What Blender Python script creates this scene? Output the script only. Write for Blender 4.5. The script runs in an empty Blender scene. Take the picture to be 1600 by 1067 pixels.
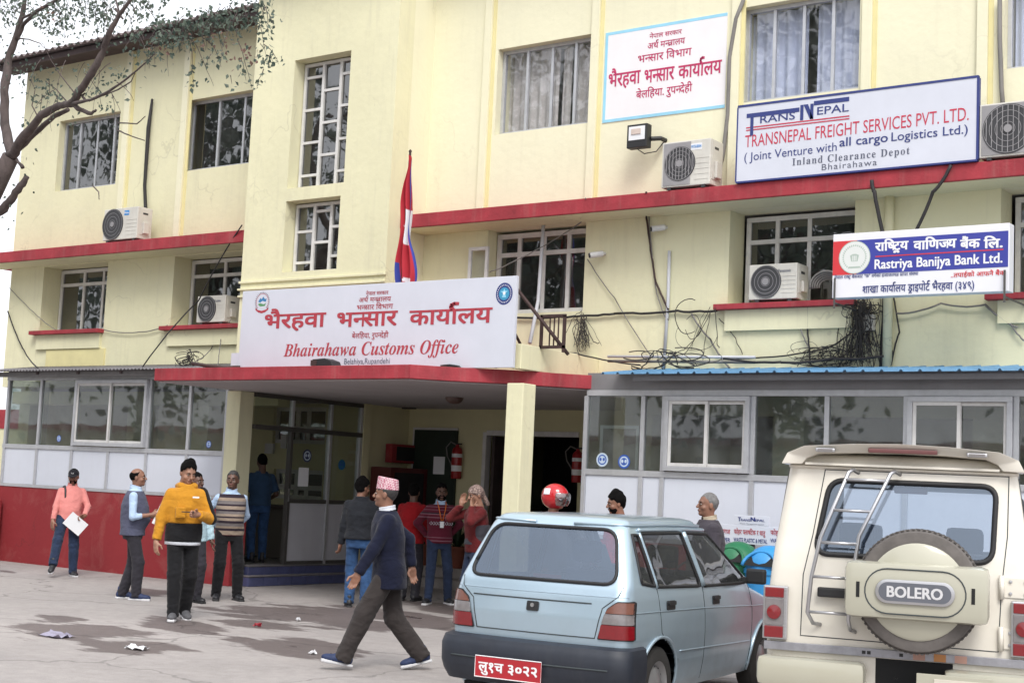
import bpy, bmesh, math, random
import numpy as np
from mathutils import Vector, Matrix
random.seed(7); rng = np.random.default_rng(7)
SC = bpy.context.scene
COL = SC.collection
R = math.radians
# ------------------------------------------------------------------ camera
F_PX = 2262.418
RT = np.array([0.810, 0.584, 0.046]); UPV = np.array([0.021, -0.108, 0.994])
_y, _p, _r = -0.6255987, 0.0990284, 0.0464480
FW = np.array([math.sin(_y)*math.cos(_p), math.cos(_y)*math.cos(_p), math.sin(_p)])
_rt = np.array([math.cos(_y), -math.sin(_y), 0.0]); _up = np.cross(_rt, FW)
RT = math.cos(_r)*_rt + math.sin(_r)*_up
UPV = -math.sin(_r)*_rt + math.cos(_r)*_up
CAM = np.array([0.0, 0.0, 1.65])
cd = bpy.data.cameras.new('camera'); cam = bpy.data.objects.new('camera', cd); COL.objects.link(cam)
cd.sensor_width = 36.0; cd.lens = 36.0*F_PX/1600.0; cd.clip_start = 0.05; cd.clip_end = 600
M = Matrix(((RT[0], UPV[0], -FW[0], CAM[0]), (RT[1], UPV[1], -FW[1], CAM[1]), (RT[2], UPV[2], -FW[2], CAM[2]), (0, 0, 0, 1)))
cam.matrix_world = M
SC.camera = cam
# ------------------------------------------------------------------ sky and sun (hazy bright overcast)
SUN_EL, SUN_AZ = 50.0, 138.0        # azimuth measured from +Y towards +X
w = bpy.data.worlds.new("World"); SC.world = w; w.use_nodes = True
nt = w.node_tree; nt.nodes.clear()
sky = nt.nodes.new('ShaderNodeTexSky'); sky.sky_type = 'NISHITA'; sky.sun_disc = False
sky.sun_elevation = R(SUN_EL); sky.sun_rotation = R(SUN_AZ); sky.dust_density = 6.0; sky.air_density = 1.2; sky.ozone_density = 1.0
hs = nt.nodes.new('ShaderNodeHueSaturation'); hs.inputs['Saturation'].default_value = 0.22; hs.inputs['Value'].default_value = 1.0
mxw = nt.nodes.new('ShaderNodeMix'); mxw.data_type = 'RGBA'; mxw.inputs[0].default_value = 0.62
mxw.inputs[7].default_value = (14.5, 14.9, 15.8, 1)     # even cloud veil over the whole sky
bg = nt.nodes.new('ShaderNodeBackground'); bg.inputs['Strength'].default_value = 0.092
wo = nt.nodes.new('ShaderNodeOutputWorld')
nt.links.new(sky.outputs[0], hs.inputs['Color']); nt.links.new(hs.outputs[0], mxw.inputs[6])
nt.links.new(mxw.outputs[2], bg.inputs[0]); nt.links.new(bg.outputs[0], wo.inputs[0])
sl = bpy.data.lights.new('sun', 'SUN'); sl.energy = 1.5; sl.angle = R(24); sl.color = (1.0, 0.965, 0.90)
so = bpy.data.objects.new('sun', sl); COL.objects.link(so)
sd = Vector((math.sin(R(SUN_AZ))*math.cos(R(SUN_EL)), math.cos(R(SUN_AZ))*math.cos(R(SUN_EL)), math.sin(R(SUN_EL))))
so.rotation_euler = (-sd).to_track_quat('-Z', 'Y').to_euler()
so.location = (0, -10, 30)
SC.view_settings.view_transform = 'Standard'; SC.view_settings.look = 'None'
SC.view_settings.gamma = 1.0; SC.view_settings.exposure = 0.52; SC.view_settings.use_curve_mapping = False
SC.render.engine = 'CYCLES'
SC.cycles.use_denoising = True
SC.cycles.max_bounces = 7; SC.cycles.transparent_max_bounces = 14
SC.cycles.diffuse_bounces = 4; SC.cycles.glossy_bounces = 3; SC.cycles.transmission_bounces = 4
SC.cycles.caustics_reflective = False; SC.cycles.caustics_refractive = False

# ------------------------------------------------------------------ where a sight line of the survey photograph meets a real plane
def ray(x, y):
    d = RT*(x-800) + UPV*(533.5-y) + FW*F_PX
    return d/np.linalg.norm(d)
def hit(x, y, ax, v):
    d = ray(x, y); t = (v-CAM[ax])/d[ax]; return CAM+t*d
def atY(x, y, Y): return hit(x, y, 1, Y)
def atX(x, y, X): return hit(x, y, 0, X)
def atG(x, y, z=0.0): return hit(x, y, 2, z)

# ------------------------------------------------------------------ tags
def tag(o, label=None, cat=None, group=None, kind=None):
    if label: o['label'] = label
    if cat: o['category'] = cat
    if group: o['group'] = group
    if kind: o['kind'] = kind
    return o
def empty(name, loc=(0, 0, 0), rz=0.0, label=None, cat=None, group=None):
    o = bpy.data.objects.new(name, None); COL.objects.link(o); o.empty_display_size = 0.2
    o.location = loc; o.rotation_euler = (0, 0, rz)
    return tag(o, label, cat, group)
def children(o): return [c for c in bpy.data.objects if c.parent == o]
def copy_tree(o, parent=None):
    c = o.copy(); COL.objects.link(c)
    if parent: c.parent = parent
    for ch in list(o.children): copy_tree(ch, c)
    return c
def rel(parent, p):   # world point into the (unscaled) local frame of an empty
    d = Vector(p)-Vector(parent.location); return Matrix.Rotation(-parent.rotation_euler.z, 3, 'Z') @ d

def wmat(o):
    m = Matrix.Translation(o.location) @ o.rotation_euler.to_matrix().to_4x4()
    return wmat(o.parent) @ m if o.parent else m
# ------------------------------------------------------------------ mesh builder (coordinates are world ones unless local=True)
class MB:
    def __init__(s): s.v = []; s.f = []; s.mi = []; s.n = 0; s.cur = 0
    def add(s, vs, fs, mi=None):
        b = s.n; vs = [tuple(float(c) for c in v) for v in vs]
        s.v += vs; s.n += len(vs)
        m = s.cur if mi is None else mi
        for f in fs: s.f.append(tuple(i+b for i in f)); s.mi.append(m)
        return s
    def box(s, x0, x1, y0, y1, z0, z1, mi=None):
        if x0 > x1: x0, x1 = x1, x0
        if y0 > y1: y0, y1 = y1, y0
        if z0 > z1: z0, z1 = z1, z0
        vs = [(x, y, z) for z in (z0, z1) for y in (y0, y1) for x in (x0, x1)]
        return s.add(vs, [(0, 2, 3, 1), (4, 5, 7, 6), (0, 1, 5, 4), (2, 6, 7, 3), (0, 4, 6, 2), (1, 3, 7, 5)], mi)
    def tube(s, pts, rad, n=8, cap=True, mi=None):
        pts = [np.array(p, float) for p in pts]
        if not hasattr(rad, '__len__'): rad = [rad]*len(pts)
        rings = []; up = None
        for i, p in enumerate(pts):
            a = pts[max(i-1, 0)]; b = pts[min(i+1, len(pts)-1)]
            d = b-a; L = np.linalg.norm(d); d = d/L if L > 1e-9 else np.array([0, 0, 1.0])
            if up is None:
                up = np.array([0, 0, 1.0]) if abs(d[2]) < .9 else np.array([1.0, 0, 0])
            u = up - d*(up@d); lu = np.linalg.norm(u)
            if lu < 1e-6: u = np.cross(d, [0.3, 1, 0.2]); lu = np.linalg.norm(u)
            u /= lu; up = u; w_ = np.cross(d, u)
            rings.append([p+rad[i]*(math.cos(t)*u+math.sin(t)*w_) for t in np.linspace(0, 2*math.pi, n, endpoint=False)])
        vs = [q for r_ in rings for q in r_]; fs = []
        for i in range(len(pts)-1):
            for k in range(n):
                a = i*n+k; b = i*n+(k+1) % n; fs.append((a, b, b+n, a+n))
        if cap: fs.append(tuple(range(n-1, -1, -1))); fs.append(tuple((len(pts)-1)*n+k for k in range(n)))
        return s.add(vs, fs, mi)
    def prism(s, poly, y0, y1, axis=1, mi=None):   # poly in the two other axes
        n = len(poly); vs = []
        for yy in (y0, y1):
            for a, b in poly:
                vs.append((a, yy, b) if axis == 1 else ((yy, a, b) if axis == 0 else (a, b, yy)))
        fs = [tuple(range(n)), tuple(range(2*n-1, n-1, -1))]
        for k in range(n): fs.append((k, (k+1) % n, (k+1) % n+n, k+n)[::-1])
        return s.add(vs, fs, mi)
    def lathe(s, prof, c=(0, 0, 0), axis=2, n=24, mi=None):   # prof: (r, h)
        vs = []; c = np.array(c, float)
        for r_, h in prof:
            for t in np.linspace(0, 2*math.pi, n, endpoint=False):
                a, b = r_*math.cos(t), r_*math.sin(t)
                p = {2: (a, b, h), 1: (a, h, b), 0: (h, a, b)}[axis]
                vs.append(tuple(c+np.array(p)))
        fs = []
        for i in range(len(prof)-1):
            for k in range(n):
                a = i*n+k; b = i*n+(k+1) % n; fs.append((a, b, b+n, a+n))
        return s.add(vs, fs, mi)
    def disc(s, c, r, y, n=28, rz=None, mi=None):          # vertical disc facing -Y
        rz = rz or r
        vs = [(c[0]+r*math.cos(t), y, c[-1]+rz*math.sin(t)) for t in np.linspace(0, 2*math.pi, n, endpoint=False)]
        return s.add(vs, [tuple(range(n))], mi)
    def build(s, name, mats, parent=None, smooth=False, bevel=0, M=None, weld=False, local=False):
        me = bpy.data.meshes.new(name)
        vs = s.v
        if M is None and parent and not local: M = wmat(parent).inverted()
        if M is not None: vs = [tuple(M @ Vector(v)) for v in vs]
        me.from_pydata(vs, [], s.f)
        if not isinstance(mats, (list, tuple)): mats = [mats]
        for m in mats: me.materials.append(m)
        if len(mats) > 1: me.polygons.foreach_set('material_index', s.mi)
        bm = bmesh.new(); bm.from_mesh(me)
        if weld: bmesh.ops.remove_doubles(bm, verts=bm.verts, dist=1e-5)
        bmesh.ops.recalc_face_normals(bm, faces=bm.faces)
        if bevel: bmesh.ops.bevel(bm, geom=[e for e in bm.edges if len(e.link_faces) == 2 and e.calc_face_angle(0) > 0.6], offset=bevel, segments=2, affect='EDGES', profile=.6, clamp_overlap=True)
        bm.to_mesh(me); bm.free()
        if smooth:
            me.polygons.foreach_set('use_smooth', [True]*len(me.polygons))
            if smooth != 'all':
                try: me.set_sharp_from_angle(angle=R(38))
                except Exception: pass
        o = bpy.data.objects.new(name, me); COL.objects.link(o)
        if parent: o.parent = parent
        return o
def boxo(name, m, parent, x0, x1, y0, y1, z0, z1, bevel=0):
    return MB().box(x0, x1, y0, y1, z0, z1).build(name, m, parent, bevel=bevel)

# ------------------------------------------------------------------ materials
def newmat(name):
    m = bpy.data.materials.new(name); m.use_nodes = True
    return m, m.node_tree, m.node_tree.nodes['Principled BSDF']
def N(nt_, t, **kw):
    n = nt_.nodes.new(t)
    for k, v in kw.items():
        if k in n.inputs: n.inputs[k].default_value = v
        else: setattr(n, k, v)
    return n
def mat(name, col, rough=0.7, metal=0.0, var=0.12, scale=3.0, bump=0.0, bscale=60.0, spec=0.5, streak=0.0, coat=0.0, dirt=None, stretch=(1, 1, 1)):
    m, t, b = newmat(name); L = t.links
    b.inputs['Roughness'].default_value = rough; b.inputs['Metallic'].default_value = metal
    b.inputs['Specular IOR Level'].default_value = spec
    if coat: b.inputs['Coat Weight'].default_value = coat; b.inputs['Coat Roughness'].default_value = 0.08
    tc = N(t, 'ShaderNodeTexCoord'); mp = N(t, 'ShaderNodeMapping'); mp.inputs['Scale'].default_value = stretch
    L.new(tc.outputs['Object'], mp.inputs[0])
    c = N(t, 'ShaderNodeRGB'); c.outputs[0].default_value = (*col, 1); out = c.outputs[0]
    if var:
        n1 = N(t, 'ShaderNodeTexNoise', Scale=scale, Detail=6.0, Roughness=0.62); L.new(mp.outputs[0], n1.inputs['Vector'])
        mr = N(t, 'ShaderNodeMapRange'); mr.inputs[1].default_value = 0.3; mr.inputs[2].default_value = 0.7
        mr.inputs[3].default_value = 1-var; mr.inputs[4].default_value = 1+var*0.5; L.new(n1.outputs[0], mr.inputs[0])
        mx = N(t, 'ShaderNodeMix', data_type='RGBA', blend_type='MULTIPLY'); mx.inputs[0].default_value = 1
        L.new(out, mx.inputs[6]); L.new(mr.outputs[0], mx.inputs[7]); out = mx.outputs[2]
    if streak:
        mp2 = N(t, 'ShaderNodeMapping'); mp2.inputs['Scale'].default_value = (5, 5, 0.45); L.new(tc.outputs['Object'], mp2.inputs[0])
        n2 = N(t, 'ShaderNodeTexNoise', Scale=1.6, Detail=5.0, Roughness=0.7); L.new(mp2.outputs[0], n2.inputs['Vector'])
        mr2 = N(t, 'ShaderNodeMapRange'); mr2.inputs[1].default_value = 0.52; mr2.inputs[2].default_value = 0.78
        mr2.inputs[3].default_value = 0; mr2.inputs[4].default_value = streak; L.new(n2.outputs[0], mr2.inputs[0])
        mx2 = N(t, 'ShaderNodeMix', data_type='RGBA'); dc = dirt or tuple(x*0.45 for x in col)
        L.new(mr2.outputs[0], mx2.inputs[0]); L.new(out, mx2.inputs[6]); mx2.inputs[7].default_value = (*dc, 1); out = mx2.outputs[2]
    L.new(out, b.inputs['Base Color'])
    if bump:
        nb = N(t, 'ShaderNodeTexNoise', Scale=bscale, Detail=4.0); L.new(mp.outputs[0], nb.inputs['Vector'])
        bp = N(t, 'ShaderNodeBump', Strength=bump, Distance=0.01); L.new(nb.outputs[0], bp.inputs['Height']); L.new(bp.outputs[0], b.inputs['Normal'])
    return m
def glass(name, tint=(0.5, 0.55, 0.55), refl=1.0, base=0.05, rough=0.02, dust_sheen=0.03, dust_sheen_col=(.5, .5, .5), wav=0.0, closed=True, gcol=(1, 1, 1)):
    m = bpy.data.materials.new(name); m.use_nodes = True; t = m.node_tree; t.nodes.clear(); L = t.links
    tr = N(t, 'ShaderNodeBsdfTransparent'); tr.inputs[0].default_value = (*tint, 1)
    gl = N(t, 'ShaderNodeBsdfGlossy'); gl.inputs['Roughness'].default_value = rough; gl.inputs[0].default_value = (*gcol, 1)
    lw = N(t, 'ShaderNodeFresnel', IOR=1.5)
    ma = N(t, 'ShaderNodeMath', operation='MULTIPLY_ADD'); ma.inputs[1].default_value = refl; ma.inputs[2].default_value = base
    ma.use_clamp = True
    L.new(lw.outputs[0], ma.inputs[0])
    mx = N(t, 'ShaderNodeMixShader'); L.new(ma.outputs[0], mx.inputs[0]); L.new(tr.outputs[0], mx.inputs[1]); L.new(gl.outputs[0], mx.inputs[2])
    df = N(t, 'ShaderNodeBsdfDiffuse'); df.inputs[0].default_value = (*dust_sheen_col, 1)
    tc = N(t, 'ShaderNodeTexCoord'); nz = N(t, 'ShaderNodeTexNoise', Scale=2.2, Detail=6.0, Roughness=.65); L.new(tc.outputs['Object'], nz.inputs['Vector'])
    mr = N(t, 'ShaderNodeMapRange'); mr.inputs[1].default_value = .35; mr.inputs[2].default_value = .75; mr.inputs[3].default_value = dust_sheen*.3; mr.inputs[4].default_value = dust_sheen*1.8
    L.new(nz.outputs[0], mr.inputs[0])
    m2 = N(t, 'ShaderNodeMixShader'); L.new(mr.outputs[0], m2.inputs[0]); L.new(mx.outputs[0], m2.inputs[1]); L.new(df.outputs[0], m2.inputs[2])
    if wav:
        nb = N(t, 'ShaderNodeTexNoise', Scale=3.0, Detail=1.0); L.new(tc.outputs['Object'], nb.inputs['Vector'])
        bp = N(t, 'ShaderNodeBump', Strength=wav, Distance=0.02); L.new(nb.outputs[0], bp.inputs['Height']); L.new(bp.outputs[0], gl.inputs['Normal'])
    geo = N(t, 'ShaderNodeNewGeometry'); clr = N(t, 'ShaderNodeBsdfTransparent'); m3 = N(t, 'ShaderNodeMixShader')
    L.new(geo.outputs['Backfacing'], m3.inputs[0]); L.new(m2.outputs[0], m3.inputs[1]); L.new(clr.outputs[0], m3.inputs[2])   # second face of the same pane adds nothing
    o = N(t, 'ShaderNodeOutputMaterial'); L.new(m3.outputs[0] if closed else m2.outputs[0], o.inputs[0])
    return m

CREAM = (0.735, 0.705, 0.485)
def old_paint(name, col, dirt, amt=1.0, crackcol=(.30, .27, .19), st=.26):
    m = mat(name, col, .85, var=.07*amt, scale=.8, bump=.5, bscale=9, streak=st*amt, dirt=dirt)
    t = m.node_tree; L = t.links; b = t.nodes['Principled BSDF']; geo = N(t, 'ShaderNodeNewGeometry')
    src = b.inputs['Base Color'].links[0].from_socket
    # blotches of faded and re-touched paint
    n1 = N(t, 'ShaderNodeTexNoise', Scale=1.7, Detail=9.0, Roughness=.72, Distortion=.6); L.new(geo.outputs['Position'], n1.inputs['Vector'])
    r1 = N(t, 'ShaderNodeMapRange'); r1.inputs[1].default_value = .50; r1.inputs[2].default_value = .74; r1.inputs[3].default_value = 0; r1.inputs[4].default_value = .26*amt; L.new(n1.outputs[0], r1.inputs[0])
    m1 = N(t, 'ShaderNodeMix', data_type='RGBA'); L.new(r1.outputs[0], m1.inputs[0]); L.new(src, m1.inputs[6]); m1.inputs[7].default_value = (*(dirt if st == 0 else (col[0]*.80, col[1]*.81, col[2]*.90)), 1)
    # hairline cracks
    wn = N(t, 'ShaderNodeTexNoise', Scale=2.5, Detail=3.0); L.new(geo.outputs['Position'], wn.inputs['Vector'])
    ad = N(t, 'ShaderNodeVectorMath', operation='MULTIPLY_ADD'); L.new(wn.outputs['Color'], ad.inputs[0]); ad.inputs[1].default_value = (.9, .9, .9); L.new(geo.outputs['Position'], ad.inputs[2])
    vo = N(t, 'ShaderNodeTexVoronoi', Scale=.62, feature='DISTANCE_TO_EDGE'); L.new(ad.outputs[0], vo.inputs['Vector'])
    r2 = N(t, 'ShaderNodeMapRange'); r2.inputs[1].default_value = .004; r2.inputs[2].default_value = .012; r2.inputs[3].default_value = 1; r2.inputs[4].default_value = 0; L.new(vo.outputs['Distance'], r2.inputs[0])
    n3 = N(t, 'ShaderNodeTexNoise', Scale=.8, Detail=2.0); L.new(geo.outputs['Position'], n3.inputs['Vector'])
    r3 = N(t, 'ShaderNodeMapRange'); r3.inputs[1].default_value = .52; r3.inputs[2].default_value = .62; r3.inputs[3].default_value = 0; r3.inputs[4].default_value = .22*amt; L.new(n3.outputs[0], r3.inputs[0])
    mm = N(t, 'ShaderNodeMath', operation='MULTIPLY'); L.new(r2.outputs[0], mm.inputs[0]); L.new(r3.outputs[0], mm.inputs[1])
    m2 = N(t, 'ShaderNodeMix', data_type='RGBA'); L.new(mm.outputs[0], m2.inputs[0]); L.new(m1.outputs[2], m2.inputs[6]); m2.inputs[7].default_value = (*crackcol, 1)
    L.new(m2.outputs[2], b.inputs['Base Color']); return m
m_redwall = old_paint('red_wall_paint', (.27, .022, .028), (.40, .17, .15), 1.5, crackcol=(.12, .02, .02), st=0)
m_wall = old_paint('cream_paint', CREAM, (.42, .39, .29))
m_wall2 = old_paint('cream_paint_sunlit', (0.785, 0.755, 0.56), (.50, .46, .34), .6)  # paler copy of the wall cream, stronger sun on the right put into it
m_fin = mat('yellow_edge_paint', (0.74, 0.67, 0.36), 0.85, var=0.08, scale=3)
m_red = mat('red_ledge_paint', (0.34, 0.032, 0.045), 0.75, var=0.32, scale=3, bump=0.4, bscale=30, streak=0.42, dirt=(.33, .14, .13))
m_soffit = mat('grey_soffit', (0.42, 0.39, 0.40), 0.9, var=0.12, scale=1.5)
m_alu = mat('aluminium', (0.56, 0.57, 0.60), 0.42, 0.55, var=0.10, scale=9, streak=0.10)
m_aludark = mat('dark_aluminium', (0.10, 0.095, 0.09), 0.45, 0.4, var=0.1)
m_whiteframe = mat('white_frame_paint', (0.66, 0.65, 0.64), 0.6, var=0.14, scale=6, streak=0.2, dirt=(.33, .31, .27))
m_panel = mat('white_laminate', (0.63, 0.66, 0.74), 0.4, var=0.05, scale=1.5, streak=0.10, dirt=(.45, .45, .47))
m_panel2 = mat('grey_laminate', (0.50, 0.50, 0.54), 0.5, var=0.08, scale=1.5, streak=0.10)
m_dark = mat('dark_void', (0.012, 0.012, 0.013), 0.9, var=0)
m_room = mat('room_plaster', (0.64, 0.60, 0.38), 0.85, var=0.1, scale=1.0)
m_floor = mat('hall_floor', (0.20, 0.19, 0.18), 0.5, var=0.2)
m_blackp = mat('black_plastic', (0.018, 0.018, 0.02), 0.5, var=0.1)
m_cable = mat('black_cable', (0.022, 0.02, 0.022), 0.65, var=0.2)
m_cable2 = mat('grey_cable', (0.20, 0.19, 0.18), 0.7, var=0.2)
m_pipe = mat('white_pipe', (0.55, 0.56, 0.60), 0.5, var=0.12, streak=.2)
m_white = mat('white_sign_board', (0.62, 0.64, 0.72), 0.45, var=0.05, scale=2.0, streak=0.12, dirt=(.55, .56, .62))
m_whitep = mat('white_painted', (0.80, 0.78, 0.80), 0.6, var=0.04)
m_paper = mat('paper_white', (0.76, 0.77, 0.80), 0.8, var=0.04)
m_acbody = mat('ac_cream_plastic', (0.62, 0.60, 0.55), 0.5, var=0.12, scale=5, streak=0.25, dirt=(.35, .32, .27))
m_acdark = mat('ac_grille_dark', (0.05, 0.05, 0.055), 0.5, var=0.2)
m_acgrille = mat('ac_grille_grey', (0.30, 0.29, 0.30), 0.5, var=0.2)
m_glass_dk = glass('window_glass_dark', (0.16, 0.17, 0.18), 1.0, 0.12, dust_sheen=0.03, wav=.10)
m_glass_cur = glass('window_glass_curtain', (0.86, 0.88, 0.92), 0.8, 0.08, dust_sheen=0.03, wav=.08)
m_glass_ann = glass('annexe_glass', (0.50, 0.55, 0.53), .8, 0.045, dust_sheen=0.12, dust_sheen_col=(.42, .46, .46), wav=.03)
m_glass_part = glass('partition_glass', (0.72, 0.76, 0.70), 0.7, 0.04, dust_sheen=0.03)
m_curt = mat('curtain_beige', (0.66, 0.61, 0.56), 0.9, var=0.2, scale=12)
m_curt2 = mat('curtain_bluegrey', (0.66, 0.70, 0.84), 0.9, var=0.08, scale=6)
m_crimson = mat('sign_crimson', (0.42, 0.045, 0.065), 0.5, var=0.05)
m_magenta = mat('sign_painted_crimson', (0.50, 0.03, 0.12), 0.6, var=0.12, scale=8)
m_navy = mat('sign_navy', (0.03, 0.045, 0.19), 0.5, var=0.05)
m_greytext = mat('sign_grey', (0.10, 0.11, 0.16), 0.5, var=0.05)
m_skyblue = mat('sign_skyblue', (0.30, 0.62, 0.80), 0.6, var=0.1)
m_blue = mat('bank_sign_blue', (0.045, 0.055, 0.32), 0.4, var=0.03)
m_bankred = mat('bank_sign_red', (0.62, 0.04, 0.05), 0.4, var=0.03)
m_textwhite = mat('sign_text_white', (0.82, 0.82, 0.84), 0.5, var=0)
m_silver = mat('steel_silver', (0.50, 0.50, 0.52), 0.32, 0.85, var=0.06)
m_rust = mat('old_wood_brown', (0.055, 0.030, 0.028), 0.7, var=0.3, scale=10)
# ------------------------------------------------------------------ lettering: glyph outlines laid out by hand (half letters, reph and rakar included)
_gc = {}
def _glyph(ch, bold=0.0, sh=0.0):
    bold = 0.0; k = (ch, bold)
    if k in _gc: return _gc[k]
    def mk(body):
        c = bpy.data.curves.new('glyph', 'FONT'); c.body = body; c.resolution_u = 3
        o = bpy.data.objects.new('glyph', c); me = o.to_mesh()
        vs = np.array([v.co[:2] for v in me.vertices]).reshape(-1, 2); fs = [tuple(p.vertices) for p in me.polygons]
        o.to_mesh_clear(); bpy.data.objects.remove(o); bpy.data.curves.remove(c)
        return vs, fs
    if ch == ' ': _gc[k] = (np.zeros((0, 2)), [], 0.28); return _gc[k]
    vs, fs = mk(ch); v2, _ = mk(ch+'WW'); vl, _ = mk('WW')
    adv = (v2[:, 0].max()-vl[:, 0].max()) if len(v2) else 0.3
    if adv < 0.02: adv = 0.0
    _gc[k] = (vs, fs, adv); return _gc[k]
def _clip(vs, fs, xmax):
    bm = bmesh.new(); vv = [bm.verts.new((p[0], p[1], 0)) for p in vs]
    for f in fs:
        try: bm.faces.new([vv[i] for i in f])
        except ValueError: pass
    bmesh.ops.bisect_plane(bm, geom=bm.verts[:]+bm.edges[:]+bm.faces[:], plane_co=(xmax, 0, 0), plane_no=(1, 0, 0), clear_outer=True)
    bm.verts.index_update()
    v = np.array([x.co[:2] for x in bm.verts]).reshape(-1, 2); f = [tuple(q.index for q in p.verts) for p in bm.faces]; bm.free()
    return v, f
def _stroke(pts, wd):
    vs = []; fs = []
    for i in range(len(pts)-1):
        a = np.array(pts[i]); b = np.array(pts[i+1]); d = (b-a)/np.linalg.norm(b-a); n = np.array([-d[1], d[0]])*wd/2
        k = len(vs); e = d*wd*.25; vs += [a-e+n, a-e-n, b+e-n, b+e+n]; fs.append((k, k+1, k+2, k+3))
    return np.array(vs), fs
def layout(s, bold=0.0, track=0.0):
    """{x} = half form of x; ^ = reph over, _ = rakar under, ~ = caret rakar under the letter before"""
    V = []; Fc = []; x = 0.0; n = 0; i = 0; last = (0, .5)
    wd = 0.075+1.6*bold
    while i < len(s):
        ch = s[i]
        if ch == '{':
            g = s[i+1]; i += 3
            vs, fs, adv = _glyph(g, bold); cut = adv-0.135; vs, fs = _clip(vs, fs, cut); a2 = cut-0.01
        elif ch == '^':
            vs, fs = _stroke([(-.20, .62), (-.27, .72), (-.24, .82), (-.13, .87), (-.02, .86)], wd); vs = vs+[0.0, 0]; a2 = 0; i += 1
        elif ch == '_':
            vs, fs = _stroke([(-.46, .06), (-.20, .20)], wd); a2 = 0; i += 1
        elif ch == '~':
            vs, fs = _stroke([(-.42, -.17), (-.27, -.05), (-.12, -.17)], wd*.85); a2 = 0; i += 1
        else:
            vs, fs, a2 = _glyph(ch, bold); i += 1
            if a2: a2 += track
        if len(vs):
            V.append(vs+[x, 0]); Fc += [tuple(k+n for k in f) for f in fs]; n += len(vs)
        x += a2
    return (np.concatenate(V) if V else np.zeros((0, 2))), Fc, x
def serif(s, it=True):
    out = ''
    for c in s:
        if 'A' <= c <= 'Z': out += chr((0x1D468 if it else 0x1D400)+ord(c)-65)
        elif 'a' <= c <= 'z': out += chr((0x1D482 if it else 0x1D41A)+ord(c)-97)
        else: out += c
    return out
def text_on(name, s, parent, m, x0, x1, zb, h, y, bold=0.0, track=0.0, slope=0.0, depth=0.002, hf=None, frame=None, capref=0.70, local=False):
    """lettering on a board facing -Y: spans x0..x1, base line zb, h = height of capitals / of the head line"""
    V, Fc, wdt = layout(s, bold, track)
    if not len(V): return None
    mn = V[:, 0].min(); mxx = V[:, 0].max()
    sx = (x1-x0)/(mxx-mn); sz = h/capref
    P = []; F2 = []
    offs = [(0, 0)] if bold < .004 else [(0, 0), (-bold, -bold*.6), (bold, -bold*.6), (bold, bold*.6), (-bold, bold*.6)]
    for q, (ox, oz) in enumerate(offs):
        F2 += [tuple(i+len(P) for i in f) for f in Fc]; base = len(P)
        for p in V:
            X = x0+(p[0]+ox-mn)*sx; Z = zb+(p[1]+oz)*sz+slope*(X-x0); dd = depth+q*.0003
            P.append((X, y-dd, Z) if frame is None else tuple(frame(X, Z, dd)))
    Fc = F2
    if parent and not local:
        Mi = wmat(parent).inverted(); P = [tuple(Mi @ Vector(p)) for p in P]
    me = bpy.data.meshes.new(name); me.from_pydata(P, [], Fc); me.materials.append(m)
    o = bpy.data.objects.new(name, me); COL.objects.link(o); o.parent = parent
    return o
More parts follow.
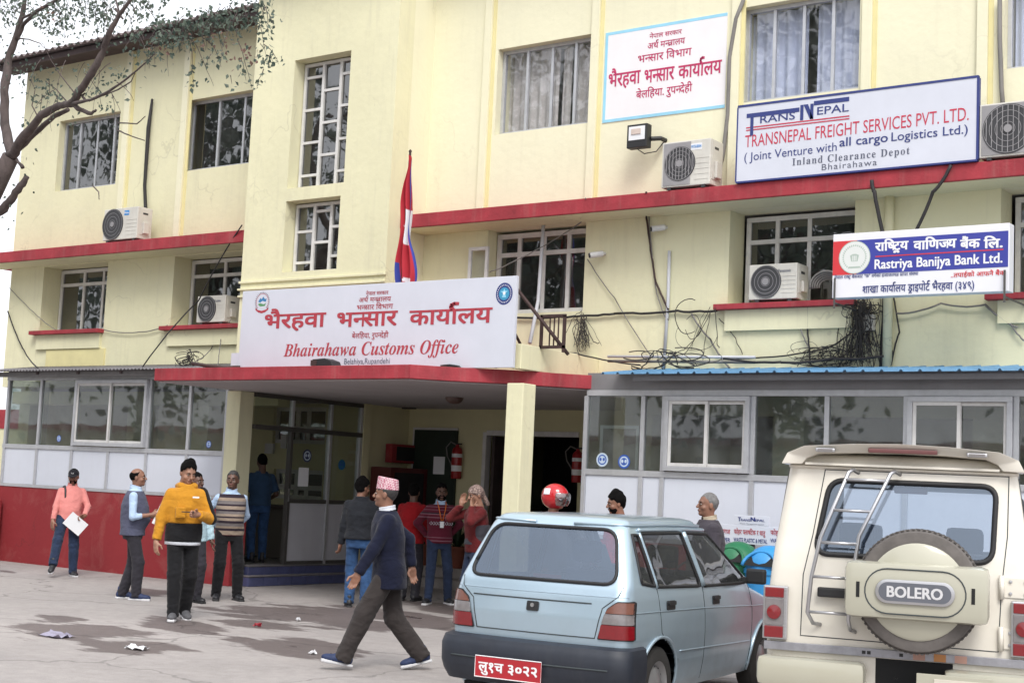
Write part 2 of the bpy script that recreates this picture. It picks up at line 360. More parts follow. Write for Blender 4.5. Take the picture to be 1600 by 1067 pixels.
# ================================================================== THE GROUND
def ground_material():
    m, t, b = newmat('worn_concrete_yard'); L = t.links
    geo = N(t, 'ShaderNodeNewGeometry')
    n1 = N(t, 'ShaderNodeTexNoise', Scale=0.35, Detail=8.0, Roughness=.6); n2 = N(t, 'ShaderNodeTexNoise', Scale=7.0, Detail=8.0, Roughness=.7)
    n3 = N(t, 'ShaderNodeTexNoise', Scale=90.0, Detail=3.0)
    for n in (n1, n2, n3): L.new(geo.outputs['Position'], n.inputs['Vector'])
    cr = N(t, 'ShaderNodeValToRGB'); e = cr.color_ramp.elements
    e[0].position = .32; e[0].color = (.305, .28, .27, 1); e[1].position = .68; e[1].color = (.42, .385, .37, 1)
    L.new(n1.outputs[0], cr.inputs[0])
    mr = N(t, 'ShaderNodeMapRange'); mr.inputs[1].default_value = .3; mr.inputs[2].default_value = .7; mr.inputs[3].default_value = .84; mr.inputs[4].default_value = 1.08
    L.new(n2.outputs[0], mr.inputs[0])
    mx = N(t, 'ShaderNodeMix', data_type='RGBA', blend_type='MULTIPLY'); mx.inputs[0].default_value = 1; L.new(cr.outputs[0], mx.inputs[6]); L.new(mr.outputs[0], mx.inputs[7])
    mr3 = N(t, 'ShaderNodeMapRange'); mr3.inputs[1].default_value = .25; mr3.inputs[2].default_value = .75; mr3.inputs[3].default_value = .82; mr3.inputs[4].default_value = 1.12
    L.new(n3.outputs[0], mr3.inputs[0])
    mx3 = N(t, 'ShaderNodeMix', data_type='RGBA', blend_type='MULTIPLY'); mx3.inputs[0].default_value = 1; L.new(mx.outputs[2], mx3.inputs[6]); L.new(mr3.outputs[0], mx3.inputs[7])
    # slab cracks, joints and grit
    wc = N(t, 'ShaderNodeTexNoise', Scale=1.3, Detail=5.0); L.new(geo.outputs['Position'], wc.inputs['Vector'])
    av = N(t, 'ShaderNodeVectorMath', operation='MULTIPLY_ADD'); L.new(wc.outputs['Color'], av.inputs[0]); av.inputs[1].default_value = (1.1, 1.1, 0); L.new(geo.outputs['Position'], av.inputs[2])
    vc = N(t, 'ShaderNodeTexVoronoi', Scale=.38, feature='DISTANCE_TO_EDGE'); L.new(av.outputs[0], vc.inputs['Vector'])
    rcx = N(t, 'ShaderNodeMapRange'); rcx.inputs[1].default_value = .003; rcx.inputs[2].default_value = .011; rcx.inputs[3].default_value = .55; rcx.inputs[4].default_value = 0; L.new(vc.outputs['Distance'], rcx.inputs[0])
    mxc = N(t, 'ShaderNodeMix', data_type='RGBA'); L.new(rcx.outputs[0], mxc.inputs[0]); L.new(mx3.outputs[2], mxc.inputs[6]); mxc.inputs[7].default_value = (.13, .12, .115, 1)
    gr = N(t, 'ShaderNodeTexVoronoi', Scale=26.0); L.new(geo.outputs['Position'], gr.inputs['Vector'])
    rg = N(t, 'ShaderNodeMapRange'); rg.inputs[1].default_value = .10; rg.inputs[2].default_value = .16; rg.inputs[3].default_value = .5; rg.inputs[4].default_value = 0; L.new(gr.outputs['Distance'], rg.inputs[0])
    gn = N(t, 'ShaderNodeTexNoise', Scale=1.1, Detail=3.0); L.new(geo.outputs['Position'], gn.inputs['Vector']); gm = N(t, 'ShaderNodeMapRange'); gm.inputs[1].default_value = .5; gm.inputs[2].default_value = .7; L.new(gn.outputs[0], gm.inputs[0])
    gg = N(t, 'ShaderNodeMath', operation='MULTIPLY'); L.new(rg.outputs[0], gg.inputs[0]); L.new(gm.outputs[0], gg.inputs[1])
    mxg = N(t, 'ShaderNodeMix', data_type='RGBA'); L.new(gg.outputs[0], mxg.inputs[0]); L.new(mxc.outputs[2], mxg.inputs[6]); mxg.inputs[7].default_value = (.17, .15, .14, 1); mx3 = mxg
    # wet patches: ellipses in world metres, edges broken by noise
    mpw = N(t, 'ShaderNodeMapping'); mpw.inputs['Rotation'].default_value = (0, 0, -.62); mpw.inputs['Scale'].default_value = (.42, 1.25, 1); L.new(geo.outputs['Position'], mpw.inputs[0])
    wn = N(t, 'ShaderNodeTexNoise', Scale=2.3, Detail=7.0, Roughness=.66); L.new(mpw.outputs[0], wn.inputs['Vector'])
    wn2 = N(t, 'ShaderNodeTexNoise', Scale=0.9, Detail=3.0); L.new(geo.outputs['Position'], wn2.inputs['Vector'])
    best = None
    for (px, py, wx, wy, k) in WET:
        c = atG(px, py); a = atG(px-wx, py); d = atG(px, py-wy)
        ax = (a-c)[:2]; la = np.linalg.norm(ax); ang = math.atan2(ax[1], ax[0]); ld = np.linalg.norm((d-c)[:2])
        mp = N(t, 'ShaderNodeMapping', vector_type='TEXTURE'); mp.inputs['Location'].default_value = (c[0], c[1], 0)
        mp.inputs['Rotation'].default_value = (0, 0, ang); mp.inputs['Scale'].default_value = (la, ld, 1e4)
        L.new(geo.outputs['Position'], mp.inputs[0])
        ln = N(t, 'ShaderNodeVectorMath', operation='LENGTH'); L.new(mp.outputs[0], ln.inputs[0])
        s1 = N(t, 'ShaderNodeMath', operation='SUBTRACT'); s1.inputs[0].default_value = k; L.new(ln.outputs['Value'], s1.inputs[1])
        if best is None: best = s1.outputs[0]
        else:
            mm = N(t, 'ShaderNodeMath', operation='MAXIMUM'); L.new(best, mm.inputs[0]); L.new(s1.outputs[0], mm.inputs[1]); best = mm.outputs[0]
    a1 = N(t, 'ShaderNodeMath', operation='MULTIPLY_ADD'); a1.inputs[1].default_value = 2.6; a1.inputs[2].default_value = -1.3; L.new(wn.outputs[0], a1.inputs[0])
    a1.inputs[2].default_value = -1.42; a2 = N(t, 'ShaderNodeMath', operation='ADD'); L.new(best, a2.inputs[0]); L.new(a1.outputs[0], a2.inputs[1])
    wet = N(t, 'ShaderNodeMapRange'); wet.inputs[1].default_value = -.05; wet.inputs[2].default_value = .14; L.new(a2.outputs[0], wet.inputs[0])
    pud = N(t, 'ShaderNodeMapRange'); pud.inputs[1].default_value = .85; pud.inputs[2].default_value = 1.1; L.new(a2.outputs[0], pud.inputs[0])
    mw = N(t, 'ShaderNodeMix', data_type='RGBA', blend_type='MULTIPLY'); L.new(wet.outputs[0], mw.inputs[0]); L.new(mx3.outputs[2], mw.inputs[6]); mw.inputs[7].default_value = (.40, .36, .36, 1)
    L.new(mw.outputs[2], b.inputs['Base Color'])
    r1 = N(t, 'ShaderNodeMapRange'); r1.inputs[3].default_value = .85; r1.inputs[4].default_value = .6; L.new(wet.outputs[0], r1.inputs[0])
    r2 = N(t, 'ShaderNodeMix', data_type='FLOAT'); L.new(pud.outputs[0], r2.inputs[0]); L.new(r1.outputs[0], r2.inputs[2]); r2.inputs[3].default_value = .06
    L.new(r2.outputs[0], b.inputs['Roughness'])
    bs = N(t, 'ShaderNodeMath', operation='SUBTRACT'); bs.inputs[0].default_value = 1; L.new(pud.outputs[0], bs.inputs[1])
    bm_ = N(t, 'ShaderNodeMath', operation='MULTIPLY'); bm_.inputs[1].default_value = .35; L.new(bs.outputs[0], bm_.inputs[0])
    bp = N(t, 'ShaderNodeBump', Distance=0.015); L.new(bm_.outputs[0], bp.inputs['Strength'])
    ad = N(t, 'ShaderNodeMath', operation='ADD'); L.new(n2.outputs[0], ad.inputs[0]); L.new(n3.outputs[0], ad.inputs[1]); L.new(ad.outputs[0], bp.inputs['Height'])
    L.new(bp.outputs[0], b.inputs['Normal'])
    return m
WET = [(120, 985, 120, 14, 1.0), (90, 968, 50, 8, .9), (205, 1010, 95, 9, 1.15), (285, 978, 70, 14, 1.0), (480, 958, 160, 13, 1.1), (400, 975, 90, 12, .9), (560, 975, 110, 10, .9), (640, 965, 60, 16, 1.1),
       (455, 1010, 95, 15, 1.1), (240, 925, 60, 6, 1.0), (10, 893, 22, 4, .8), (380, 1000, 60, 8, .8), (520, 1025, 50, 6, .9), (700, 950, 60, 14, 1.0)]
g = MB().add([(-260, -200, 0), (200, -200, 0), (200, 260, 0), (-260, 260, 0)], [(0, 1, 2, 3)]).build('ground', ground_material())
tag(g, 'worn grey concrete yard with dark wet patches', kind='structure')

# ================================================================== MAIN BUILDING
YW = 15.90      # main wall plane
YT = 15.10      # stair tower front
YL = 15.35      # ledge front
YA = 15.05      # annexe fronts
XT0 = atY(377, 430, YT)[0]; XT1 = atY(602, 430, YT)[0]
XL = atY(12, 500, YW)[0]; XR = 3.2
ZL0, ZL1 = 5.17, 5.36      # ledge
ZE = atY(200, 59, YW-0.5)[2]
BLD = empty('customs_office_building', (XL, YW, 0), 0, 'three storey cream office building with dark red ledges and a projecting stair tower', 'office building')
def wall(name, m, parent, x0, x1, z0, z1, yf, yb, holes):
    """wall slab facing -Y with rectangular openings (hx0,hx1,hz0,hz1): front, back, reveals"""
    xs = sorted({x0, x1, *[h[0] for h in holes], *[h[1] for h in holes]}); xs = [x for x in xs if x0-1e-6 <= x <= x1+1e-6]
    zs = sorted({z0, z1, *[h[2] for h in holes], *[h[3] for h in holes]}); zs = [z for z in zs if z0-1e-6 <= z <= z1+1e-6]
    nx, nz = len(xs)-1, len(zs)-1
    def solid(i, k):
        if i < 0 or k < 0 or i >= nx or k >= nz: return False
        cx, cz = (xs[i]+xs[i+1])/2, (zs[k]+zs[k+1])/2
        return not any(h[0] < cx < h[1] and h[2] < cz < h[3] for h in holes)
    mb = MB()
    for i in range(nx):
        for k in range(nz):
            if not solid(i, k): continue
            a, b, c, d = xs[i], xs[i+1], zs[k], zs[k+1]
            mb.add([(a, yf, c), (b, yf, c), (b, yf, d), (a, yf, d)], [(0, 1, 2, 3)]); mb.add([(a, yb, c), (b, yb, c), (b, yb, d), (a, yb, d)], [(3, 2, 1, 0)])
            if not solid(i-1, k): mb.add([(a, yf, c), (a, yb, c), (a, yb, d), (a, yf, d)], [(0, 3, 2, 1)])
            if not solid(i+1, k): mb.add([(b, yf, c), (b, yb, c), (b, yb, d), (b, yf, d)], [(0, 1, 2, 3)])
            if not solid(i, k-1): mb.add([(a, yf, c), (b, yf, c), (b, yb, c), (a, yb, c)], [(0, 3, 2, 1)])
            if not solid(i, k+1): mb.add([(a, yf, d), (b, yf, d), (b, yb, d), (a, yb, d)], [(0, 1, 2, 3)])
    return mb.build(name, m, parent, weld=True)
def rect(px0, py0, px1, py1, Y):
    a = atY(px0, py0, Y); b = atY(px1, py1, Y); return (a[0], b[0], b[2], a[2])
# openings
W1 = rect(94, 190, 180, 288, YW); W2 = rect(292.5, 158, 387, 257, YW); W2 = (W2[0], XT0+0.25, W2[2]+.02, W2[3])
O1 = rect(70, 408, 161.5, 514, YW); O1 = (O1[0], O1[1], O1[2], ZL0-0.02)
O2 = (atY(270, 450, YW)[0], XT0+.25, atY(300, 509, YW)[2], ZL0-0.02)
U1 = rect(779, 78, 927.5, 191, YW); U2 = rect(1160, 22, 1341, 138, YW); U2 = (U2[0], U2[1], U2[2], U1[3])
U3x = atY(1569, 60, YW)[0]; U3 = (U3x, U3x+(U2[1]-U2[0]), U2[2], U2[3]); U1 = (U1[0], U1[1], U2[2], U1[3])
L1x = atY(761, 400, YW)[0]; L1 = (L1x, atY(914, 400, YW)[0], atY(910, 486, YW)[2], ZL0-.02)
L2 = (atY(1139, 400, YW)[0], atY(1335, 380, YW)[0], atY(1200, 474, YW)[2], ZL0-.02)
L3x = atY(1563, 400, YW)[0]; L3 = (L3x, L3x+(L2[1]-L2[0]), L2[2], L2[3])
# left part
wall('wall', m_wall, BLD, XL, XT0, 3.0, ZE+.02, YW, YW+.4, [W1, (W2[0], XT0, W2[2], W2[3]), O1, (O2[0], XT0, O2[2], O2[3])])
# right part, lower and upper storeys
wall('wall', m_wall, BLD, XT1, XR, 2.92, ZL0, YW, YW+.4, [(L1[0], L1[1], L1[2], ZL0), (L2[0], L2[1], L2[2], ZL0), (L3[0], L3[1], L3[2], ZL0)])
wall('wall', m_wall2, BLD, XT1, XR, ZL0, 9.2, YW, YW+.4, [U1, U2, U3])
# stair tower
TW1 = rect(461, 95, 537, 285, YT); TW2 = rect(447, 315, 525.5, 420, YT)
ZT = atY(404, 3, YT)[2]
wall('stair_tower', m_wall, BLD, XT0, XT1, 2.98, 9.3, YT, YT+.34, [TW1, TW2])
boxo('tower_side', m_wall2, BLD, XT1-.3, XT1+.0, YT+.34, YW+.4, 2.98, 9.3)  # right face takes the paler, sunlit copy of the cream
boxo('tower_side', m_wall, BLD, XT0, XT0+.3, YT+.34, YW+.4, 2.98, 9.3)
# ledges
mb = MB().box(XL-.35, XT0-.002, YL, YW+.0, ZL0, ZL1); mb.box(XL-.35, XL, YW, YW+3, ZL0+.002, ZL1-.002)
mb.build('ledge', m_red, BLD, bevel=.012)
boxo('ledge', m_red, BLD, XT1+.002, XR+.3, YL, YW, ZL0, ZL1, .012)
boxo('ledge_soffit', m_wall, BLD, XL-.33, XT0-.004, YL+.03, YW, ZL0-.006, ZL0-.002)
boxo('ledge_soffit', m_wall, BLD, XT1+.004, XR+.2, YL+.03, YW, ZL0-.006, ZL0-.002)
# sills
def sill(r_, px0=None, ext=.13, wd=.07, x1=None, y0=None):
    x0 = r_[0]-ext; X1 = (r_[1]+.02) if x1 is None else x1
    boxo('window_sill', m_red, BLD, x0, X1, YW-.13, YW+.02, r_[2]-wd, r_[2]-.002, .006)
    # plaster apron under the sill
    MB().box(x0+.12, X1-.05, YW-.05, YW, r_[2]-wd-.26, r_[2]-wd-.002).build('sill_apron', m_wall, BLD, bevel=.004)
sill(O1); sill(O2, x1=XT0-.003); sill(L2, x1=L2[1]+.06); sill(L3)
MB().box(O1[0]+.28, O1[1]+.1, YW-.028, YW, 3.32, O1[2]-.335).build('sill_apron', m_fin, BLD, bevel=.004)
# vertical fins on the upper storey
for px, py in ((196, 240), (287, 230)):
    x = atY(px, py, YW)[0]; MB().box(x-.07, x+.07, YW-.05, YW, ZL1+.004, ZE-.05).build('pilaster', m_wall2, BLD, bevel=.004)
    boxo('pilaster_edge', m_fin, BLD, x+.072, x+.13, YW-.012, YW, ZL1+.004, ZE-.05)
for px, py in ((762, 150), (928, 200), (1149, 200), (1357, 100), (1538, 100)):
    x = atY(px, py, YW)[0]; MB().box(x-.075, x+.045, YW-.05, YW, ZL1+.004, 9.2).build('pilaster', m_wall2, BLD, bevel=.004)
    boxo('pilaster_edge', m_fin, BLD, x+.047, x+.10, YW-.012, YW, ZL1+.004, 9.2)
# mouldings on the tower above the entrance sign
for z, t, e in ((atY(490, 433, YT)[2], .035, .03), (atY(490, 445, YT)[2], .03, .05), (atY(490, 456, YT)[2], .03, .035)):
    MB().box(XT0-.02, XT1+.02, YT-e, YT, z-t, z).build('moulding', m_wall, BLD, bevel=.006)
# shell: side walls, back, floors
boxo('side_wall', m_wall, BLD, XL, XL+.3, YW+.4, YW+9, 0, ZE)
boxo('side_wall', m_wall, BLD, XR-.3, XR, YW+.4, YW+9, 0, 9.2)
boxo('back_wall', m_room, BLD, XL, XR, YW+9, YW+9.2, 0, 9.2)
boxo('floor_slab', m_soffit, BLD, XL+.3, XR-.3, YW+.4, YW+9, ZL0, ZL1)
boxo('floor_slab', m_soffit, BLD, XL+.3, XR-.3, YW+.4, YW+9, 2.92, 3.06)
boxo('roof_slab', m_soffit, BLD, XT0+.3, XR-.3, YW+.4, YW+9, 9.05, 9.2)
boxo('roof_slab', m_soffit, BLD, XL+.3, XT0, YW+.4, YW+9, ZE-.1, ZE)
for x in (XT0+.1, XT1-.1): boxo('room_wall', m_room, BLD, x-.08, x+.08, YW+.42, YW+8.9, 3.07, 9.0)
boxo('room_wall', m_room, BLD, XL+.31, XR-.31, YW+3.2, YW+3.3, 3.07, ZL0-.01)
boxo('room_wall', m_room, BLD, XL+.31, XR-.31, YW+3.2, YW+3.3, ZL1+.01, ZE-.11)
# corrugated roof over the left part
def corr_sheet(name, m, parent, x0, x1, y0, z0, y1, z1, per, amp, kind='sine', thick=.006, sub=8, ragged=0.0):
    n = int((x1-x0)/per*sub); xs = np.linspace(x0, x1, n+1); mb = MB(); vs = []
    def prof(x):
        ph = ((x-x0)/per) % 1.0
        if kind == 'sine': return amp*math.sin(2*math.pi*ph)
        return amp*(1.0 if .06 < ph < .16 else (0 if ph > .22 else max(0, min(1, ph/.06 if ph < .06 else (.22-ph)/.06))))
    rr = random.Random(int(abs(x0)*100))
    edge = 0
    for i, x in enumerate(xs):
        if i % (sub*9) == 0: edge = rr.uniform(-ragged, ragged)
        h = prof(x)
        vs += [(x, y0+edge, z0+h), (x, y1, z1+h), (x, y1, z1+h-thick), (x, y0+edge, z0+h-thick)]
    fs = []
    for i in range(n):
        a = i*4; b = a+4
        fs += [(a, b, b+1, a+1), (a+1, b+1, b+2, a+2), (a+2, b+2, b+3, a+3), (a+3, b+3, b, a)]
    fs += [(0, 1, 2, 3), (n*4+3, n*4+2, n*4+1, n*4)]
    return mb.add(vs, fs).build(name, m, parent, smooth='all' if kind == 'sine' else False)
m_roofsheet = mat('old_cement_sheet', (0.20, 0.165, 0.165), 0.85, var=.3, scale=2, streak=.3)
m_eave = mat('dark_eave_board', (0.07, 0.05, 0.05), 0.8, var=.3)
corr_sheet('roof', m_roofsheet, BLD, XL-.45, XT0-.01, YW-.62, ZE+.04, YW+4.5, ZE+1.15, .177, .028)
boxo('eave_board', m_eave, BLD, XL-.40, XT0-.01, YW-.50, YW-.46, ZE-.10, ZE+.0)
boxo('eave_soffit', m_eave, BLD, XL-.40, XT0-.01, YW-.46, YW, ZE-.03, ZE-.01)
corr_sheet('roof', m_roofsheet, BLD, XT0-.15, XT1+.25, YT-.42, 9.33, YW+4.5, 10.4, .177, .028)
boxo('roof_edge', m_soffit, BLD, XT1+.3, XR, YW-.45, YW, 9.22, 9.36)

# ---- windows
def window(r_, yf, cols, rows=None, frame=m_alu, gl=m_glass_dk, fw=.05, mw=.04, curtain=None, sash=None, xmax=None):
    """outer frame mesh named window; children frame bars and panes. cols: fractions; rows: transom fractions from the bottom"""
    x0, x1, z0, z1 = r_; W = x1-x0; H = z1-z0
    mb = MB(); d = .055
    mb.box(x0, x1, yf, yf+d, z0, z0+fw); mb.box(x0, x1, yf, yf+d, z1-fw, z1)
    mb.box(x0, x0+fw, yf, yf+d, z0+fw, z1-fw); mb.box(x1-fw, x1, yf, yf+d, z0+fw, z1-fw)
    wd = mb.build('window', frame, BLD, bevel=.004)
    xs = [x0+fw]+[x0+W*c for c in cols]+[x1-fw]
    zs = [z0+fw]+[z0+H*c for c in (rows or [])]+[z1-fw]
    for i, x in enumerate(xs[1:-1]):
        boxo('mullion', frame, wd, x-mw/2, x+mw/2, yf+.004+(.012 if i % 2 else 0), yf+d-.006, z0+fw, z1-fw, .003)
    for z in zs[1:-1]: boxo('transom', frame, wd, x0+fw, x1-fw, yf-.003, yf+d-.012, z-mw/2, z+mw/2, .003)
    for i in range(len(xs)-1):
        for k in range(len(zs)-1):
            boxo('pane', gl, wd, xs[i], xs[i+1], yf+.028+.002*(i % 2), yf+.031+.002*(i % 2), zs[k], zs[k+1])
    if curtain:
        for (a, b, m_) in curtain:
            ca, cb = x0+W*a, x0+W*b; n = int((cb-ca)/.012); vs = []; rr = random.Random(int(ca*77))
            ph = 0
            for i in range(n+1):
                ph += rr.uniform(.35, .75); x = ca+(cb-ca)*i/n
                vs += [(x, yf+.19+.028*math.sin(ph), z0+.02), (x, yf+.19+.022*math.sin(ph+.3), z1-.02)]
            MB().add(vs, [(2*i, 2*i+2, 2*i+3, 2*i+1) for i in range(n)]).build('curtain', m_, wd, smooth='all')
    return wd
window(W1, YW+.12, (.27, .55, .83))
window((W2[0], W2[1], W2[2], W2[3]), YW+.12, (.25, .47, .70))
window(U1, YW+.12, (.26, .51, .75), gl=m_glass_cur, curtain=[(0, .52, m_curt), (.55, .64, m_curt), (.68, 1, m_curt)])
window(U2, YW+.12, (.25, .50, .75), gl=m_glass_cur, curtain=[(0, .5, m_curt2), (.57, 1, m_curt2)])
window(U3, YW+.12, (.25, .50, .75), gl=m_glass_cur, curtain=[(.02, .6, m_curt2), (.62, 1, m_curt2)])
# first floor: deep set white timber windows with a transom
YD = YW+.36
def white_window(r_, cols, rows, skip=(), xl=0.0, gl=m_glass_dk):
    return window((r_[0]+xl, r_[1]+.02, r_[2], r_[3]-.03), YD, cols, rows, frame=m_whiteframe, gl=gl, fw=.065, mw=.06)
window((O1[0]+.02, O1[1]-.02, O1[2]+.01, O1[3]-.02), YD, (.38, .68), (.76,), frame=m_whiteframe, fw=.06, mw=.055)
window((O2[0]+.02, O2[1], O2[2]+.01, O2[3]-.02), YD, (.30, .62), (.76,), frame=m_whiteframe, fw=.06, mw=.055)
window((L1[0]+.02, L1[1]-.02, L1[2]+.01, L1[3]-.02), YW+.2, (.24, .50, .76), (.74,), frame=m_whiteframe, fw=.07, mw=.06)
window((L2[0]+.05, L2[1]-.02, L2[2]+.01, L2[3]-.02), YD, (.27, .54), (.72,), frame=m_whiteframe, fw=.06, mw=.055)
window((L3[0]+.05, L3[1]-.02, L3[2]+.01, L3[3]-.02), YD, (.27, .54), (.72,), frame=m_whiteframe, fw=.06, mw=.055)
# open casement beside the left end of the window over the canopy
ob = MB(); ox = L1[0]+.10; oz0, oz1 = L1[2]+.05, L1[2]+(L1[3]-L1[2])*.80
for (a, b, c, d) in ((0, .045, oz0, oz1), (.29, .335, oz0, oz1), (.045, .29, oz0, oz0+.05), (.045, .29, oz1-.05, oz1)):
    ob.box(ox-b, ox-a, YW-.10-.02, YW-.08, c, d)
oc = ob.build('open_sash', m_whiteframe, BLD, bevel=.004)
boxo('pane', m_glass_cur, oc, ox-.29, ox-.045, YW-.101, YW-.098, oz0+.05, oz1-.05)
# stair tower lattice windows: three staggered columns
def lattice(r_, yf, rows, parent=None, hdir=1):
    x0, x1, z0, z1 = r_; fw = .045; mb = MB(); d = .07
    mb.box(x0, x1, yf, yf+d, z0, z0+fw*.7); mb.box(x0, x1, yf, yf+d, z1-fw, z1)
    mb.box(x0, x0+fw, yf, yf+d, z0+fw*.7, z1-fw); mb.box(x1-fw, x1, yf, yf+d, z0+fw*.7, z1-fw)
    wd = mb.build('window', m_whiteframe, parent or BLD, bevel=.004)
    W = x1-x0; xs = [x0+fw, x0+W*.36, x0+W*.68, x1-fw]
    for x in xs[1:-1]: boxo('mullion', m_whiteframe, wd, x-.025, x+.025, yf-.004, yf+d-.012, z0, z1, .003)
    for i in range(3):
        zz = [z0+.02]+[z0+(z1-z0)*q for q in rows[i]]+[z1-.02]
        for q in zz[1:-1]: boxo('glazing_bar', m_whiteframe, wd, xs[i]+.0, xs[i+1]-.0, yf+.006, yf+d-.02, q-.02, q+.02, .003)
        for a, b in zip(zz[:-1], zz[1:]): boxo('pane', m_glass_dk, wd, xs[i], xs[i+1], yf+.030, yf+.034, a, b)
    return wd
lattice((TW1[0]+.02, TW1[1]-.01, TW1[2]+.01, TW1[3]-.02), YT+.20, ((.11, .37, .63, .89), (.26, .515, .77), (.12, .37, .63, .88)))
lattice((TW2[0]+.02, TW2[1]-.01, TW2[2]+.01, TW2[3]-.02), YT+.20, ((.15, .60), (.43, .88), (.22, .64)))
boxo('room_wall', m_dark, BLD, XT0+.3, XT1-.3, YW+1.2, YW+1.25, 3.07, 9.2)  # black sheet: unlit depth of the stairwell put into the colour
# ================================================================== ENTRANCE HALL (part of the building)
XP = -15.72     # side partition plane
YB = 18.90      # hall back wall
YI = 18.6
XC = atY(905, 700, YA)[0]      # left end of the right annexe
# door holes in the back wall
D1 = (atY(757, 700, YB)[0], atY(905, 690, YB)[0], .31, atY(800, 676, YB)[2])
BRD = (atY(650, 700, YB)[0], atY(716, 700, YB)[0], .95, atY(680, 672, YB)[2])
wall('hall_back_wall', m_room, BLD, XP+.0, XC+2.0, .30, 2.92, YB, YB+.25, [D1])
boxo('hall_side_wall', m_room, BLD, XP-.12, XP, 17.86, YB+.25, .30, 2.92)
boxo('hall_pilaster', m_room, BLD, XP, XP+.06, 17.70, 17.86, .30, 2.90)
boxo('hall_floor', m_floor, BLD, XP-6.0, XP-.32, YA+.32, YI, .02, .284)
boxo('hall_floor', m_floor, BLD, XC+.03, XR-.3, YA+.32, YW+2.0, .02, .296)
boxo('hall_floor', m_floor, BLD, XP+.2, XR-.3, YB+.25, YW+8.9, .02, .298)
boxo('corridor_dark_back', m_dark, BLD, D1[0]-.6, D1[1]+.6, YB+2.6, YB+2.65, .30, 2.92)  # painted black to give the doorway its unlit depth
boxo('door_jamb', m_whiteframe, BLD, D1[0]-.02, D1[0]+.05, YB-.03, YB+.10, .30, D1[3])
boxo('door_jamb', m_whiteframe, BLD, D1[0]+.05, D1[1], YB-.03, YB+.10, D1[3]-.05, D1[3]+.03)
dl = MB().box(D1[0]+.12, D1[0]+.17, YB+.05, YB+.95, .32, D1[3]-.06).build('door_leaf', m_eave, BLD)
# inner room behind the left annexe: back wall with lattice windows
lw1 = (-19.15, -17.95, 1.25, 1.95); lw2 = (-19.35, -17.85, 2.25, 2.88)
def inner_rect(a, b, c, d): r_ = rect(a, b, c, d, YI); return r_
LI1 = inner_rect(428, 732, 502, 782); LI2 = inner_rect(430, 622, 507, 694); LI2 = (LI2[0], LI2[1], LI2[2], min(LI2[3], 2.86))
wall('inner_room_wall', m_room, BLD, XL+.35, XP-.13, .30, 2.92, YI, YI+.2, [LI1, LI2])
boxo('room_dark_back', m_dark, BLD, XL+.35, XP-.13, YI+1.2, YI+1.25, .3, 2.92)  # black backing, the unlit room beyond the lattice windows as colour
for r_ in (LI1, LI2):
    wd = window(r_, YI+.06, (.42, .62), (.40,), frame=m_whiteframe, fw=.07, mw=.09)
boxo('counter_top', m_eave, BLD, -17.9, -16.35, 17.2, 17.8, 1.10, 1.15)
boxo('counter_front', mat('counter_board', (.10, .085, .07), .6), BLD, -17.85, -16.4, 17.25, 17.75, .30, 1.098)
boxo('switch_box', m_whiteframe, BLD, -18.75, -18.55, YI-.05, YI, 2.02, 2.20)
boxo('switch_box', m_whiteframe, BLD, -18.35, -18.22, YI-.06, YI, 2.12, 2.36)
# inner rooms behind the right annexe
boxo('inner_room_wall', m_room, BLD, XC+2.1, XR-.3, 17.9, 18.0, .30, 2.92)
boxo('inner_room_wall', m_room, BLD, XC+.02, XC+.10, YW+.4, YB, .30, 2.92)
boxo('ground_floor_pier', m_room, BLD, XC+.1, XC+.5, YW+.05, YW+.4, .30, 2.92)
for x in (-7.4, -5.0, -2.6): boxo('ground_floor_pier', m_room, BLD, x-.2, x+.2, YW+.05, YW+.4, .30, 2.92)
boxo('ground_floor_beam', m_room, BLD, XC+.05, XR-.3, YW+.02, YW+.38, 2.62, 2.915)
boxo('ground_floor_beam', m_room, BLD, XL+.3, XP-.15, YW+.02, YW+.38, 2.70, 2.915)
for x in (-19.2, -17.6): boxo('ground_floor_pier', m_room, BLD, x-.18, x+.18, YW+.05, YW+.4, .30, 2.70)
# dark furniture seen through the annexe glass
m_furn = mat('office_furniture', (.06, .055, .05), .6, var=.2)
for i, (x, wd_, h) in enumerate(((-8.0, .9, 1.35), (-6.3, 1.3, 1.15), (-4.2, 1.0, 1.5), (-1.8, 1.2, 1.2))):
    c = MB().box(x-wd_/2, x+wd_/2, 16.7, 17.2, .30, .30+h+.35).build('filing_cabinet', m_furn, None, bevel=.01)
    tag(c, ['dark cabinet behind the glass nearest the entrance side', 'low wide dark cabinet behind the annexe glass', 'tall dark cabinet behind the glass above the jeep', 'dark cabinet at the far right behind the annexe'][i], 'cabinet')
m_postr = mat('paper_poster', (.55, .50, .40), .8, var=.1)
boxo('wall_poster', m_postr, BLD, atY(1085, 706, 17.9)[0], atY(1100, 706, 17.9)[0], 17.88, 17.895, 1.95, 2.15)

# ================================================================== ENTRANCE CANOPY
ZC = 3.05
cpts = [(-15.9, 13.50), (-13.2, 13.46), (-11.2, 13.44), (-10.88, 13.82), (-10.28, 14.28), (-9.93, 14.74), (-9.30, 15.40), (-9.0, YW-.002), (-15.9, YW-.002)]
CAN = empty('entrance_canopy', (-12.5, 14.6, 0), 0, 'flat concrete entrance canopy with crimson edge on two cream columns', 'canopy')
MB().prism(cpts, ZC-.17, ZC, axis=2).build('slab', m_red, CAN, bevel=.008)
ins = [(-15.85, 13.56), (-13.2, 13.52), (-11.25, 13.50), (-10.95, 13.86), (-10.33, 14.34), (-9.98, 14.80), (-9.36, 15.45), (-9.1, YW-.01), (-15.85, YW-.01)]
MB().prism(ins, ZC-.19, ZC-.172, axis=2).build('ceiling', m_soffit, CAN)
boxo('hall_ceiling', m_soffit, BLD, XP, XC-.0, YW+.0, YB+.2, 2.862, 2.915)
m_colm = m_wall
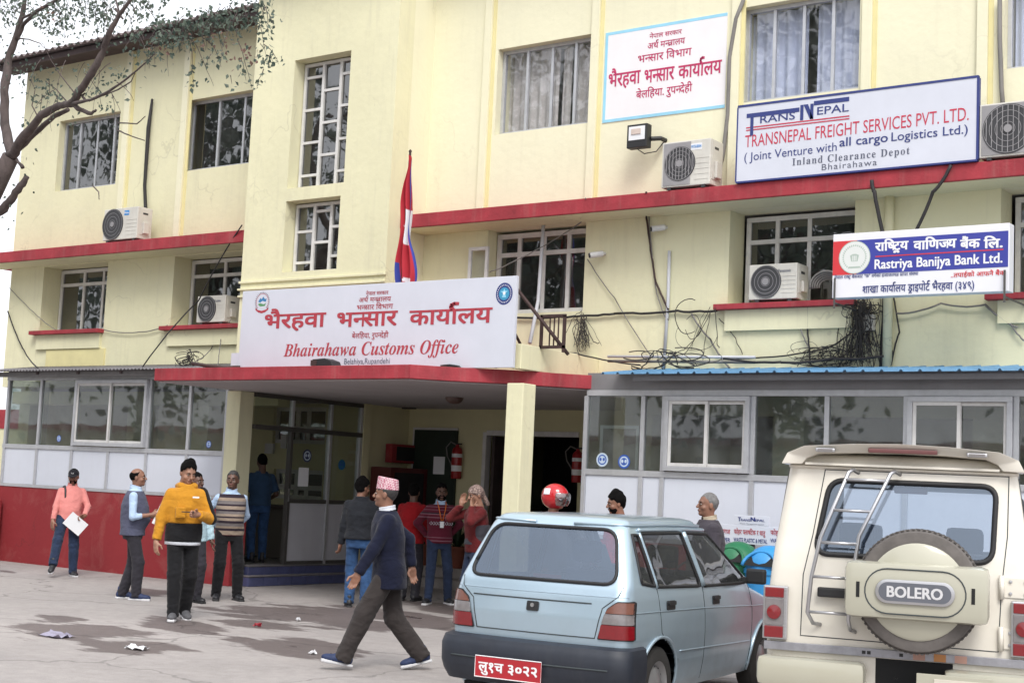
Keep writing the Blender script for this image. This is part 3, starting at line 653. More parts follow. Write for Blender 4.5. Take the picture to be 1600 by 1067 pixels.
def column(x0, x1, y0, y1, z1, redz, parent):
    c = MB().box(x0, x1, y0, y1, redz, z1).build('column', m_wall, parent, bevel=.012)
    if redz > .05: MB().box(x0-.002, x1+.002, y0-.002, y1+.002, 0, redz-.001).build('column_base', m_redwall, c, bevel=.01)
column(-16.02, -15.74, YA-.04, YA+.24, ZC-.192, 1.25, CAN)
cR = atY(813, 700, 13.9)[0]; column(cR-.235, cR+.005, 13.9, 14.16, ZC-.192, .04, CAN)
# parapet round the canopy roof
px0 = atY(800, 560, 14.15)[0]; px1 = atY(814, 560, 14.15)[0]; zp = atY(807, 537, 14.15)[2]
MB().box(px0, px1, 14.15, YW-.001, ZC+.002, zp).build('parapet', m_wall, CAN, bevel=.01)
# little dome lamp and ceiling fittings under the canopy
c = atG(710, 621, ZC-.19)
MB().lathe([(.13, 0), (.13, -.02), (.115, -.05), (.07, -.085), (.0, -.095)], (c[0], c[1], c[2]), n=20).build('ceiling_lamp', mat('lamp_bowl_brown', (.12, .07, .06), .3), CAN, smooth='all')

# ================================================================== STEPS
m_bluetile = mat('blue_step_tile', (0.085, 0.095, 0.20), 0.35, var=.2, scale=6)
m_steptop = mat('step_tread', (0.24, 0.225, 0.23), 0.5, var=.2)
ST = empty('entrance_steps', (-15.5, 16.4, 0), 0, 'two low blue tiled steps below the glass partition', 'steps')
def step(x0, x1, y0, y1, z0, z1):
    s_ = boxo('step', m_steptop, ST, x0, x1-.012, y0+.012, y1, z0, z1)
    ys = np.arange(y0, y1-.05, .30)
    tile = None
    for y in ys:
        t_ = boxo('tile', m_bluetile, s_, x1-.012, x1, y+.003, min(y+.297, y1), z0+.004, z1-.014, .002)
    for x in np.arange(x0+.0, x1-.1, .30): boxo('tile', m_bluetile, s_, x+.003, min(x+.297, x1-.014), y0, y0+.012, z0+.004, z1-.014, .002)
    boxo('nosing', m_steptop, s_, x0, x1+.012, y0-.008, y1, z1+.0005, z1+.012)
step(XP-.02, XP+.16, 15.24, YB-.02, .0, .145)
step(XP-.3, XP+.02, 15.36, YB-.02, .1475, .285)
# pale plinth across the hall
PL = boxo('plinth', mat('worn_stone_plinth', (.38, .34, .32), .8, var=.3, scale=4), BLD, XP+.2, XC-.05, 18.35, YB-.01, 0, .30)
boxo('plinth', mat('worn_stone_step', (.33, .30, .28), .8, var=.3, scale=4), BLD, XP+.2, XC-.05, 18.0, 18.348, 0, .15)

# ================================================================== GLASS PARTITION
PT = empty('glass_partition', (XP, 16.6, .296), 0, 'aluminium and glass side partition under the canopy with an open doorway', 'partition')
def ypx(px, py): return atX(px, py, XP)[1]
yA = YA+.245; yD = ypx(447, 800); yM = ypx(508, 800); yE = 17.70
zT = 2.855; zTr = atX(420, 668, XP)[2]; zR = atX(520, 784, XP)[2]
t_ = .035
def prail(name, m_, y0, y1, z0, z1, e=0): return boxo(name, m_, PT, XP-t_-e, XP+t_+e, y0, y1, z0, z1, .003)
prail('top_rail', m_aludark, yA, yE, zT-.06, zT)
prail('transom', m_aludark, yA, yE, zTr-.035, zTr+.035, .002)
prail('mid_rail', m_aludark, yD+.03, yE, zR-.03, zR+.03, .002)
prail('bottom_rail', m_aludark, yD+.03, yE, .30, .35, .002)
for y in (yD, yM, yE-.03):
    prail('post', m_alu if y != yD else m_aludark, y-.028, y+.028, .30, zTr-.037, .006)
for y in (yD, yM, yE-.03): prail('post', m_alu, y-.022, y+.022, zTr+.037, zT-.062, .004)
for (a, b, c_, d_) in ((yA, yD-.022, zTr+.037, zT-.062), (yD+.022, yM-.022, zTr+.037, zT-.062), (yM+.022, yE-.052, zTr+.037, zT-.062), (yD+.03, yM-.03, zR+.03, zTr-.037), (yM+.03, yE-.06, zR+.03, zTr-.037)):
    boxo('pane', m_glass_part, PT, XP-.003, XP+.003, a, b, c_, d_)
for (a, b) in ((yD+.03, yM-.03), (yM+.03, yE-.06)): boxo('lower_panel', m_panel2, PT, XP-.012, XP+.012, a, b, .352, zR-.032)
def sticker(parent, P, r_, m_, axis):     # round sticker on glass with a small face-like emblem
    mb = MB()
    for (rr, dz, mi) in ((1.0, 0, 0), (.74, .0008, 1), (.55, .0016, 0)):
        if axis == 0: vs = [(P[0]+dz, P[1]+rr*r_*math.cos(t), P[2]+rr*r_*math.sin(t)) for t in np.linspace(0, 2*math.pi, 20, endpoint=False)]
        else: vs = [(P[0]+rr*r_*math.cos(t), P[1]-dz, P[2]+rr*r_*math.sin(t)) for t in np.linspace(0, 2*math.pi, 20, endpoint=False)]
        mb.add(vs, [tuple(range(20))], mi)
    for k in (-.28, .28):
        if axis == 0: vs = [(P[0]+.0024, P[1]+r_*(k+.2*math.cos(t)), P[2]+r_*(.26*math.sin(t)+.05)) for t in np.linspace(0, 6.28, 8, endpoint=False)]
        else: vs = [(P[0]+r_*(k+.2*math.cos(t)), P[1]-.0024, P[2]+r_*(.26*math.sin(t)+.05)) for t in np.linspace(0, 6.28, 8, endpoint=False)]
        mb.add(vs, [tuple(range(8))], 1)
    return mb.build('round_sticker', m_, parent)
m_stb = mat('sticker_blue', (.03, .10, .42), .4, var=0); m_stw = mat('sticker_pale', (.55, .65, .75), .4, var=0); m_std = mat('sticker_dark_blue', (.02, .03, .10), .4, var=0); m_stt = mat('sticker_teal', (.02, .17, .26), .4, var=0)
P = atX(480, 712, XP+.006); sticker(PT, P, .10, [m_std, m_stw], 0)
P = atX(534, 726, XP+.006); sticker(PT, P, .085, [m_stt, m_stb], 0)
a = atX(467, 730, XP+.008); b = atX(481, 760, XP+.008)
boxo('notice_paper', m_paper, PT, XP+.006, XP+.008, a[1], b[1], b[2], a[2])
boxo('door_handle', m_silver, PT, XP+.03, XP+.05, yD-.02, yD+.0, 1.25, 1.45)

# ================================================================== ANNEXES
def annexe(name, label, xl, xr, bays, zrail, ztop, stick, parent_loc, side_left=False, fascia=None):
    A = empty(name, parent_loc, 0, label, 'glazed annexe')
    zb = 1.25 if xl < -12 else 1.06
    boxo('red_base_wall', m_redwall, A, xl, xr, YA, YA+.22, 0, zb)
    boxo('base_rail', m_alu, A, xl, xr, YA-.012, YA+.05, zb+.001, zb+.05, .003)
    boxo('middle_rail', m_alu, A, xl, xr, YA-.010, YA+.05, zrail-.035, zrail+.035, .003)
    boxo('top_rail', m_alu, A, xl, xr, YA-.010, YA+.05, ztop-.03, ztop+.04, .003)
    xs = [b[0] for b in bays]
    for i, (x, kind) in enumerate(bays):
        if kind != 'end': boxo('post', m_alu, A, x-.028, x+.028, YA-.014, YA+.05, zb+.052, zrail-.037, .003); boxo('post', m_alu, A, x-.028, x+.028, YA-.014, YA+.05, zrail+.037, ztop-.032, .003)
        else: boxo('post', m_alu, A, x-.028, x+.028, YA-.016, YA+.05, zb+.052, ztop-.032, .003)
    for i in range(len(bays)-1):
        x0, k0 = bays[i]; x1 = bays[i+1][0]
        a, b = x0+.03, x1-.03
        boxo('lower_panel', m_panel if 'left' in label or True else m_panel2, A, a, b, YA+.008, YA+.022, zb+.052, zrail-.037)
        if k0 == 'skip': continue
        if k0 == 'win':   # sliding window with two sashes standing proud
            fz0, fz1 = zrail+.045, ztop-.035
            mb = MB(); f = .055
            mb.box(a, b, YA-.06, YA+.03, fz0, fz0+f); mb.box(a, b, YA-.06, YA+.03, fz1-f, fz1); mb.box(a, a+f, YA-.06, YA+.03, fz0+f, fz1-f); mb.box(b-f, b, YA-.06, YA+.03, fz0+f, fz1-f)
            wd = mb.build('sliding_window', m_alu, A, bevel=.004)
            mid = a+(b-a)*.5
            for (sa, sb, dy) in ((a+f+.002, mid+.02, -.045), (mid-.02, b-f-.002, -.015)):
                mb = MB(); g_ = .04; y0 = YA+dy-.004; y1 = y0+.022
                mb.box(sa, sb, y0, y1, fz0+f+.001, fz0+f+g_); mb.box(sa, sb, y0, y1, fz1-f-g_, fz1-f-.001); mb.box(sa, sa+g_, y0, y1, fz0+f+g_, fz1-f-g_); mb.box(sb-g_, sb, y0, y1, fz0+f+g_, fz1-f-g_)
                mb.build('sash', m_whiteframe, wd, bevel=.003)
                boxo('pane', m_glass_ann, wd, sa+g_, sb-g_, y0+.009, y0+.013, fz0+f+g_, fz1-f-g_)
        else:
            boxo('pane', m_glass_ann, A, a, b, YA+.012, YA+.017, zrail+.037, ztop-.032)
    if fascia: boxo('fascia', fascia[2], A, xl, xr, YA+.0, YA+.04, ztop+.042, fascia[1], .0)
    for (px, py, r_, m_) in stick: sticker(A, atY(px, py, YA+.010), r_, m_, 1)
    return A
def xpx(px, py): return atY(px, py, YA)[0]
zrL = atY(200, 703, YA)[2]; ztL = atY(200, 590, YA)[2]
bl = [(xpx(7, 697), 'end'), (xpx(58, 698), ''), (xpx(112.5, 700), 'win'), (xpx(229, 704), ''), (xpx(292, 707), ''), (-16.05, 'end')]
m_fasc = mat('fascia_dull_metal', (.16, .15, .15), .5, .3, var=.25, scale=2.5, streak=.3)
AL = annexe('glazed_annexe', 'glazed annexe left of the entrance on a dark red base wall', xpx(4, 697), -16.03, bl, zrL, ztL, [(92, 685, .055, [m_stb, m_stw]), (326, 694, .055, [m_stb, m_stw])], (-18.4, YA, 0), fascia=(0, ztL+.16, m_fasc))
x = (bl[2][0]+bl[3][0])/2; boxo('post', m_alu, AL, x-.028, x+.028, YA-.014, YA+.05, 1.302, zrL-.037, .003)
boxo('red_base_wall', m_redwall, AL, xpx(4, 697), xpx(4, 697)+.2, YA+.22, YW, 0, 1.25)
boxo('end_pane', m_glass_ann, AL, xpx(4, 697)+.01, xpx(4, 697)+.02, YA+.05, YW, 1.3, ztL)
zrR = atY(1100, 743.5, YA)[2]; ztR = atY(1100, 614.5, YA)[2]
br = [(xpx(914, 700), 'end'), (xpx(1003, 700), ''), (xpx(1036, 700), 'win'), (xpx(1176, 700), ''), (xpx(1291, 700), ''), (xpx(1415, 700), 'win'), (xpx(1588, 700), '')]
w1_ = br[-1][0]; st_ = br[-2][0]-br[-3][0]
while w1_ < XR-2: br.append((w1_+st_, '' if len(br) % 3 else 'win')); w1_ += st_
br.append((XR-.3, 'end'))
m_fasc2 = mat('fascia_grey_metal', (.27, .265, .28), .45, .35, var=.16, scale=1.5, streak=.2)
AR = annexe('glazed_annexe', 'long glazed annexe right of the entrance behind the parked vehicles', br[0][0], br[-1][0], br, zrR, ztR, [(941, 718, .085, [m_stw, m_stb]), (975, 721, .085, [m_stb, m_stw])], (-6.0, YA, 0), fascia=(0, atY(1200, 583, YA)[2]+.02, m_fasc2))
boxo('end_wall', m_panel2, AR, br[0][0]-.02, br[0][0]+.02, YA+.05, YB-.01, .30, zrR)
boxo('end_pane', m_glass_ann, AR, br[0][0]-.004, br[0][0]+.004, YA+.05, YB-.01, zrR, ztR)
# small fixed window within the first bay
a = atY(938, 664, YA+.03); b = atY(996, 737, YA+.03)
mb = MB(); 
for (q0, q1, q2, q3) in ((a[0], a[0]+.04, b[2], a[2]), (b[0]-.04, b[0], b[2], a[2]), (a[0]+.04, b[0]-.04, a[2]-.04, a[2]), (a[0]+.04, b[0]-.04, b[2], b[2]+.03)): mb.box(q0, q1, YA+.03, YA+.06, q2, q3)
wi = mb.build('inner_window', m_alu, AR, bevel=.003)
boxo('pane', glass('frosted_pane', (.55, .52, .55), .5, .05, rough=.3, dust_sheen=.35, dust_sheen_col=(.45, .42, .45)), wi, a[0]+.04, b[0]-.04, YA+.04, YA+.045, b[2]+.03, a[2]-.04)

# awnings
m_corr = mat('corrugated_iron_dull', (.21, .20, .21), .6, .4, var=.3, scale=3, streak=.3)
m_corrb = mat('corrugated_sheet_blue', (.13, .30, .50), .5, .1, var=.16, scale=2.5, streak=.18, dirt=(.35, .38, .42))
AW = empty('corrugated_awning', (-18.4, 14.9, 3.2), 0, 'dull grey corrugated iron awning over the left annexe', 'awning')
zf = atY(150, 577, 14.72)[2]
corr_sheet('sheet', m_corr, AW, xpx(-14, 690), -15.3, 14.72, zf, YW-.005, zf+.175, .085, .013, ragged=.0)
for x in np.linspace(xpx(10, 690), -16.1, 6): boxo('rafter', m_eave, AW, x-.025, x+.025, 14.78, YA+.7, zf-.065, zf-.02)
boxo('purlin', m_fasc, AW, xpx(-4, 690), -15.95, 14.80, 14.84, zf-.10, zf-.02)
AW2 = empty('corrugated_awning', (-5.5, 14.8, 3.0), 0, 'sky blue ribbed sheet awning over the right annexe', 'awning')
zf2 = atY(1200, 581.5, 14.62)[2]
x0a = atY(938, 582, 14.62)[0]
corr_sheet('sheet', m_corrb, AW2, x0a, XR, 14.62, zf2, YW-.005, zf2+.158, .205, .022, kind='rib', sub=50, ragged=.035)
boxo('purlin', m_fasc2, AW2, x0a+.35, XR, 14.80, 14.84, zf2-.07, zf2-.012)
# neighbour wall behind the left end
nb = empty('boundary_wall', (-23, 19, 0), 0, 'cream and red boundary wall at the far left edge', 'wall')
boxo('wall', m_wall, nb, -30, XL-.02, 18.6, 18.8, 0, 2.75); boxo('red_band', m_red, nb, -30, XL-.025, 18.58, 18.6, 2.35, 2.75)
bb = MB().box(xpx(-30, 830), xpx(4, 830), 14.6, 15.0, 0, 1.02).build('gate_pillar', m_redwall, None, bevel=.02)
tag(bb, 'low dark red masonry block at the left end of the red wall', 'pillar')
# ================================================================== AIR CONDITIONERS
def fan(mb, cx, cz, y, r_, mi_dark, mi_g, spokes=16):
    mb.disc((cx, 0, cz), r_, y, mi=mi_dark)
    mb2 = mb
    for k in range(4):
        rr = r_*(.28+.24*k)
        vs = []; n = 28
        for t in np.linspace(0, 2*math.pi, n, endpoint=False):
            vs += [(cx+rr*math.cos(t), y-.008, cz+rr*math.sin(t)), (cx+(rr+.006)*math.cos(t), y-.008, cz+(rr+.006)*math.sin(t))]
        mb2.add(vs, [(2*i, 2*i+1, (2*i+3) % (2*n), (2*i+2) % (2*n)) for i in range(n)], mi_g)
    mb2.lathe([(0, 0), (.045, 0), (.045, .01), (0, .01)], (cx, y-.014, cz), axis=1, n=12, mi=mi_g)
def air_con(r_, yf, depth, fanx, label, logo=None, slats=False, darkring=True, grp='outdoor air conditioner units on the facade'):
    x0, x1, z0, z1 = r_; W = x1-x0; H = z1-z0
    A = empty('air_conditioner', ((x0+x1)/2, yf+depth/2, z0), 0, label, 'air conditioner', grp)
    MB().box(x0, x1, yf, yf+depth, z0+.03, z1).build('casing', m_acbody, A, bevel=.012)
    r0 = min(H*.44, W*.30); cx = x0+W*fanx; cz = z0+.03+(H-.03)*.5
    if slats:
        boxo('fan_recess', m_acgrille, A, x0+.025, x0+W*.60, yf-.006, yf+.001, z0+.05, z1-.02)
    mb = MB(); fan(mb, cx, cz, yf-.010, r0, 0, 1)
    if darkring: mb.lathe([(r0*1.0, 0), (r0*1.06, -.0), (r0*1.06, -.012), (r0, -.012)], (cx, yf-.0, cz), axis=1, n=32, mi=0)
    mb.build('fan_grille', [m_acdark, m_acgrille], A)
    if slats:
        for k in range(9):
            x = cx-r0+2*r0*(k+.5)/9; h = math.sqrt(max(r0*r0-(x-cx)**2, .0001))
            boxo('grille_bar', m_acgrille, A, x-.004, x+.004, yf-.022, yf-.016, cz-h, cz+h)
    boxo('side_panel', m_acbody, A, x1, x1+.006, yf+.04, yf+depth*.85, z0+.10, z1-.03, .002)
    boxo('valve_cover', m_acbody, A, x1+.006, x1+.045, yf+.10, yf+depth*.7, z0+.12, z0+H*.55, .01)
    boxo('handle_slot', m_acdark, A, x1+.006, x1+.009, yf+.10, yf+.2, z1-.12, z1-.09)
    for x in (x0+.08, x1-.12): boxo('foot', m_acdark, A, x, x+.05, yf+.01, yf+depth-.01, z0, z0+.03)
    for k in range(5 if W > .6 else 3): boxo('louvre', m_acbody, A, x0+W*.68, x1-.02, yf-.004, yf+.0005, z0+.10+H*.11*k, z0+.105+H*.11*k)
    if logo:
        s_, m_, bgm, w_ = logo
        if bgm: boxo('badge', bgm, A, x0+W*(.60), x0+W*(.60)+w_, yf-.003, yf-.0005, z1-.13, z1-.05)
        text_on('badge_text', s_, A, m_, x0+W*.60+.008, x0+W*.60+w_-.008, z1-.105, .035, yf-.0035, bold=.01)
    return A
def acrect(px0, py0, px1, py1, Y, zb=None):
    r_ = rect(px0, py0, px1, py1, Y); return (r_[0], r_[1], zb if zb is not None else r_[2], r_[3])
m_acblue = mat('ac_badge_blue', (.03, .25, .62), .4, var=0)
a1 = acrect(163, 326, 208, 372, YL-.0, ZL1+.002); air_con((a1[0], a1[1]+.07, ZL1+.002, ZL1+.56), YL+.01, .30, .28, 'white air conditioner unit with black round fan on the left red ledge', ('Midea', m_textwhite, m_acblue, .12))
a2 = acrect(309, 466, 349, 505, YW-.10, O2[2]); air_con((a2[0], a2[1]+.02, O2[2]+.002, O2[2]+.46), YW-.10, .30, .36, 'small cream air conditioner on the sill left of the big crimson lettered sign', ('Toshiba', m_greytext, None, .16))
a3 = acrect(1036, 243, 1107, 300, YL, ZL1); air_con((a3[0], a3[1]+.02, ZL1+.002, ZL1+.60), YL-.02, .33, .38, 'air conditioner with grey square grille on the ledge below the flood lamp', ('MITSUBISHI', m_acblue, m_paper, .15), slats=True)
a4x = atY(1531, 220, YL)[0]; air_con((a4x, a4x+.86, ZL1+.002, ZL1+.62), YL-.02, .33, .36, 'air conditioner unit at the far right end of the upper ledge', None, slats=True)
a5 = acrect(1172, 424, 1243, 472, YW-.10, L2[2]); air_con((a5[0], a5[1]+.02, L2[2]+.002, L2[2]+.46), YW-.12, .32, .36, 'dusty air conditioner on the sill left of the blue bank sign', ('Panasonic', m_greytext, None, .18), slats=False)
# loose pipe coil beside it
cb = MB(); cx, cz = atY(1290, 462, YW-.05)[0], L2[2]+.18
for k in range(5):
    cb.tube([(cx+(.20-.02*k)*math.cos(t), YW-.05+.02*k, cz+(.17-.02*k)*math.sin(t)) for t in np.linspace(-.2, math.pi+.2, 14)], .013, n=6)
tag(cb.build('pipe_coil', m_cable2, smooth='all'), 'grey arched coil of pipe on the sill beside the dusty air conditioner', 'pipe coil')
# box lying on the canopy roof
c = atY(905, 560, 15.3); d = atY(945, 548, 15.3)
bx_ = MB().box(-10.80, -10.42, 15.3, 15.62, ZC+.004, atY(920, 550, 15.4)[2]-.03).build('package_box', mat('pale_carton', (.42, .36, .36), .8, var=.2), None, bevel=.008); tag(bx_, 'pale cardboard box lying on the canopy roof behind the parapet', 'box')

# ================================================================== SIGNS
def board(name, x0, x1, z0, z1, yf, yb, m_, parent, bevel=.004): return boxo(name, m_, parent, x0, x1, yf, yb, z0, z1, bevel)
def emblem(parent, cx, cz, y, r_, kind):
    mb = MB(); M_ = []
    if kind == 'wreath':      # red ring of leaves, white and blue hill scene, red ribbon
        mats_ = [m_crimson, m_white, mat('emblem_blue', (.04, .20, .42), .5, var=.2), mat('emblem_green', (.10, .28, .12), .5, var=.2), m_greytext]
        for k in range(22):
            t = R(-40+k*260/21-0)
            for rr, q in ((.86, 0), (.98, 4)):
                a = np.array([math.cos(t), math.sin(t)]); p = a*rr*r_; n_ = np.array([-a[1], a[0]])
                mb.add([(cx+p[0]-n_[0]*.06*r_, y-.001-q*.0003, cz+p[1]-n_[1]*.06*r_), (cx+p[0]+a[0]*.07*r_, y-.001-q*.0003, cz+p[1]+a[1]*.07*r_), (cx+p[0]+n_[0]*.08*r_, y-.001-q*.0003, cz+p[1]+n_[1]*.08*r_), (cx+p[0]-a[0]*.07*r_, y-.001-q*.0003, cz+p[1]-a[1]*.07*r_)], [(0, 1, 2, 3)], q)
        mb.disc((cx, 0, cz), r_*.72, y-.0006, mi=1)
        mb.add([(cx+r_*a, y-.0012, cz+r_*b) for a, b in ((-.6, .05), (-.3, .42), (-.1, .30), (.1, .55), (.35, .30), (.6, .35), (.5, .0), (.0, .12), (-.3, -.05))], [tuple(range(9))], 2)
        mb.add([(cx+r_*a, y-.0014, cz+r_*b) for a, b in ((-.62, -.2), (-.3, -.1), (.2, -.25), (.55, -.1), (.4, -.42), (-.3, -.45))], [tuple(range(6))], 3)
        mb.add([(cx+r_*a, y-.0016, cz+r_*b) for a, b in ((-.95, -.55), (-.6, -.78), (.0, -.90), (.6, -.78), (.95, -.55), (.9, -.80), (.5, -1.05), (0, -1.15), (-.5, -1.05), (-.9, -.80))], [(0, 1, 8, 9), (1, 2, 7, 8), (2, 3, 6, 7), (3, 4, 5, 6)], 0)
    elif kind == 'blueround':
        mats_ = [m_navy, m_skyblue, m_textwhite, mat('emblem_cyan', (.05, .30, .50), .5, var=.1)]
        mb.disc((cx, 0, cz), r_, y-.001, rz=r_*1.08, mi=0); mb.disc((cx, 0, cz), r_*.62, y-.0016, mi=3)
        for t in np.linspace(0, 2*math.pi, 26, endpoint=False):
            a, b = math.cos(t)*.8*r_, math.sin(t)*.85*r_; s_ = .045*r_
            mb.add([(cx+a-s_, y-.002, cz+b-s_), (cx+a+s_, y-.002, cz+b-s_), (cx+a+s_, y-.002, cz+b+s_), (cx+a-s_, y-.002, cz+b+s_)], [(0, 1, 2, 3)], 2)
        mb.add([(cx+r_*a, y-.0022, cz+r_*b) for a, b in ((-.45, .25), (-.1, .05), (-.25, -.35), (.25, -.35), (.1, .05), (.45, .25), (.12, .28), (0, .5), (-.12, .28))], [tuple(range(9))], 1)
        mb.disc((cx, 0, cz+.05*r_), .16*r_, y-.0026, mi=2)
    else:
        mats_ = [mat('emblem_grey_white', (.70, .72, .70), .5, var=.03), mat('emblem_pale_green', (.42, .50, .44), .5, var=.1), m_silver]
        mb.disc((cx, 0, cz), r_, y-.001, mi=1); mb.disc((cx, 0, cz), r_*.95, y-.0014, mi=0)
        for k in range(30):
            t = R(-60+k*300/29); a = np.array([math.cos(t), math.sin(t)]); p = a*r_*.70; n_ = np.array([-a[1], a[0]])
            mb.add([(cx+p[0]-n_[0]*.05*r_, y-.002, cz+p[1]-n_[1]*.05*r_), (cx+p[0]+a[0]*.10*r_, y-.002, cz+p[1]+a[1]*.10*r_), (cx+p[0]+n_[0]*.05*r_, y-.002, cz+p[1]+n_[1]*.05*r_), (cx+p[0]-a[0]*.05*r_, y-.002, cz+p[1]-a[1]*.05*r_)], [(0, 1, 2, 3)], 1)
        mb.add([(cx+r_*a, y-.0022, cz+r_*b) for a, b in ((-.28, .12), (-.2, -.25), (.2, -.25), (.28, .12), (.1, .2), (-.1, .2))], [tuple(range(6))], 1)
        for k in (-.1, 0, .1): mb.add([(cx+r_*(k-.03), y-.0026, cz-.22*r_), (cx+r_*(k+.03), y-.0026, cz-.22*r_), (cx+r_*(k+.03), y-.0026, cz+.1*r_), (cx+r_*(k-.03), y-.0026, cz+.1*r_)], [(0, 1, 2, 3)], 0)
        mb.add([(cx+r_*a, y-.0022, cz+r_*b) for a, b in ((-.35, -.55), (.35, -.55), (.3, -.66), (-.3, -.66))], [(0, 1, 2, 3)], 1)
    return mb.build('emblem', mats_, parent)
# big board over the entrance (leans a little with its frame); sits back on the canopy
YS = 14.0
sx0 = atY(376, 510, YS)[0]; sx1 = atY(804, 505, YS)[0]; sz0 = ZC+.004; sz1 = (atY(385, 452, YS)[2]+atY(808, 434, YS)[2])/2
S1 = empty('name_board', ((sx0+sx1)/2, YS, sz0), 0, 'large white board with crimson Nepali title reading Bhairahawa Customs Office on the canopy', 'sign')
board('board', sx0, sx1, sz0, sz1, YS, YS+.05, m_white, S1)
def T(s, px0, px1, pyb, hpx, m_, bold=0.0, track=0.0, Y=YS, P=S1, name='lettering', capref=.70, off=.004, slope=0.0):
    """text whose left/right ends and base line are read off the board at its left end"""
    a = atY(px0, pyb, Y); b = atY(px1, pyb, Y); s_ = F_PX/((a-CAM)@FW)
    return text_on(name, s, P, m_, a[0], b[0], (atY(px0, pyb, Y)[2]), hpx/s_, Y, bold, track, slope, off, capref=capref)
T('नेपाल सरकार', 572, 607, 461.5, 5.2, m_crimson, bold=.006, capref=.62)
T('अर्थ म{न}{त}रालय'.replace('र्थ', 'थ^').replace('{त}रा', '{त}_रा'), 561, 611, 474.5, 9, m_crimson, .006, capref=.62) if False else T('अथ^ म{न}त_ालय', 561, 611, 472.5, 6.6, m_crimson, .006, capref=.62)
T('भ{न}सार िवभाग', 558, 614, 484.5, 7.2, m_crimson, .006, capref=.62)
TITLE = 'भैरहवा भ{न}सार काया^लय'
T('भैरहवा', 414, 508, 513.5, 21, m_crimson, .022, capref=.62)
T('भ{न}सार', 527, 620, 511, 21.5, m_crimson, .022, capref=.62)
T('काया^लय', 640, 768, 508, 22, m_crimson, .022, capref=.62)
T('बेलिहया, रुप{न}देही', 550, 607, 528.5, 7.2, m_crimson, .006, capref=.62)
T(serif('Bhairahawa Customs Office'), 443, 716, 557, 19.5, m_crimson, capref=.68)
T('Belahiya,Rupandehi', 538, 609, 569, 9, m_greytext, capref=.70)
a = atY(410, 472, YS); emblem(S1, a[0], a[2], YS-.001, .135, 'wreath')
a = atY(788, 459, YS); emblem(S1, a[0], a[2], YS-.001, .125, 'blueround')
for x in np.linspace(sx0+.3, sx1-.3, 5):
    MB().tube([(x, YS+.07, sz0), (x, YS+.07, sz1-.1)], .02, n=6).build('frame_post', m_rust, S1); MB().tube([(x, YS+.07, sz1-.3), (x, YS+.9, ZC+.03)], .018, n=6).build('brace', m_rust, S1)
bt = MB().box(atY(361, 560, YS+.02)[0], sx0-.004, YS+.02, YS+.03, sz0+.02, sz0+.25).build('sign_offcut', m_white, None); tag(bt, 'small blank white board piece leaning left of the large title board', 'board')
# painted sign on the upper wall
q = [atY(x, y, YW) for x, y in ((947, 51), (1138, 22), (1132, 170), (942, 192))]
ux0 = (q[0][0]+q[3][0])/2; ux1 = (q[1][0]+q[2][0])/2; uz1 = (q[0][2]+q[1][2])/2; uz0 = (q[2][2]+q[3][2])/2
S2 = empty('painted_wall_sign', ((ux0+ux1)/2, YW, uz0), 0, 'white sign painted on the upper wall with light blue border and crimson Nepali text', 'sign')
board('board', ux0, ux1, uz0, uz1, YW-.008, YW-.001, m_whitep, S2, 0)
bw = .04
for (a, b, c, d) in ((ux0, ux1, uz1-bw, uz1), (ux0, ux1, uz0, uz0+bw), (ux0, ux0+bw, uz0+bw, uz1-bw)): boxo('border', m_skyblue, S2, a, b, YW-.010, YW-.0082, c, d)
YP = YW-.0085; k2 = dict(Y=YP, P=S2, capref=.62, off=.002)
T('नेपाल सरकार', 1015, 1065, 61, 6.5, m_magenta, .008, **k2)
T('अथ^ म{न}त_ालय', 1012, 1070, 77.5, 9, m_magenta, .01, **k2)
T('भ{न}सार िवभाग', 997, 1080, 99, 11, m_magenta, .01, **k2)
T('भैरहवा', 951, 1000, 137, 20, m_magenta, .018, **k2)
T('भ{न}सार', 1007, 1053, 130.5, 20, m_magenta, .018, **k2)
T('काया^लय', 1060, 1127, 123.5, 20, m_magenta, .018, **k2)
T('बेलिहया. रुप{न}देही', 994, 1081, 154.5, 11, m_magenta, .012, **k2)
# freight company board on the ledge
YF = YL-.03
q = [atY(x, y, YF) for x, y in ((1155, 169), (1529.5, 116), (1526.6, 249.7), (1147.6, 288))]
fx0 = (q[0][0]+q[3][0])/2; fx1 = (q[1][0]+q[2][0])/2; fz1 = (q[0][2]+q[1][2])/2; fz0 = max(ZL1+.01, (q[2][2]+q[3][2])/2)
S3 = empty('freight_board', ((fx0+fx1)/2, YF, fz0), 0, 'long white TRANSNEPAL FREIGHT SERVICES board with navy edge standing on the red ledge', 'sign')
board('board', fx0, fx1, fz0, fz1, YF, YF+.05, m_white, S3)
for (a, b, c, d) in ((fx0, fx1, fz1-.018, fz1+.008), (fx0, fx1, fz0-.008, fz0+.012), (fx1-.014, fx1+.01, fz0+.012, fz1-.018), (fx0-.008, fx0+.008, fz0+.012, fz1-.018)): boxo('edge', m_navy, S3, a, b, YF-.006, YF+.052, c, d)
k3 = dict(Y=YF, P=S3, off=.003)
m_red3 = mat('sign_pink_red', (.52, .04, .08), .5, var=.03)
T('RANS', 1188, 1242, 193, 12, m_navy, .006, **k3); T('EPAL', 1277, 1326, 180, 12.5, m_navy, .006, **k3)
def bar(px0, py0, px1, th, m_, P=S3, Y=YF, off=.003):
    a = atY(px0, py0, Y); b = atY(px1, py0, Y); boxo('rule', m_, P, a[0], b[0], Y-off-.0005, Y-off, a[2]-th, a[2])
bar(1167, 178.5, 1249, .052, m_navy); bar(1272, 158.5, 1327, .052, m_navy); bar(1173, 182, 1177.8, .24, m_navy, off=.004)
nb_ = atY(1251, 163, YF); nw, nh, nd_ = .165, .165, YF-.005
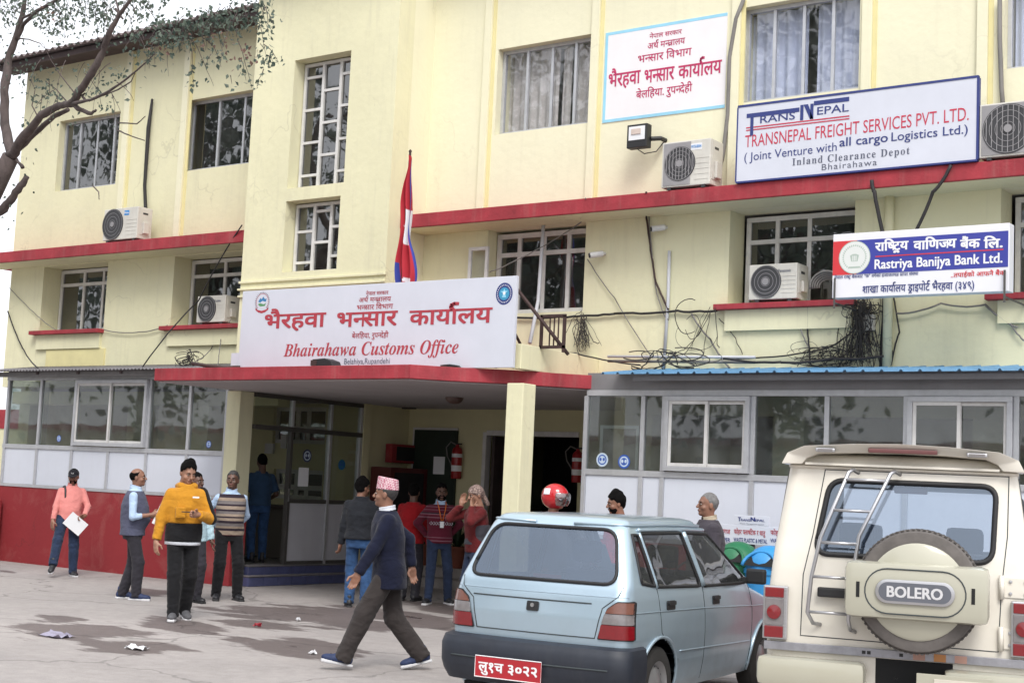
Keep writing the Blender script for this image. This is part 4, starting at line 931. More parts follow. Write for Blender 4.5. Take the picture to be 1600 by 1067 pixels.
MB().add([(nb_[0]+a*nw, nd_, nb_[2]-nh+b*nh-.03) for a, b in ((0, 0), (.24, 0), (.24, 1.1), (0, 1.1), (.42, 1.1), (.76, 0), (1, 0), (.58, 1.1), (1, 1.1), (.76, 1.1))], [(0, 1, 2, 3), (2, 5, 6, 7), (5, 6, 8, 9)]).build('lettering', m_navy, S3)
bar(1166, 199.5, 1327, .014, m_red3); bar(1166, 203.5, 1327, .014, m_red3)
T('TRANSNEPAL FREIGHT SERVICES PVT. LTD.', 1164, 1513, 231, 19.5, m_red3, slope=.014, **k3)
T('( Joint Venture with', 1163, 1307, 252.5, 13.5, m_navy, .002, slope=.012, **k3); T('all cargo', 1312, 1387, 229.5, 14, m_navy, .01, **k3); T('Logistics Ltd.)', 1393, 1512, 221, 14, m_navy, .004, **k3)
T(serif('Inland Clearance Depot', False), 1238, 1421, 259, 11.5, m_greytext, track=.1, **k3)
T('Bhairahawa', 1284, 1370, 266.5, 10, m_greytext, .002, track=.08, **k3)
# bank box sign, bracketed off the wall below the ledge
YK = 15.14
q = [atY(x, y, YK) for x, y in ((1302, 365), (1576, 350), (1578, 458), (1300, 463))]
kx0 = (q[0][0]+q[3][0])/2; kx1 = (q[1][0]+q[2][0])/2; kz1 = (q[0][2]+q[1][2])/2; kz0 = (q[2][2]+q[3][2])/2
S4 = empty('bank_sign', ((kx0+kx1)/2, YK, kz0), 0, 'blue red and white Rastriya Banijya Bank Ltd. box sign fixed below the red ledge', 'sign')
board('box', kx0, kx1, kz0, kz1, YK, YK+.16, mat('bank_sign_white', (.78, .78, .82), .35, var=.02), S4, .006)
def kp(px, py): return atY(px, py, YK)
KH = kz1-kz0; ba = kz1-KH*.115; bb_ = kz0+KH*.355
redw = kx0+(kx1-kx0)*.145
boxo('blue_field', m_blue, S4, redw, kx1-.012, YK-.003, YK-.001, bb_, ba); boxo('red_field', m_bankred, S4, kx0+.004, redw, YK-.003, YK-.001, bb_, ba)
ex = kx0+(kx1-kx0)*.132; ez = (ba+bb_)/2; emblem(S4, ex, ez, YK-.004, (ba-bb_)*.485, 'bank')
k4 = dict(Y=YK, P=S4, off=.005)
T('राष{ट}'[:0]+'रा{ष}ट~िर्य'.replace('िर्', 'ि').replace('ट~ि', 'ट~ि') if False else 'राि{ष}ट~य', 1368, 1419, 392.5, 12.5, m_textwhite, .035, capref=.62, **k4)
T('वािण{ज}य', 1428, 1494, 390.5, 13, m_textwhite, .035, capref=.62, **k4)
T('बैंक', 1501, 1531, 388.5, 13, m_textwhite, .035, capref=.62, **k4); T('िल.', 1538, 1566, 388, 13, m_textwhite, .035, capref=.62, **k4)
a = kp(1368, 402); boxo('rule', m_bankred, S4, a[0], kx1-.06, YK-.0055, YK-.005, a[2], a[2]+.012)
T('Rastriya Banijya Bank Ltd.', 1367, 1566, 420.5, 15, m_textwhite, .022, **k4)
T('नेपाल राष्ट्र बैंकबाट "क" वग^को इजाजतपत_ प_ा{प}त सं{स}था'.replace('राष्ट्र', 'रा{ष}ट~'), 1304, 1435, 436, 4.4, m_navy, .01, capref=.62, **k4)
T('..तपाईको आ{फ}नै बैंक'.replace('{फ}', 'फ'), 1486, 1571, 433.5, 6.2, m_bankred, .014, capref=.62, **k4)
T('शाखा काया^लय ड~ाइपोट^ भैरहवा (३४९)', 1348, 1522, 458, 10.5, m_navy, .012, capref=.62, **k4)
for px in (1306, 1571):
    a = kp(px, 440); MB().tube([(a[0], YK-.03, kz0-.12), (a[0], YK-.03, kz0+.22)], .012, n=6).build('bracket', m_aludark, S4); MB().tube([(a[0], YK-.03, kz0-.06), (a[0], YW, kz0-.06)], .012, n=6).build('bracket', m_aludark, S4)

# ================================================================== FLAG
FL = empty('national_flag', (*atY(633, 430, 14.25)[:2], ZC), 0, 'limp crimson and blue national flag on a thin pole behind the big board', 'flag')
pt = atY(641, 238, 14.25); pb = atY(627, 452, 14.25)
pb = pt+(pb-pt)*1.35; pb[2] = ZC+.002
MB().tube([pb, pt], .016, n=8).build('pole', m_rust, FL)
MB().lathe([(.0, .04), (.02, .02), (.02, 0), (0, -.02)], tuple(pt), n=10).build('finial', m_rust, FL)
m_flag, tfl, bfl = newmat('flag_cloth'); bfl.inputs['Roughness'].default_value = .85
tcf = N(tfl, 'ShaderNodeVertexColor'); tcf.layer_name = 'cloth'; tfl.links.new(tcf.outputs[0], bfl.inputs['Base Color'])
nu, nv = 44, 110; fz_t = pt[2]-.04; fz_b = atY(627, 446, 14.25)[2]-.15
vs = []; cols = []
for j in range(nv+1):
    v = j/nv; z = fz_t+(fz_b-fz_t)*v
    wid = .05+.21*min(1, v*1.5)*(1.0+.12*math.sin(v*9)) if v < .96 else .18
    pc = pt+(pb-pt)*((pt[2]-z)/(pt[2]-pb[2]))
    for i in range(nu+1):
        u = i/nu
        x = pc[0]-.06*min(1, v*3)+wid*(u*1.0)+.02*math.sin(v*14+u*3); y = 14.25-.03+.045*math.sin(u*15+v*6)*min(1, v*4+.2)
        vs.append((x, y, z-.05*u))
        # cloth colours: blue hem at the right and slanting, white moon and sun patches
        col_ = (.42, .02, .035)
        if u > .94: col_ = (.03, .05, .30)
        d1 = abs(v-.5); ru = .28+.16*(abs(math.sin(v*60+u*20)))
        if d1 < .12 and u > .22+.3*(d1/.12) and u < .93: col_ = (.74, .74, .78)
        if v > .86 and u > .55+.2*math.sin(v*70) and u < .84: col_ = (.72, .70, .74)
        if v > .76 and u < .12: col_ = (.03, .05, .30)
        cols.append(col_)
fo = MB().add(vs, [(j*(nu+1)+i, j*(nu+1)+i+1, (j+1)*(nu+1)+i+1, (j+1)*(nu+1)+i) for j in range(nv) for i in range(nu)]).build('cloth', m_flag, FL, smooth='all')
at_ = fo.data.color_attributes.new('cloth', 'FLOAT_COLOR', 'POINT')
for i, c_ in enumerate(cols): at_.data[i].color = (*c_, 1)

# ================================================================== LAMPS, CAMERAS, PIPES
a = atY(980, 196, YW-.32); b = atY(1010, 229, YW-.32)
LP = empty('flood_lamp', ((a[0]+b[0])/2, YW-.2, a[2]), 0, 'black flood lamp with white reflector on the wall below the painted sign', 'flood lamp')
MB().box(a[0], b[0], YW-.32, YW-.20, b[2], a[2]).build('housing', m_blackp, LP, bevel=.012)
boxo('reflector', m_paper, LP, a[0]+.03, b[0]-.03, YW-.324, YW-.3205, b[2]+.10, a[2]-.03)
boxo('bulb', mat('lamp_tube_beige', (.6, .5, .45), .4), LP, a[0]+.07, b[0]-.09, YW-.335, YW-.325, (a[2]+b[2])/2+.02, (a[2]+b[2])/2+.09)
MB().tube([(b[0], YW-.22, b[2]+.12), (b[0]+.09, YW-.12, b[2]+.14), (b[0]+.09, YW, b[2]+.14)], .03, n=8).build('bracket', m_blackp, LP)
MB().tube([(a[0]+.12, YW-.25, b[2]), (a[0]+.2, YW-.2, b[2]-.06), (b[0]+.02, YW-.1, b[2]-.02), (b[0]+.09, YW-.05, b[2]+.1)], .007, n=5).build('lead', m_cable, LP)
def can_lamp(px0, px1, py, Y, h, label):
    a = atY(px0, py, Y); b = atY(px1, py, Y)
    o = empty('flood_lamp', ((a[0]+b[0])/2, Y, ZC), 0, label, 'flood lamp')
    MB().prism([(a[0], ZC+.004), (b[0], ZC+.004), (b[0]-.04, ZC+h*.7), (b[0]-.16, ZC+h), (a[0]+.02, ZC+h*.9)], Y, Y+.18).build('housing', m_blackp, o, bevel=.008)
    boxo('fins', m_rust, o, a[0]-.004, a[0]+.1, Y-.006, Y-.001, ZC+.02, ZC+h*.8)
can_lamp(486, 520, 566, 13.62, .115, 'dark flood lamp lying on the canopy edge below the word Bhairahawa')
can_lamp(689, 718, 569, 13.95, .05, 'low dark fitting on the canopy edge below the word Office')
def cctv(px, py, label, s=1.0):
    p = atY(px, py, YW); o = empty('security_camera', tuple(p), 0, label, 'camera')
    MB().tube([(p[0]+.05, YW, p[2]+.03), (p[0]+.05, YW-.09, p[2]+.02)], .022*s, n=8).build('mount', m_whiteframe, o)
    MB().tube([(p[0]+.06, YW-.07, p[2]+.015), (p[0]-.06, YW-.19, p[2]-.02)], .04*s, n=12).build('body', m_whiteframe, o, smooth=True)
    MB().tube([(p[0]-.058, YW-.188, p[2]-.0195), (p[0]-.07, YW-.20, p[2]-.024)], .030*s, n=12).build('lens', m_blackp, o)
cctv(940, 400, 'small security camera right of the white window above the canopy'); cctv(1036, 359, 'small security camera on the first floor wall below the air conditioner')
def pipe(pts, r_, m_, name, label, cat, n=8, parent=None, kind=None):
    o = MB().tube(pts, r_, n=n).build(name, m_, parent, smooth='all')
    if label: tag(o, label, cat)
    return o
def PY(px, py, Y): return tuple(atY(px, py, Y))
pipe([PY(1046, 392, YW-.03), PY(1044, 470, YW-.03), PY(1037, 576, YW-.03)], .022, m_pipe, 'conduit_pipe', 'white plastic conduit running down the wall beside the cables to the blue awning', 'pipe')
pipe([PY(1390, 300, YW-.06), PY(1389, 380, YW-.06), PY(1386, 576, YW-.06)], .055, m_wall, 'drain_pipe', 'cream drain pipe down the wall behind the bank sign', 'pipe', n=12)
pipe([PY(849, 352, YW-.03), PY(846, 400, YW-.05), PY(841, 470, YW-.05), PY(828, 536, YW-.4)], .026, m_pipe, 'conduit_pipe', 'grey conduit crossing the white window above the canopy', 'pipe')
pipe([PY(808, 452, 14.3), PY(888, 554, 14.6)], .022, m_rust, 'metal_bar', 'dark slanting metal bar propped behind the right end of the big board', 'bar')
pipe([PY(238, 155, YW-.05), PY(232, 200, YW-.06), PY(226, 290, YW-.06), PY(228, 340, YW-.06), PY(222, 366, YW-.12)], [.02, .035, .028, .03, .03], m_cable, 'wrapped_pipe', 'thick black wrapped pipe dropping to the air conditioner on the left ledge', 'pipe')
pipe([PY(1162, 0, YW-.05), PY(1150, 30, YW-.05), PY(1140, 90, YW-.05), PY(1137, 180, YW-.05), PY(1130, 240, YW-.05), PY(1120, 285, YW-.1)], .026, m_cable2, 'wrapped_pipe', 'grey wrapped pipe beside the painted sign down to the ledge unit', 'pipe')
pipe([PY(1562, 0, YW-.05), PY(1562, 60, YW-.05), PY(1565, 140, YW-.05), PY(1568, 176, YW-.1)], .026, m_cable2, 'wrapped_pipe', 'grey wrapped pipe above the far right air conditioner', 'pipe')
# brown window grille propped on the parapet
G_ = empty('window_grille', tuple(atY(862, 546, 14.55)), 0, 'brown timber frame with vertical bars propped on the canopy parapet', 'grille')
ga = atY(845, 492, 14.55); gb = atY(882, 544, 14.55)
for (a, b, c, d) in ((ga[0], ga[0]+.035, gb[2], ga[2]), (gb[0]-.035, gb[0], gb[2]-.05, ga[2]-.02), (ga[0], gb[0], ga[2]-.035, ga[2]), (ga[0], gb[0], gb[2], gb[2]+.035)): boxo('rail', m_rust, G_, a, b, 14.54, 14.57, c, d)
for k in (.38, .55, .72):
    x = ga[0]+(gb[0]-ga[0])*k; boxo('bar', m_rust, G_, x-.008, x+.008, 14.55, 14.56, gb[2], ga[2])

# ================================================================== CABLES
rc = random.Random(11)
def sag(p, q, s, n=9, wob=.0):
    p = np.array(p); q = np.array(q); out = []
    for i in range(n+1):
        t = i/n; r_ = p+(q-p)*t; r_ = r_+np.array([rc.uniform(-wob, wob), 0, -s*4*t*(1-t)+rc.uniform(-wob, wob)]); out.append(r_)
    return out
def cable(px, s, rad, label, m_=None, Y=YW-.04, wob=.004):
    pts = []
    for a, b in zip(px[:-1], px[1:]): pts += sag(atY(a[0], a[1], a[2] if len(a) > 2 else Y), atY(b[0], b[1], b[2] if len(b) > 2 else Y), s, 7, wob)
    o = MB().tube(pts, rad, n=5).build('cable', m_ or m_cable, smooth='all'); return tag(o, label, 'cable')
cable([(12, 486), (36, 545), (60, 576, YA)], .03, .012, 'dark double cable slanting down at the left edge of the building')
cable([(378, 352, YL-.05), (310, 470, YW-.3), (222, 574, YA)], -.06, .011, 'long black cable from the left ledge past the small air conditioner to the awning')
cable([(163, 515), (215, 519), (262, 508)], .03, .009, 'thin cable sagging between the two left window sills', m_cable2)
cable([(15, 450), (60, 495), (88, 516)], .01, .007, 'thin grey wire left of the lower left window', m_cable2)
cable([(348, 500), (330, 545), (305, 565, YA)], .03, .008, 'thin wire hanging below the small left air conditioner', m_cable2)
cable([(360, 500), (345, 530), (340, 572, YA)], .02, .007, 'thin wire hanging beside the left end of the big board', m_cable2)
cable([(805, 497), (900, 494), (960, 490), (1060, 486), (1120, 485)], .01, .016, 'horizontal black cable run along the wall right of the big board', wob=.008)
cable([(1010, 300, YL-.01), (1010, 340), (1018, 400), (1024, 440), (1044, 484)], .0, .014, 'brown cable dropping over the red ledge onto the wall', m_rust)
cable([(1014, 335), (1022, 430), (1030, 470), (1045, 500)], .05, .008, 'thin cable looping beside the brown drop cable', m_cable2)
cable([(918, 405), (960, 465), (1020, 560)], .02, .007, 'thin straight wire slanting down from the small window camera', m_cable2)
cable([(1080, 490), (1110, 530), (1140, 575)], .03, .012, 'cable slanting down the wall below the sill at the middle right', m_cable2)
cable([(1362, 282, YL-.04), (1366, 300, YL-.04), (1384, 385, YK+.3)], .02, .023, 'thick bunch of cables dropping over the ledge to the bank sign')
cable([(1486, 258, YL-.04), (1458, 300, YL-.04), (1418, 385, YK+.3)], .03, .020, 'slanting black bunch of cables from the ledge to the top of the bank sign')
cable([(1384, 462), (1382, 500), (1378, 576)], .0, .035, 'thick black cable bunch running down beside the cream drain pipe')
cable([(1395, 462), (1405, 520), (1392, 575)], -.05, .010, 'single black cable bowing out right of the drain pipe')
cable([(1130, 560, YW-.3), (1220, 566, YW-.3), (1300, 560, YW-.2), (1380, 556, YW-.2)], .02, .016, 'horizontal black cable run just above the blue awning')
cable([(1262, 474), (1262, 520), (1266, 570)], -.04, .011, 'black cable hanging from the sill left of the bank sign')
cable([(1243, 470), (1250, 510), (1266, 545)], .03, .009, 'thin cable below the dusty air conditioner', m_cable2)
cable([(1400, 490), (1470, 474), (1540, 476), (1590, 512)], .03, .011, 'cable sagging along the wall below the bank sign', m_cable2)
cable([(1540, 478), (1575, 500), (1600, 532)], .02, .010, 'cable falling towards the right edge below the bank sign', m_cable2)
cable([(1352, 478), (1340, 510), (1290, 545), (1150, 560)], .03, .010, 'cable sweeping left from the tangle under the bank sign')
cable([(915, 310, YL-.02), (918, 340), (860, 378, YW-.1), (800, 410, YW-.3), (765, 425, YW-.3)], .01, .008, 'pale thin wire from the ledge across the window above the canopy', m_cable2)
cable([(822, 540, 15.2), (900, 552, 15.4), (1000, 570, YW-.3)], .02, .01, 'thin wire lying along the canopy parapet')
for i, (dx, lb) in enumerate(((0, 'white'), (1, 'grey'))):
    z0 = atY(1060, 556+i*8, YW-.1)
    pipe([PY(950, 557+i*7, YW-.25), PY(1180, 558+i*8, YW-.25)], .018, m_pipe if i == 0 else m_cable2, 'conduit_pipe', ['upper', 'lower'][i]+' long '+lb+' conduit lying along the wall foot above the blue awning', 'pipe')
cable([(0, 100, 12), (0, 101, 12)], 0, .001, 'x') if False else None
m_cable_d = mat('dusty_black_cable', (.05, .045, .042), .8, var=.4)
def tangle(px, py, wx, wy, n, rad, label, Y=YW-.08, loops=.5, name='cable_tangle'):
    mb = MB(); c = atY(px, py, Y); e = atY(px+wx, py, Y)[0]-c[0]; h = c[2]-atY(px, py+wy, Y)[2]
    for k in range(n):
        y = Y+rc.uniform(-.10, .05)
        if rc.random() < loops:
            cx, cz = c[0]+rc.gauss(0, .35)*e, c[2]+rc.gauss(0, .4)*h; a, b = rc.uniform(.15, .6)*e, rc.uniform(.3, .8)*h; ph = rc.uniform(0, 6); span = rc.uniform(3, 6.3)
            pts = [(cx+a*math.cos(ph+t), y+.02*math.sin(3*t), cz+b*math.sin(ph+t)) for t in np.linspace(0, span, 16)]
        else:
            x0 = c[0]+rc.uniform(-.3, .3)*e; z0 = c[2]+h*rc.uniform(.5, 1.1); x1 = c[0]+rc.uniform(-1.0, 1.0)*e; z1 = c[2]-h*rc.uniform(.6, 1.1)
            pts = sag((x0, y, z0), (x1, y, z1), rc.uniform(-.1, .15), 9, .012)
        mb.tube(pts, rad*rc.uniform(.6, 1.3), n=4, cap=False)
    return tag(mb.build(name, m_cable_d, smooth='all'), label, 'cables', kind='stuff')
tangle(1345, 520, 36, 50, 75, .0045, 'dense dark tangle of cables on the wall under the bank sign', loops=.3)
tangle(1352, 482, 25, 14, 26, .006, 'knot of cable ends just under the left part of the bank sign')
tangle(1300, 556, 70, 14, 36, .0045, 'low heap of loose wires above the blue awning')
tangle(1040, 560, 64, 13, 15, .0075, 'looped black wires at the foot of the wall above the awning start', Y=YW-.3)
tangle(910, 520, 14, 26, 20, .004, 'coil of thin wires hung on the wall right of the brown frame')
tangle(905, 515, 40, 30, 10, .005, 'few loose thin wires around the hung coil', loops=.1)
tangle(298, 560, 22, 12, 22, .0065, 'curled wires on the grey awning left of the big board', Y=YA+.1)
tangle(1110, 520, 60, 40, 9, .005, 'few thin slack wires on the wall right of the white conduit', loops=.1)
# junction box in the tangle
jb = MB().box(*(lambda a, b: (a[0], b[0], YW-.1, YW-.01, b[2], a[2]))(atY(1349, 491, YW-.1), atY(1364, 516, YW-.1))).build('junction_box', m_acbody, None, bevel=.01); tag(jb, 'grey junction box half hidden in the cable tangle', 'box')
# rags and debris on the canopy left end
rb = pipe([PY(300, 567, 13.8), PY(325, 572, 13.75), PY(350, 574, 13.8), PY(375, 573, 14.0)], [.02, .028, .022, .018], m_rust, 'rag', 'grey and red rolled rag lying on the left end of the canopy', 'rag')

# ================================================================== HALL FITTINGS
NBD = empty('notice_board', ((BRD[0]+BRD[1])/2, YB, BRD[2]), 0, 'dark green notice board with one white paper on the hall back wall', 'notice board')
m_green = mat('board_dark_green', (.012, .022, .014), .6, var=.3)
boxo('board', m_green, NBD, BRD[0], BRD[1], YB-.06, YB-.01, BRD[2], BRD[3], .004)
boxo('frame', m_whiteframe, NBD, BRD[0]-.05, BRD[0]-.001, YB-.04, YB-.01, BRD[2], BRD[3]+.04); boxo('frame', m_whiteframe, NBD, BRD[0], BRD[1], YB-.04, YB-.01, BRD[3]+.001, BRD[3]+.04)
a = atY(678, 713, YB-.062); b = atY(694, 741, YB-.062); pp = boxo('notice_paper', m_paper, None, a[0], b[0], YB-.066, YB-.062, b[2], a[2]); tag(pp, 'white paper pinned on the dark green notice board', 'paper')
m_ext = mat('extinguisher_red', (.33, .015, .018), .3, var=.1)
def extinguisher(px, py0, py1, Y, label):
    a = atY(px, py0, Y); b = atY(px, py1, Y); H = a[2]-b[2]; r_ = .085; x = a[0]
    E_ = empty('fire_extinguisher', (x, Y-.1, b[2]), 0, label, 'fire extinguisher', 'fire extinguishers on the hall wall')
    z = b[2]
    MB().lathe([(0, 0), (r_*.9, 0), (r_, .02), (r_, H*.74), (r_*.85, H*.82), (r_*.35, H*.88), (r_*.3, H*.93), (0, H*.93)], (x, Y-.1, z), n=20).build('cylinder', m_ext, E_, smooth=True)
    MB().lathe([(r_+.002, H*.2), (r_+.002, H*.36)], (x, Y-.1, z), n=20).build('label_band', m_textwhite, E_)
    MB().lathe([(r_+.002, H*.58), (r_+.002, H*.68)], (x, Y-.1, z), n=20).build('label_band', m_paper, E_)
    MB().box(x-.02, x+.07, Y-.13, Y-.07, z+H*.93, z+H*.97).build('handle', m_blackp, E_, bevel=.004)
    MB().tube([(x-.03, Y-.1, z+H*.93), (x-.14, Y-.1, z+H*1.0), (x-.23, Y-.1, z+H*.85), (x-.20, Y-.1, z+H*.6), (x-.10, Y-.12, z+H*.4), (x-.06, Y-.15, z+H*.28)], .011, n=6).build('hose', m_cable2, E_, smooth='all')
extinguisher(721, 691, 748, YB, 'red fire extinguisher right of the notice board')
extinguisher(909, 698, 754, YB-.1, 'red fire extinguisher right of the dark doorway')
a = atX(613, 693, XP+.2); b = atX(640, 724, XP+.2)
HB = empty('hose_box', (XP+.1, (a[1]+b[1])/2, b[2]), 0, 'red wall box on the hall side wall above the red cabinet', 'box')
MB().box(XP+.062, XP+.2, a[1], YB-.02, b[2], a[2]).build('casing', m_redwall, HB, bevel=.005); boxo('glass_front', m_dark, HB, XP+.2, XP+.203, a[1]+.12, YB-.05, b[2]+.04, a[2]-.04)
a = atX(584, 728, XP+.5)
CB = empty('red_cabinet', (XP+.3, 18.2, .3), 0, 'dark red glazed cabinet standing in the hall corner', 'cabinet')
c1x = atY(584, 740, 18.2)[0]
MB().box(XP+.08, XP+.5, 17.9, 18.85, .31, atX(600, 729, XP+.5)[2]).build('carcass', mat('dark_red_wood', (.09, .012, .012), .5, var=.2), CB, bevel=.006)
boxo('glass_front', m_dark, CB, XP+.5, XP+.504, 18.0, 18.75, 1.15, atX(600, 729, XP+.5)[2]-.08)
# wall camera in the hall corner
a = atX(640, 637, XP+.1); hc = MB().box(XP+.07, XP+.33, 18.6, 18.68, a[2]-.03, a[2]+.03).build('security_camera', m_blackp, None, bevel=.008); tag(hc, 'dark security camera high in the hall corner', 'camera')
# potted plants on the plinth
m_pot = mat('terracotta_pot', (.20, .06, .035), .8, var=.2); m_leafd = mat('indoor_leaf', (.02, .045, .018), .6, var=.3)
def potted(px, py, h, label, grp='potted plants in the hall'):
    p = atY(px, py, 18.5); z = .302
    P_ = empty('potted_plant', (p[0], 18.55, z), 0, label, 'potted plant', grp)
    MB().lathe([(0, 0), (.13, 0), (.18, .30), (.20, .30), (.20, .34), (.17, .34), (.16, .29), (0, .29)], (p[0], 18.55, z), n=18).build('pot', m_pot, P_, smooth=True)
    mb = MB(); rr = random.Random(px)
    for k in range(46):
        t = rr.uniform(0, 6.28); L_ = rr.uniform(.25, h); el = rr.uniform(.5, 1.4); b = np.array([p[0], 18.55, z+.3]); d = np.array([math.cos(t)*math.cos(el), math.sin(t)*math.cos(el)*.6, math.sin(el)])
        s_ = np.cross(d, [0, 0, 1.0]); s_ /= np.linalg.norm(s_); q1 = b+d*L_*.5; q2 = b+d*L_*1.0-np.array([0, 0, .10])
        mb.add([b-s_*.008, b+s_*.008, q1+s_*.025, q1-s_*.025, q2], [(0, 1, 2, 3), (3, 2, 4)])
    mb.build('foliage', m_leafd, P_)
potted(655, 860, .8, 'bushy potted plant behind the man with the orange lanyard')
potted(712, 840, 1.0, 'tall potted plant near the person in the patterned scarf')
potted(742, 860, .7, 'potted plant beside the open hall doorway')

# ================================================================== WASTE BINS
m_bing = mat('bin_green', (.02, .16, .07), .45, var=.1); m_binb = mat('bin_blue', (.04, .28, .62), .4, var=.1)
def hood_bin(px, Y, m_, label, ztop, r_=.27):
    x = atY(px, 880, Y)[0]; B_ = empty('waste_bin', (x, Y, 0), 0, label, 'waste bin')
    hb = ztop-r_*.9
    MB().lathe([(0, .04), (r_*.82, .04), (r_*.95, hb), (0, hb)], (x, Y, 0), n=24).build('barrel', m_, B_, smooth=True)
    MB().lathe([(r_, hb+.002), (r_*1.02, hb+.05), (r_*.95, hb+.06)]+[(r_*.95*math.cos(t), hb+.06+r_*.9*math.sin(t)) for t in np.linspace(.1, math.pi/2, 8)], (x, Y, 0), n=24).build('lid', m_, B_, smooth=True)
    mb = MB(); n = 12; rr = r_*.62
    vs = [(x+rr*math.cos(t), Y-r_*.98+.10*(math.sin(t)), hb+.09+rr*.75*math.sin(t)) for t in np.linspace(0, math.pi, n)]
    mb.add(vs, [tuple(range(n))]).build('opening', m_dark, B_)
    MB().tube([(x+(rr+.02)*math.cos(t), Y-r_*.99+.10*(math.sin(t)), hb+.09+(rr+.03)*.75*math.sin(t)) for t in np.linspace(0, math.pi, n)], .018, n=6).build('rim', m_, B_, smooth='all')
    for dx in (-.18, .18): MB().tube([(x+dx, Y, 0), (x+dx, Y, .06)], .03, n=6).build('foot', m_blackp, B_)
hood_bin(1153, 14.3, m_bing, 'green domed waste bin under the waste sign', atY(1150, 855, 14.1)[2])
hood_bin(1202, 14.25, m_binb, 'sky blue hooded waste bin partly behind the jeep', atY(1200, 862, 14.0)[2])
WS = empty('waste_sign', (*atY(1175, 830, 14.55)[:2], 0), 0, 'white waste sorting sign reading WASTE PLASTIC & METAL above the bins', 'sign')
YV = 14.55
a = atY(1060, 820, YV); b = atY(1240, 850, YV)
zt = atY(1170, 821, YV)[2]; zb_ = atY(1170, 850, YV)[2]
board('board', atY(1050, 820, YV)[0], atY(1300, 820, YV)[0], zb_, zt, YV, YV+.02, m_white, WS)
t0 = atY(1147, 804, YV); t1 = atY(1202, 820, YV); board('top_board', t0[0], t1[0], zt+.002, t0[2], YV, YV+.02, m_white, WS)
k5 = dict(Y=YV, P=WS, off=.003)
T('RANS', 1158, 1172, 813.5, 3.6, m_navy, .02, **k5); T('EPAL', 1180, 1195, 814.2, 3.6, m_navy, .02, **k5); T('T', 1153.5, 1157.5, 813.5, 6, m_navy, .05, **k5); T('N', 1173.2, 1179.5, 813.8, 6, m_navy, .05, **k5)
T('Waste Management System', 1156, 1194, 818, 1.8, m_greytext, **k5)
T('फोहर प्ला{ष}िटक र धातु'.replace('प्ला', '{प}ला'), 1147, 1196, 833.5, 6.6, m_crimson, .015, capref=.62, **k5)
T('WASTE PLASTIC & METAL', 1146.5, 1199, 845.5, 6.3, m_navy, .015, **k5)
T('फोहर जैिवक', 1204, 1240, 835, 6.6, m_crimson, .015, capref=.62, **k5); T('WASTE ORGANIC', 1204, 1250, 847, 6.3, m_navy, .015, **k5)
T('फोहर कागज', 1108, 1141, 832, 6.6, m_crimson, .015, capref=.62, **k5); T('WASTE PAPER', 1102, 1141, 844, 6.3, m_navy, .015, **k5)
for px in (1075, 1173, 1260):
    x = atY(px, 850, YV)[0]; MB().box(x-.03, x+.03, YV+.021, YV+.05, 0, zt).build('post', m_aludark, WS)
# litter
def scrap(px, py, sx, sy, m_, label, cat, name, seed):
    p = atG(px, py); rr = random.Random(seed); mb = MB(); n = 6; vs = []
    for j in range(n):
        for i in range(n):
            vs.append((p[0]+(i/(n-1)-.5)*sx+rr.uniform(-.02, .02), p[1]+(j/(n-1)-.5)*sy+rr.uniform(-.02, .02), .006+rr.random()**2*.045))
    tag(mb.add(vs, [(j*n+i, j*n+i+1, (j+1)*n+i+1, (j+1)*n+i) for j in range(n-1) for i in range(n-1)]).build(name, m_), label, cat)
scrap(88, 994, .35, .22, mat('plastic_lilac', (.30, .28, .37), .4, var=.1), 'crumpled lilac plastic bag on the wet ground at left', 'plastic bag', 'plastic_bag', 1)
scrap(213, 1014, .22, .14, m_paper, 'crumpled white paper in the puddle', 'paper', 'paper_scrap', 2)
scrap(402, 979, .08, .05, m_crimson, 'small red wrapper on the wet ground', 'wrapper', 'wrapper', 3)
scrap(489, 1022, .05, .05, m_paper, 'tiny white scrap on the ground left of the walking man', 'paper', 'paper_scrap', 4)
scrap(521, 1028, .05, .04, m_dark, 'small dark pebble near the walking man', 'pebble', 'pebble', 5)
scrap(466, 970, .04, .04, m_paper, 'tiny pale scrap on the wet concrete behind the walking man', 'paper', 'paper_scrap', 6)
